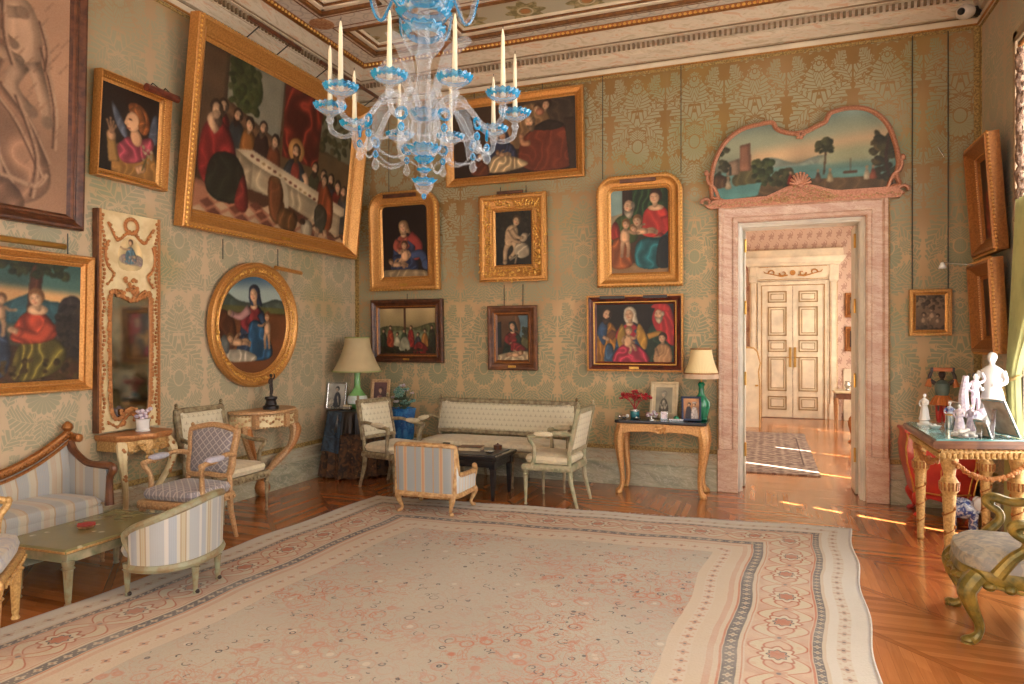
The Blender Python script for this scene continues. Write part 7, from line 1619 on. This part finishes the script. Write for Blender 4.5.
# -- porcelain elephant on the floor under the table
t = thing('porcelain_elephant', 'blue and white porcelain elephant standing on the floor behind the gilt armchair', 'ornament', (1.46, 6.36, 0), rad(172)); t.scale = (.78, .78, .78)
b = B().ell((0, 0, .2), (.15, .1, .1), 16, 10)
for x in (-.09, .09):
    for y in (-.055, .055): b.lathe([(.036, 0), (.038, .02), (.034, .1), (.045, .18)], (x, y, 0), 10)
obj('body', b, 'porcelain_blue', t)
hd = obj('head', B().ell((-.16, 0, .26), (.075, .07, .08), 12, 8).tube(spl([(-.21, 0, .26), (-.27, 0, .22), (-.3, 0, .26), (-.29, 0, .33), (-.25, 0, .36)], 4), [.035, .028, .022, .018, .016], 8), 'porcelain', t, label='white head with raised trunk')
for s in (-1, 1): obj('ear', B().ell((-.13, s * .075, .27), (.045, .012, .06), 10, 6), 'porcelain', hd); obj('tusk', B().tube([(-.2, s * .04, .22), (-.25, s * .045, .21)], [.01, .005], 6), 'porcelain', hd)
obj('saddle', B().ell((.01, 0, .245), (.1, .085, .075), 14, 8), 'porcelain_blue', t); obj('tail', B().tube([(.145, 0, .22), (.165, 0, .14)], [.01, .006], 6), 'porcelain', t)
# -- painted gilt armchair in the right foreground
t = thing('armchair', 'green-gold painted rococo armchair with tapestry seat in the right foreground', 'chair', (1.235, 4.22, 0), rad(-95)); W, D, S = .56, .54, .41
o = spl([(-W / 2, D / 2), (-W / 2 - .01, 0), (-W / 2 + .0, -D / 2 + .08), (-W / 2 + .07, -D / 2), (-.1, -D / 2 - .035), (.1, -D / 2 - .035), (W / 2 - .07, -D / 2), (W / 2, -D / 2 + .08), (W / 2 + .01, 0), (W / 2, D / 2)], 4)
b = B().loft([[(x * k, y * k, z) for x, y in o] for k, z in ((.97, S - .12), (1.0, S - .105), (1.02, S - .075), (1.0, S - .05), (.98, S - .045))])
for i, (x, y) in enumerate(o[::2]): b.ell((x, y, S - .11 - .012 * sin(i * 1.4)), (.03, .03, .022), 8, 6)
b.tube([(x * 1.015, y * 1.015, S - .118 + .012 * cos(i * .7)) for i, (x, y) in enumerate(o)], .009, 6)
obj('seat_rail', b, 'yellow_green_gilt', t)
obj('seat', B().loft([[(x * k, y * k, z) for x, y in o] for k, z in ((.99, S - .05), (1.0, S - .02), (.97, S + .01), (.85, S + .035), (.5, S + .05), (.02, S + .053))]), 'tapestry_seat', t)
for s in (-1, 1):
    lg = obj('leg', cabriole(B(), s * (W / 2 - .03), -D / 2 + .035, S - .08, s * .55, -1, .037, .055, .05, n=10), 'yellow_green_gilt', t)
    obj('foot_scroll', B().ell((s * (W / 2 - .0), -D / 2 - .012, .018), (.03, .03, .018), 10, 6), 'yellow_green_gilt', lg); obj('leg', cabriole(B(), s * (W / 2 - .05), D / 2 - .04, S - .08, s * .4, 1, .034, .04, .05, n=10), 'yellow_green_gilt', t)
    za = S + .195
    a = obj('arm', B().tube(spl([(s * (W / 2 - .05), D / 2 + .03, za + .06), (s * (W / 2 + .01), .14, za + .02), (s * (W / 2 + .03), .02, za - .005), (s * (W / 2 + .04), -.07, za + .012), (s * (W / 2 + .04), -.105, za - .005), (s * (W / 2 + .035), -.09, za - .036), (s * (W / 2 + .03), -.05, za - .065), (s * (W / 2 + .02), -.05, za - .11), (s * (W / 2 + .005), -.10, za - .165), (s * (W / 2), -.16, S - .06)], 5), [.024, .024, .025, .027, .026, .022, .022, .024, .028, .034], 10), 'yellow_green_gilt', t)
    obj('carved_scroll', B().tube([(s * (W / 2 + .045), -.082 + (.024 * cos(i * .8)) * (1 - i / 12), za - .012 + (.026 * sin(i * .8)) * (1 - i / 12)) for i in range(11)], .012, 6), 'yellow_green_gilt', a)
M = Matrix.Translation((0, D / 2 - .01, S + .05)) @ Matrix.Rotation(rad(-12), 4, 'X')
b = panel_frame('cameo', W * .96, .5, .05, .05); b.xform(M)
for s in (-1, 1): b.tube([(s * .2, D / 2 - .03, S - .1), tuple(M @ Vector((s * .2, 0, .02)))], .026, 8)
obj('back_frame', b, 'yellow_green_gilt', t); b = panel_pad('cameo', W * .96, .5, .05, .04); b.xform(M); obj('backrest', b, 'tapestry_seat', t)
# -- curtain and lace valance at the window
def pleated(b, y0, y1, z0, z1, x, amp, nf, n=60):
    ys = np.linspace(y0, y1, n); f = lambda y, g: x + amp * sin((y - y0) * nf) * g
    b.loft([[(f(y, .5), y, z1) for y in ys] + [(f(y, .5) + .012, y, z1) for y in ys[::-1]], [(f(y, .9), y, (z0 + z1) / 2) for y in ys] + [(f(y, .9) + .012, y, (z0 + z1) / 2) for y in ys[::-1]], [(f(y, 1.1), y, z0) for y in ys] + [(f(y, 1.1) + .012, y, z0) for y in ys[::-1]]]); return b
t = thing('curtain', 'pale green silk curtain swept back at the far side of the window', 'curtain', (0, 0, 0))
b = B(); rings = []
for z, yc, wd, xc in ((2.5, 5.52, .30, 1.70), (2.1, 5.60, .26, 1.69), (1.7, 5.72, .18, 1.675), (1.38, 5.84, .09, 1.66), (1.24, 5.88, .065, 1.655), (1.1, 5.88, .075, 1.655), (.8, 5.88, .095, 1.66), (.4, 5.88, .11, 1.66), (.02, 5.88, .125, 1.665)):
    f = [(yc - wd + 2 * wd * k / 40, xc + (.016 + .1 * wd) * sin(k * 1.25)) for k in range(41)]
    rings.append([(x, y, z) for y, x in f] + [(x + .014, y, z) for y, x in f[::-1]])
b.loft(rings); obj('fabric', b, 'curtain_green', t, smooth=60)
obj('tieback', B().tube([(1.655 + .045 * cos(k * PI / 6), 5.88 + .075 * sin(k * PI / 6), 1.23 + .02 * cos(k * PI / 6)) for k in range(13)], .014, 6), 'gimp', t); obj('tassel', B().lathe([(.004, 1.2), (.02, 1.19), (.014, 1.17), (.026, 1.06), (.0, 1.06)], (1.60, 5.88, 0), 10), 'gimp', t)
t = thing('valance', 'ragged brown lace drapery hanging beside the window head', 'curtain', (0, 0, 0)); b = B(); q = random.Random(9)
b.tube([(1.715 + .008 * sin(i * 1.9), 5.93 + .012 * sin(i * 2.7), 3.62 - i * .048) for i in range(36)], [.02 + .006 * ((i * 7) % 3) for i in range(36)], 8)
for i in range(150): b.ell((1.715 + q.uniform(-.015, .015), 5.93 + q.uniform(-.04, .04), 3.6 - q.uniform(0, 1.72)), (.011, .016, .02), 5, 4)
obj('lace', b, 'lace_brown', t); obj('rod', B().tube([(1.735, 4.5, 3.66), (1.735, 6.0, 3.66)], .016, 8), 'gold_dark', t)
# -- security camera up at the cornice
t = thing('security_camera', 'white dome security camera on the cornice in the right corner', 'camera', (1.60, 6.88, 4.32)); obj('housing', B().ell((0, 0, 0), (.075, .075, .06), 16, 10), 'plastic_white', t); obj('lens', B().ell((-.045, -.055, -.012), (.03, .03, .03), 12, 8), 'plastic_black', t); obj('mount', B().tube([(0, 0, 0), (.07, .06, .02), (.1, .12, .04)], [.03, .04, .05], 10), 'plastic_black', t)
# ------------------------------------------------ things in the room beyond
t = thing('side_table', 'small slender side table with white top at the right in the room beyond', 'table', (1.38, 12.95, 0)); obj('top', B().bx(-.32, .3, -.24, .24, .60, .64), 'photo_cream', t, bevel=.006); obj('apron', B().bx(-.29, .27, -.21, .21, .5, .6), 'walnut', t)
for x in (-.27, .25):
    for y in (-.19, .19): obj('leg', fluted(B(), x, y, .52, .026), 'gold_beige', t)
t = thing('silver_ewer', 'small silver jug on the side table in the room beyond', 'ornament', (1.28, 12.9, .64)); obj('body', B().lathe([(.03, 0), (.035, .01), (.02, .03), (.05, .09), (.03, .14), (.04, .16)], n=14), 'silver', t); obj('handle', B().tube(spl([(.04, 0, .15), (.08, 0, .12), (.05, 0, .07)], 4), .006, 6), 'silver', t)
t = thing('silver_bowl', 'low white dish beside the jug in the room beyond', 'ornament', (1.45, 12.92, .64)); obj('dish', B().lathe([(.04, 0), (.06, .02), (.08, .05), (.074, .05), (.05, .02), (.001, .015)], n=14), 'porcelain', t); obj('foot', B().lathe([(.045, 0), (.05, .005), (.04, .012)], n=14), 'silver', t)
chair('armchair', 'white upholstered gilt chair partly hidden at the right in the room beyond', 'chair', (1.42, 11.35, 0), rad(-100), .5, .48, .42, .9, 'gold_dark', 'porcelain', 'porcelain', None, 'cameo', 10, .026, .06, cab=True)
for z, lab, pc in ((1.92, 'upper of two small dark pictures on the far wall beside the double door', pic_etching), (1.29, 'lower of two small dark pictures on the far wall beside the double door', pic_dusk_two)):
    t = thing('small_picture', lab, 'picture', (1.60, YH - .005, z)); fm = frame_mesh('rect', .34, .34, P_GILT(.06, .04)); fm.xform(Matrix.Translation((0, 0, .06))); obj('frame', fm, 'gold_dark', t); c = pc(.34, .34).mesh('canvas', t); c.location = (0, 0, .06)
t = thing('fire_screen', 'low cream screen with gilt scalloped edge at the left in the room beyond', 'screen', (-.22, 12.5, 0), rad(10)); sp2 = [(-.25, 0), (.1, 0), (.1, .75), (.08, .95), (.11, 1.1), (.06, 1.3), (0, 1.36), (-.25, 1.38)]
obj('panel', B().prism(sp2, -.012, .012), 'cream_paint', t, smooth=0); obj('gilt_edge', B().tube([(x, 0, z) for x, z in sp2[1:]], .018, 6), 'gold_pale', t); obj('handle', B().box((.05, -.03, .72), (.05, .03, .03)), 'brass', t)
# ================================================================== CHANDELIER
CXY = (-1.455, 2.766)
t = thing('chandelier', 'clear and turquoise blown glass chandelier with white candles hanging from the ceiling', 'chandelier', (CXY[0], CXY[1], 0)); G, BL = 'glass_clear', 'glass_blue'
def wavy(r, z0, z1, n, amp, thick=.006):
    k = 2 * n
    return B().loft([[((r0 + (amp if j % 2 else 0) * w) * cos(2 * PI * j / k), (r0 + (amp if j % 2 else 0) * w) * sin(2 * PI * j / k), z + (amp * .5 * w if j % 2 else 0)) for j in range(k)] for r0, z, w in ((r - .012, z0, 0), (r, (z0 + z1) / 2, 1), (r + .006, z1, 1), (r - .006, z1 - .004, 1))], caps=False)
def lobed(prof, n, amp):
    k = n * 4; return B().loft([[(r * (1 + amp * cos(n * 2 * PI * j / k)) * cos(2 * PI * j / k), r * (1 + amp * cos(n * 2 * PI * j / k)) * sin(2 * PI * j / k), z) for j in range(k)] for r, z in prof], caps=False)
obj('finial', B().lathe([(.002, 2.143), (.012, 2.155), (.035, 2.18), (.045, 2.205), (.03, 2.225), (.012, 2.235), (.012, 2.245), (.024, 2.262), (.018, 2.28), (.008, 2.29)], n=16), G, t)
for q_ in ((.046, 2.205, 2.222, 10, .01), (.026, 2.258, 2.27, 8, .006)): obj('finial_collar', wavy(*q_), BL, t)
obj('finial_tip', B().ell((0, 0, 2.15), (.012, .012, .014)), BL, t)
obj('stem', B().lathe([(.01, 2.28), (.012, 2.32), (.03, 2.345), (.05, 2.38), (.062, 2.44), (.06, 2.48), (.05, 2.50), (.075, 2.53), (.085, 2.56), (.05, 2.6), (.035, 2.66), (.03, 2.74), (.042, 2.78), (.03, 2.80), (.028, 2.9), (.02, 3.3), (.016, 4.68)], n=20), G, t)
for q_ in ((.064, 2.345, 2.372, 14, .012), (.036, 2.30, 2.322, 10, .008), (.058, 2.505, 2.53, 14, .008)): obj('rim', wavy(*q_), BL, t, label='turquoise crimped rim along the stem')
obj('lower_bowl', lobed([(.012, 2.325), (.045, 2.335), (.066, 2.355), (.06, 2.36)], 12, .05), G, t)
obj('upper_bowl', lobed([(.03, 2.78), (.06, 2.80), (.085, 2.84), (.092, 2.87), (.08, 2.885)], 12, .06), G, t)
obj('upper_bowl_rim', wavy(.085, 2.87, 2.91, 14, .012), BL, t)
obj('crown_bowl', lobed([(.04, 2.93), (.08, 2.945), (.11, 2.97), (.118, 2.99), (.1, 3.01)], 14, .04), G, t)
for q_ in ((.112, 2.955, 2.985, 18, .012), (.122, 2.99, 3.03, 18, .012), (.07, 3.03, 3.06, 12, .01)): obj('crown_rim', wavy(*q_), BL, t)
F0 = math.atan2(-CXY[1], -CXY[0]) - rad(1)       # direction of the viewer's side of the room
q = random.Random(21); RA = .415
tips = []
for i in range(10):
    a = F0 + rad(18 + 36 * i); M = Matrix.Rotation(a, 4, 'Z'); zp = 2.515
    R_ = RA; tips.append((a, R_, zp))
    path = spl([(.045, 0, 2.50), (.12, 0, 2.57), (.2, 0, 2.56), (.27, 0, 2.47), (.34, 0, 2.41), (R_ - .01, 0, 2.43), (R_, 0, zp - .03)], 5)
    pts = [tuple(M @ Vector(p)) for p in path]; fr_ = B(); k = len(pts)
    fr_.tube(pts, [.0125, .012, .011, .012], 8)
    arm = obj('arm', fr_, G, t)
    T = Matrix.Translation(M @ Vector((R_, 0, zp)))
    b = B().lathe([(.012, -.05), (.02, -.035), (.012, -.02), (.03, -.008), (.05, .004), (.062, .02), (.055, .022), (.03, .004), (.014, .006), (.016, .03), (.011, .03)], n=20); obj('drip_pan', b.xform(T), G, arm)
    b = B().loft([[((r + (.005 if j % 2 else 0)) * cos(2 * PI * j / 36), (r + (.005 if j % 2 else 0)) * sin(2 * PI * j / 36), z + (.006 if j % 2 else 0)) for j in range(36)] for r, z in ((.054, .008), (.066, .016), (.072, .028), (.064, .03), (.054, .012))], caps=False); obj('pan_rim', b.xform(T), BL, arm, label='turquoise crimped pan rim')
    tl = q.uniform(-.02, .02); H = .30 if i % 3 else .285
    obj('candle', B().lathe([(.0115, .012), (.0115, .03), (.0075, H - .03), (.003, H - .004), (.001, H)], n=12).xform(T @ Matrix.Rotation(tl, 4, 'X')), 'candle', arm, label='tall white tapered candle')
    obj('wick', B().tube([(0, 0, H - .005), (.001, 0, H + .012)], .0018, 5).xform(T @ Matrix.Rotation(tl, 4, 'X')), 'wick', arm)
    # ring and pear drop under the bend of the arm
    p = M @ Vector((.285, 0, 2.435)); b = B(); e1 = Vector((cos(a), sin(a), 0))
    b.tube([p + e1 * (0.0) + Vector((-sin(a) * .022 * cos(s), cos(a) * .022 * cos(s), .022 * sin(s))) for s in np.linspace(0, 2 * PI, 15)], .0065, 6); b.ell(p + Vector((0, 0, -.055)), (.014, .014, .018), 10, 6)
    obj('pendant_ring', b, BL, arm, label='turquoise ring with a bead')
    obj('pendant_drop', B().lathe([(.003, 0), (.008, -.012), (.019, -.04), (.016, -.055), (.004, -.066)], tuple(p + Vector((0, 0, -.065))), 10), G, arm)
# tall leaves and long drops between the arms
for i in range(8):
    a = F0 + rad(45 * i + 8); M = Matrix.Rotation(a, 4, 'Z')
    path = spl([(.04, 0, 2.55), (.09, 0, 2.66), (.14, 0, 2.76), (.22, 0, 2.80), (.26, 0, 2.79)] if i % 2 else [(.04, 0, 2.52), (.12, 0, 2.60), (.18, 0, 2.52), (.21, 0, 2.40), (.20, 0, 2.33)], 5)
    obj('leaf', B().tube([M @ Vector(p) for p in path], [.012, .024, .034, .026, .004], 10, .28), G, t)
for i in range(5):
    a = F0 + rad(72 * i + 30); x, y = .115 * cos(a), .115 * sin(a)
    obj('long_drop', B().lathe([(.002, 2.36), (.014, 2.39), (.018, 2.43), (.008, 2.50), (.004, 2.56)], (x, y, 0), 8), G, t)
# chain swags
def swag(p0, p1, sag, n=26):
    b = B(); P0, P1 = Vector(p0), Vector(p1)
    for i in range(n):
        s = (i + .5) / n; p = P0.lerp(P1, s) - Vector((0, 0, sag * 4 * s * (1 - s))); d = (P1 - P0).normalized(); d = (d - Vector((0, 0, sag * 4 * (1 - 2 * s) / (P1 - P0).length))).normalized()
        u = d.cross(Vector((0, 0, 1))).normalized() if i % 2 else d.cross(d.cross(Vector((0, 0, 1)))).normalized(); h = (P1 - P0).length / n * .8
        b.tube([p + d * (h * cos(k * PI / 4)) + u * (.0062 * sin(k * PI / 4)) for k in range(9)], .0022, 4)
    return b
for i in range(10):
    a0, a1 = F0 + rad(18 + 36 * i), F0 + rad(54 + 36 * i); r = .285
    obj('glass_chain', swag((r * cos(a0), r * sin(a0), 2.40), (r * cos(a1), r * sin(a1), 2.40), .055, 18), G, t)
for i in range(0, 10, 2):
    a0 = F0 + rad(18 + 36 * i); obj('glass_chain', swag((.06 * cos(a0), .06 * sin(a0), 2.36), (.30 * cos(a0), .30 * sin(a0), 2.38), .07, 20), G, t)
# upper tier of small curled branches
for i in range(6):
    a = F0 + rad(60 * i + 28); M = Matrix.Rotation(a, 4, 'Z')
    br = obj('upper_branch', B().tube([M @ Vector(p) for p in spl([(.04, 0, 3.05), (.1, 0, 3.1), (.15, 0, 3.02), (.175, 0, 2.945), (.21, 0, 2.96), (.225, 0, 3.02), (.24, 0, 3.06)], 5)], [.011, .012, .012, .009], 8), G, t)
    obj('blue_trail', B().tube([M @ Vector(p) for p in spl([(.13, 0, 3.06), (.162, .008, 2.98), (.19, .008, 2.936), (.222, .008, 2.97), (.25, 0, 3.07)], 5)], .006, 6), BL, br)
obj('ceiling_cap', B().lathe([(.06, 4.68), (.07, 4.66), (.05, 4.62), (.02, 4.59)], n=16), 'gold', t)

# ================================================================== LIGHT AND CAMERA
w = bpy.data.worlds.new('daylight'); SC.world = w; w.use_nodes = True
bg = w.node_tree.nodes['Background']; bg.inputs[0].default_value = (.92, .955, 1.0, 1); bg.inputs[1].default_value = 1.35
def light(name, kind, loc, energy, col, **k):
    d = bpy.data.lights.new(name, kind); d.energy = energy; d.color = col
    o = bpy.data.objects.new(name, d); COL.objects.link(o); o.location = loc
    for a, v in k.items(): setattr(d, a, v)
    return o
s = light('sun', 'SUN', (6, 2, 6), 70.0, (1.0, .90, .76), angle=rad(.6))
s.rotation_euler = Vector((-.89, .45, -.60)).to_track_quat('-Z', 'Y').to_euler()
cam = bpy.data.cameras.new('camera'); co_ = bpy.data.objects.new('camera', cam); COL.objects.link(co_)
cam.sensor_width = 36; cam.lens = 685 / 1024 * 36; cam.shift_y = -2 / 1024; cam.clip_start = .05; cam.clip_end = 100
co_.location = (0, 0, 1.5); co_.rotation_euler = (PI / 2, 0, math.atan(255 / 685))
SC.camera = co_
vs_ = SC.view_settings; vs_.view_transform = 'Standard'; vs_.look = 'None'; vs_.gamma = 1; vs_.use_curve_mapping = False; vs_.exposure = 0.30
cy_ = SC.cycles; cy_.max_bounces = 8; cy_.diffuse_bounces = 5; cy_.glossy_bounces = 4; cy_.transparent_max_bounces = 24; cy_.transmission_bounces = 4
cy_.caustics_reflective = False; cy_.caustics_refractive = False; cy_.sample_clamp_indirect = 8.0

# things of one kind share a group
GROUPS = [('oil_painting', '', 'framed paintings on the walls'), ('porcelain_figurine', '', 'porcelain figures on the giltwood table'), ('photo_frame', '', 'standing photo frames'),
          ('small_picture', '', 'small pictures beside the far double door'), ('armchair', 'cream square-back', 'cream square-back armchairs'), ('trinket', '', 'trinkets on the tables'), ('table_lamp', '', 'vase lamps on the side tables')]
for o in list(SC.objects):
    if o.parent is None and 'label' in o:
        for nm, lb, gp in GROUPS:
            if o.name.split('.')[0] in (nm, nm + '_box') and o['label'].startswith(lb): o['group'] = gp
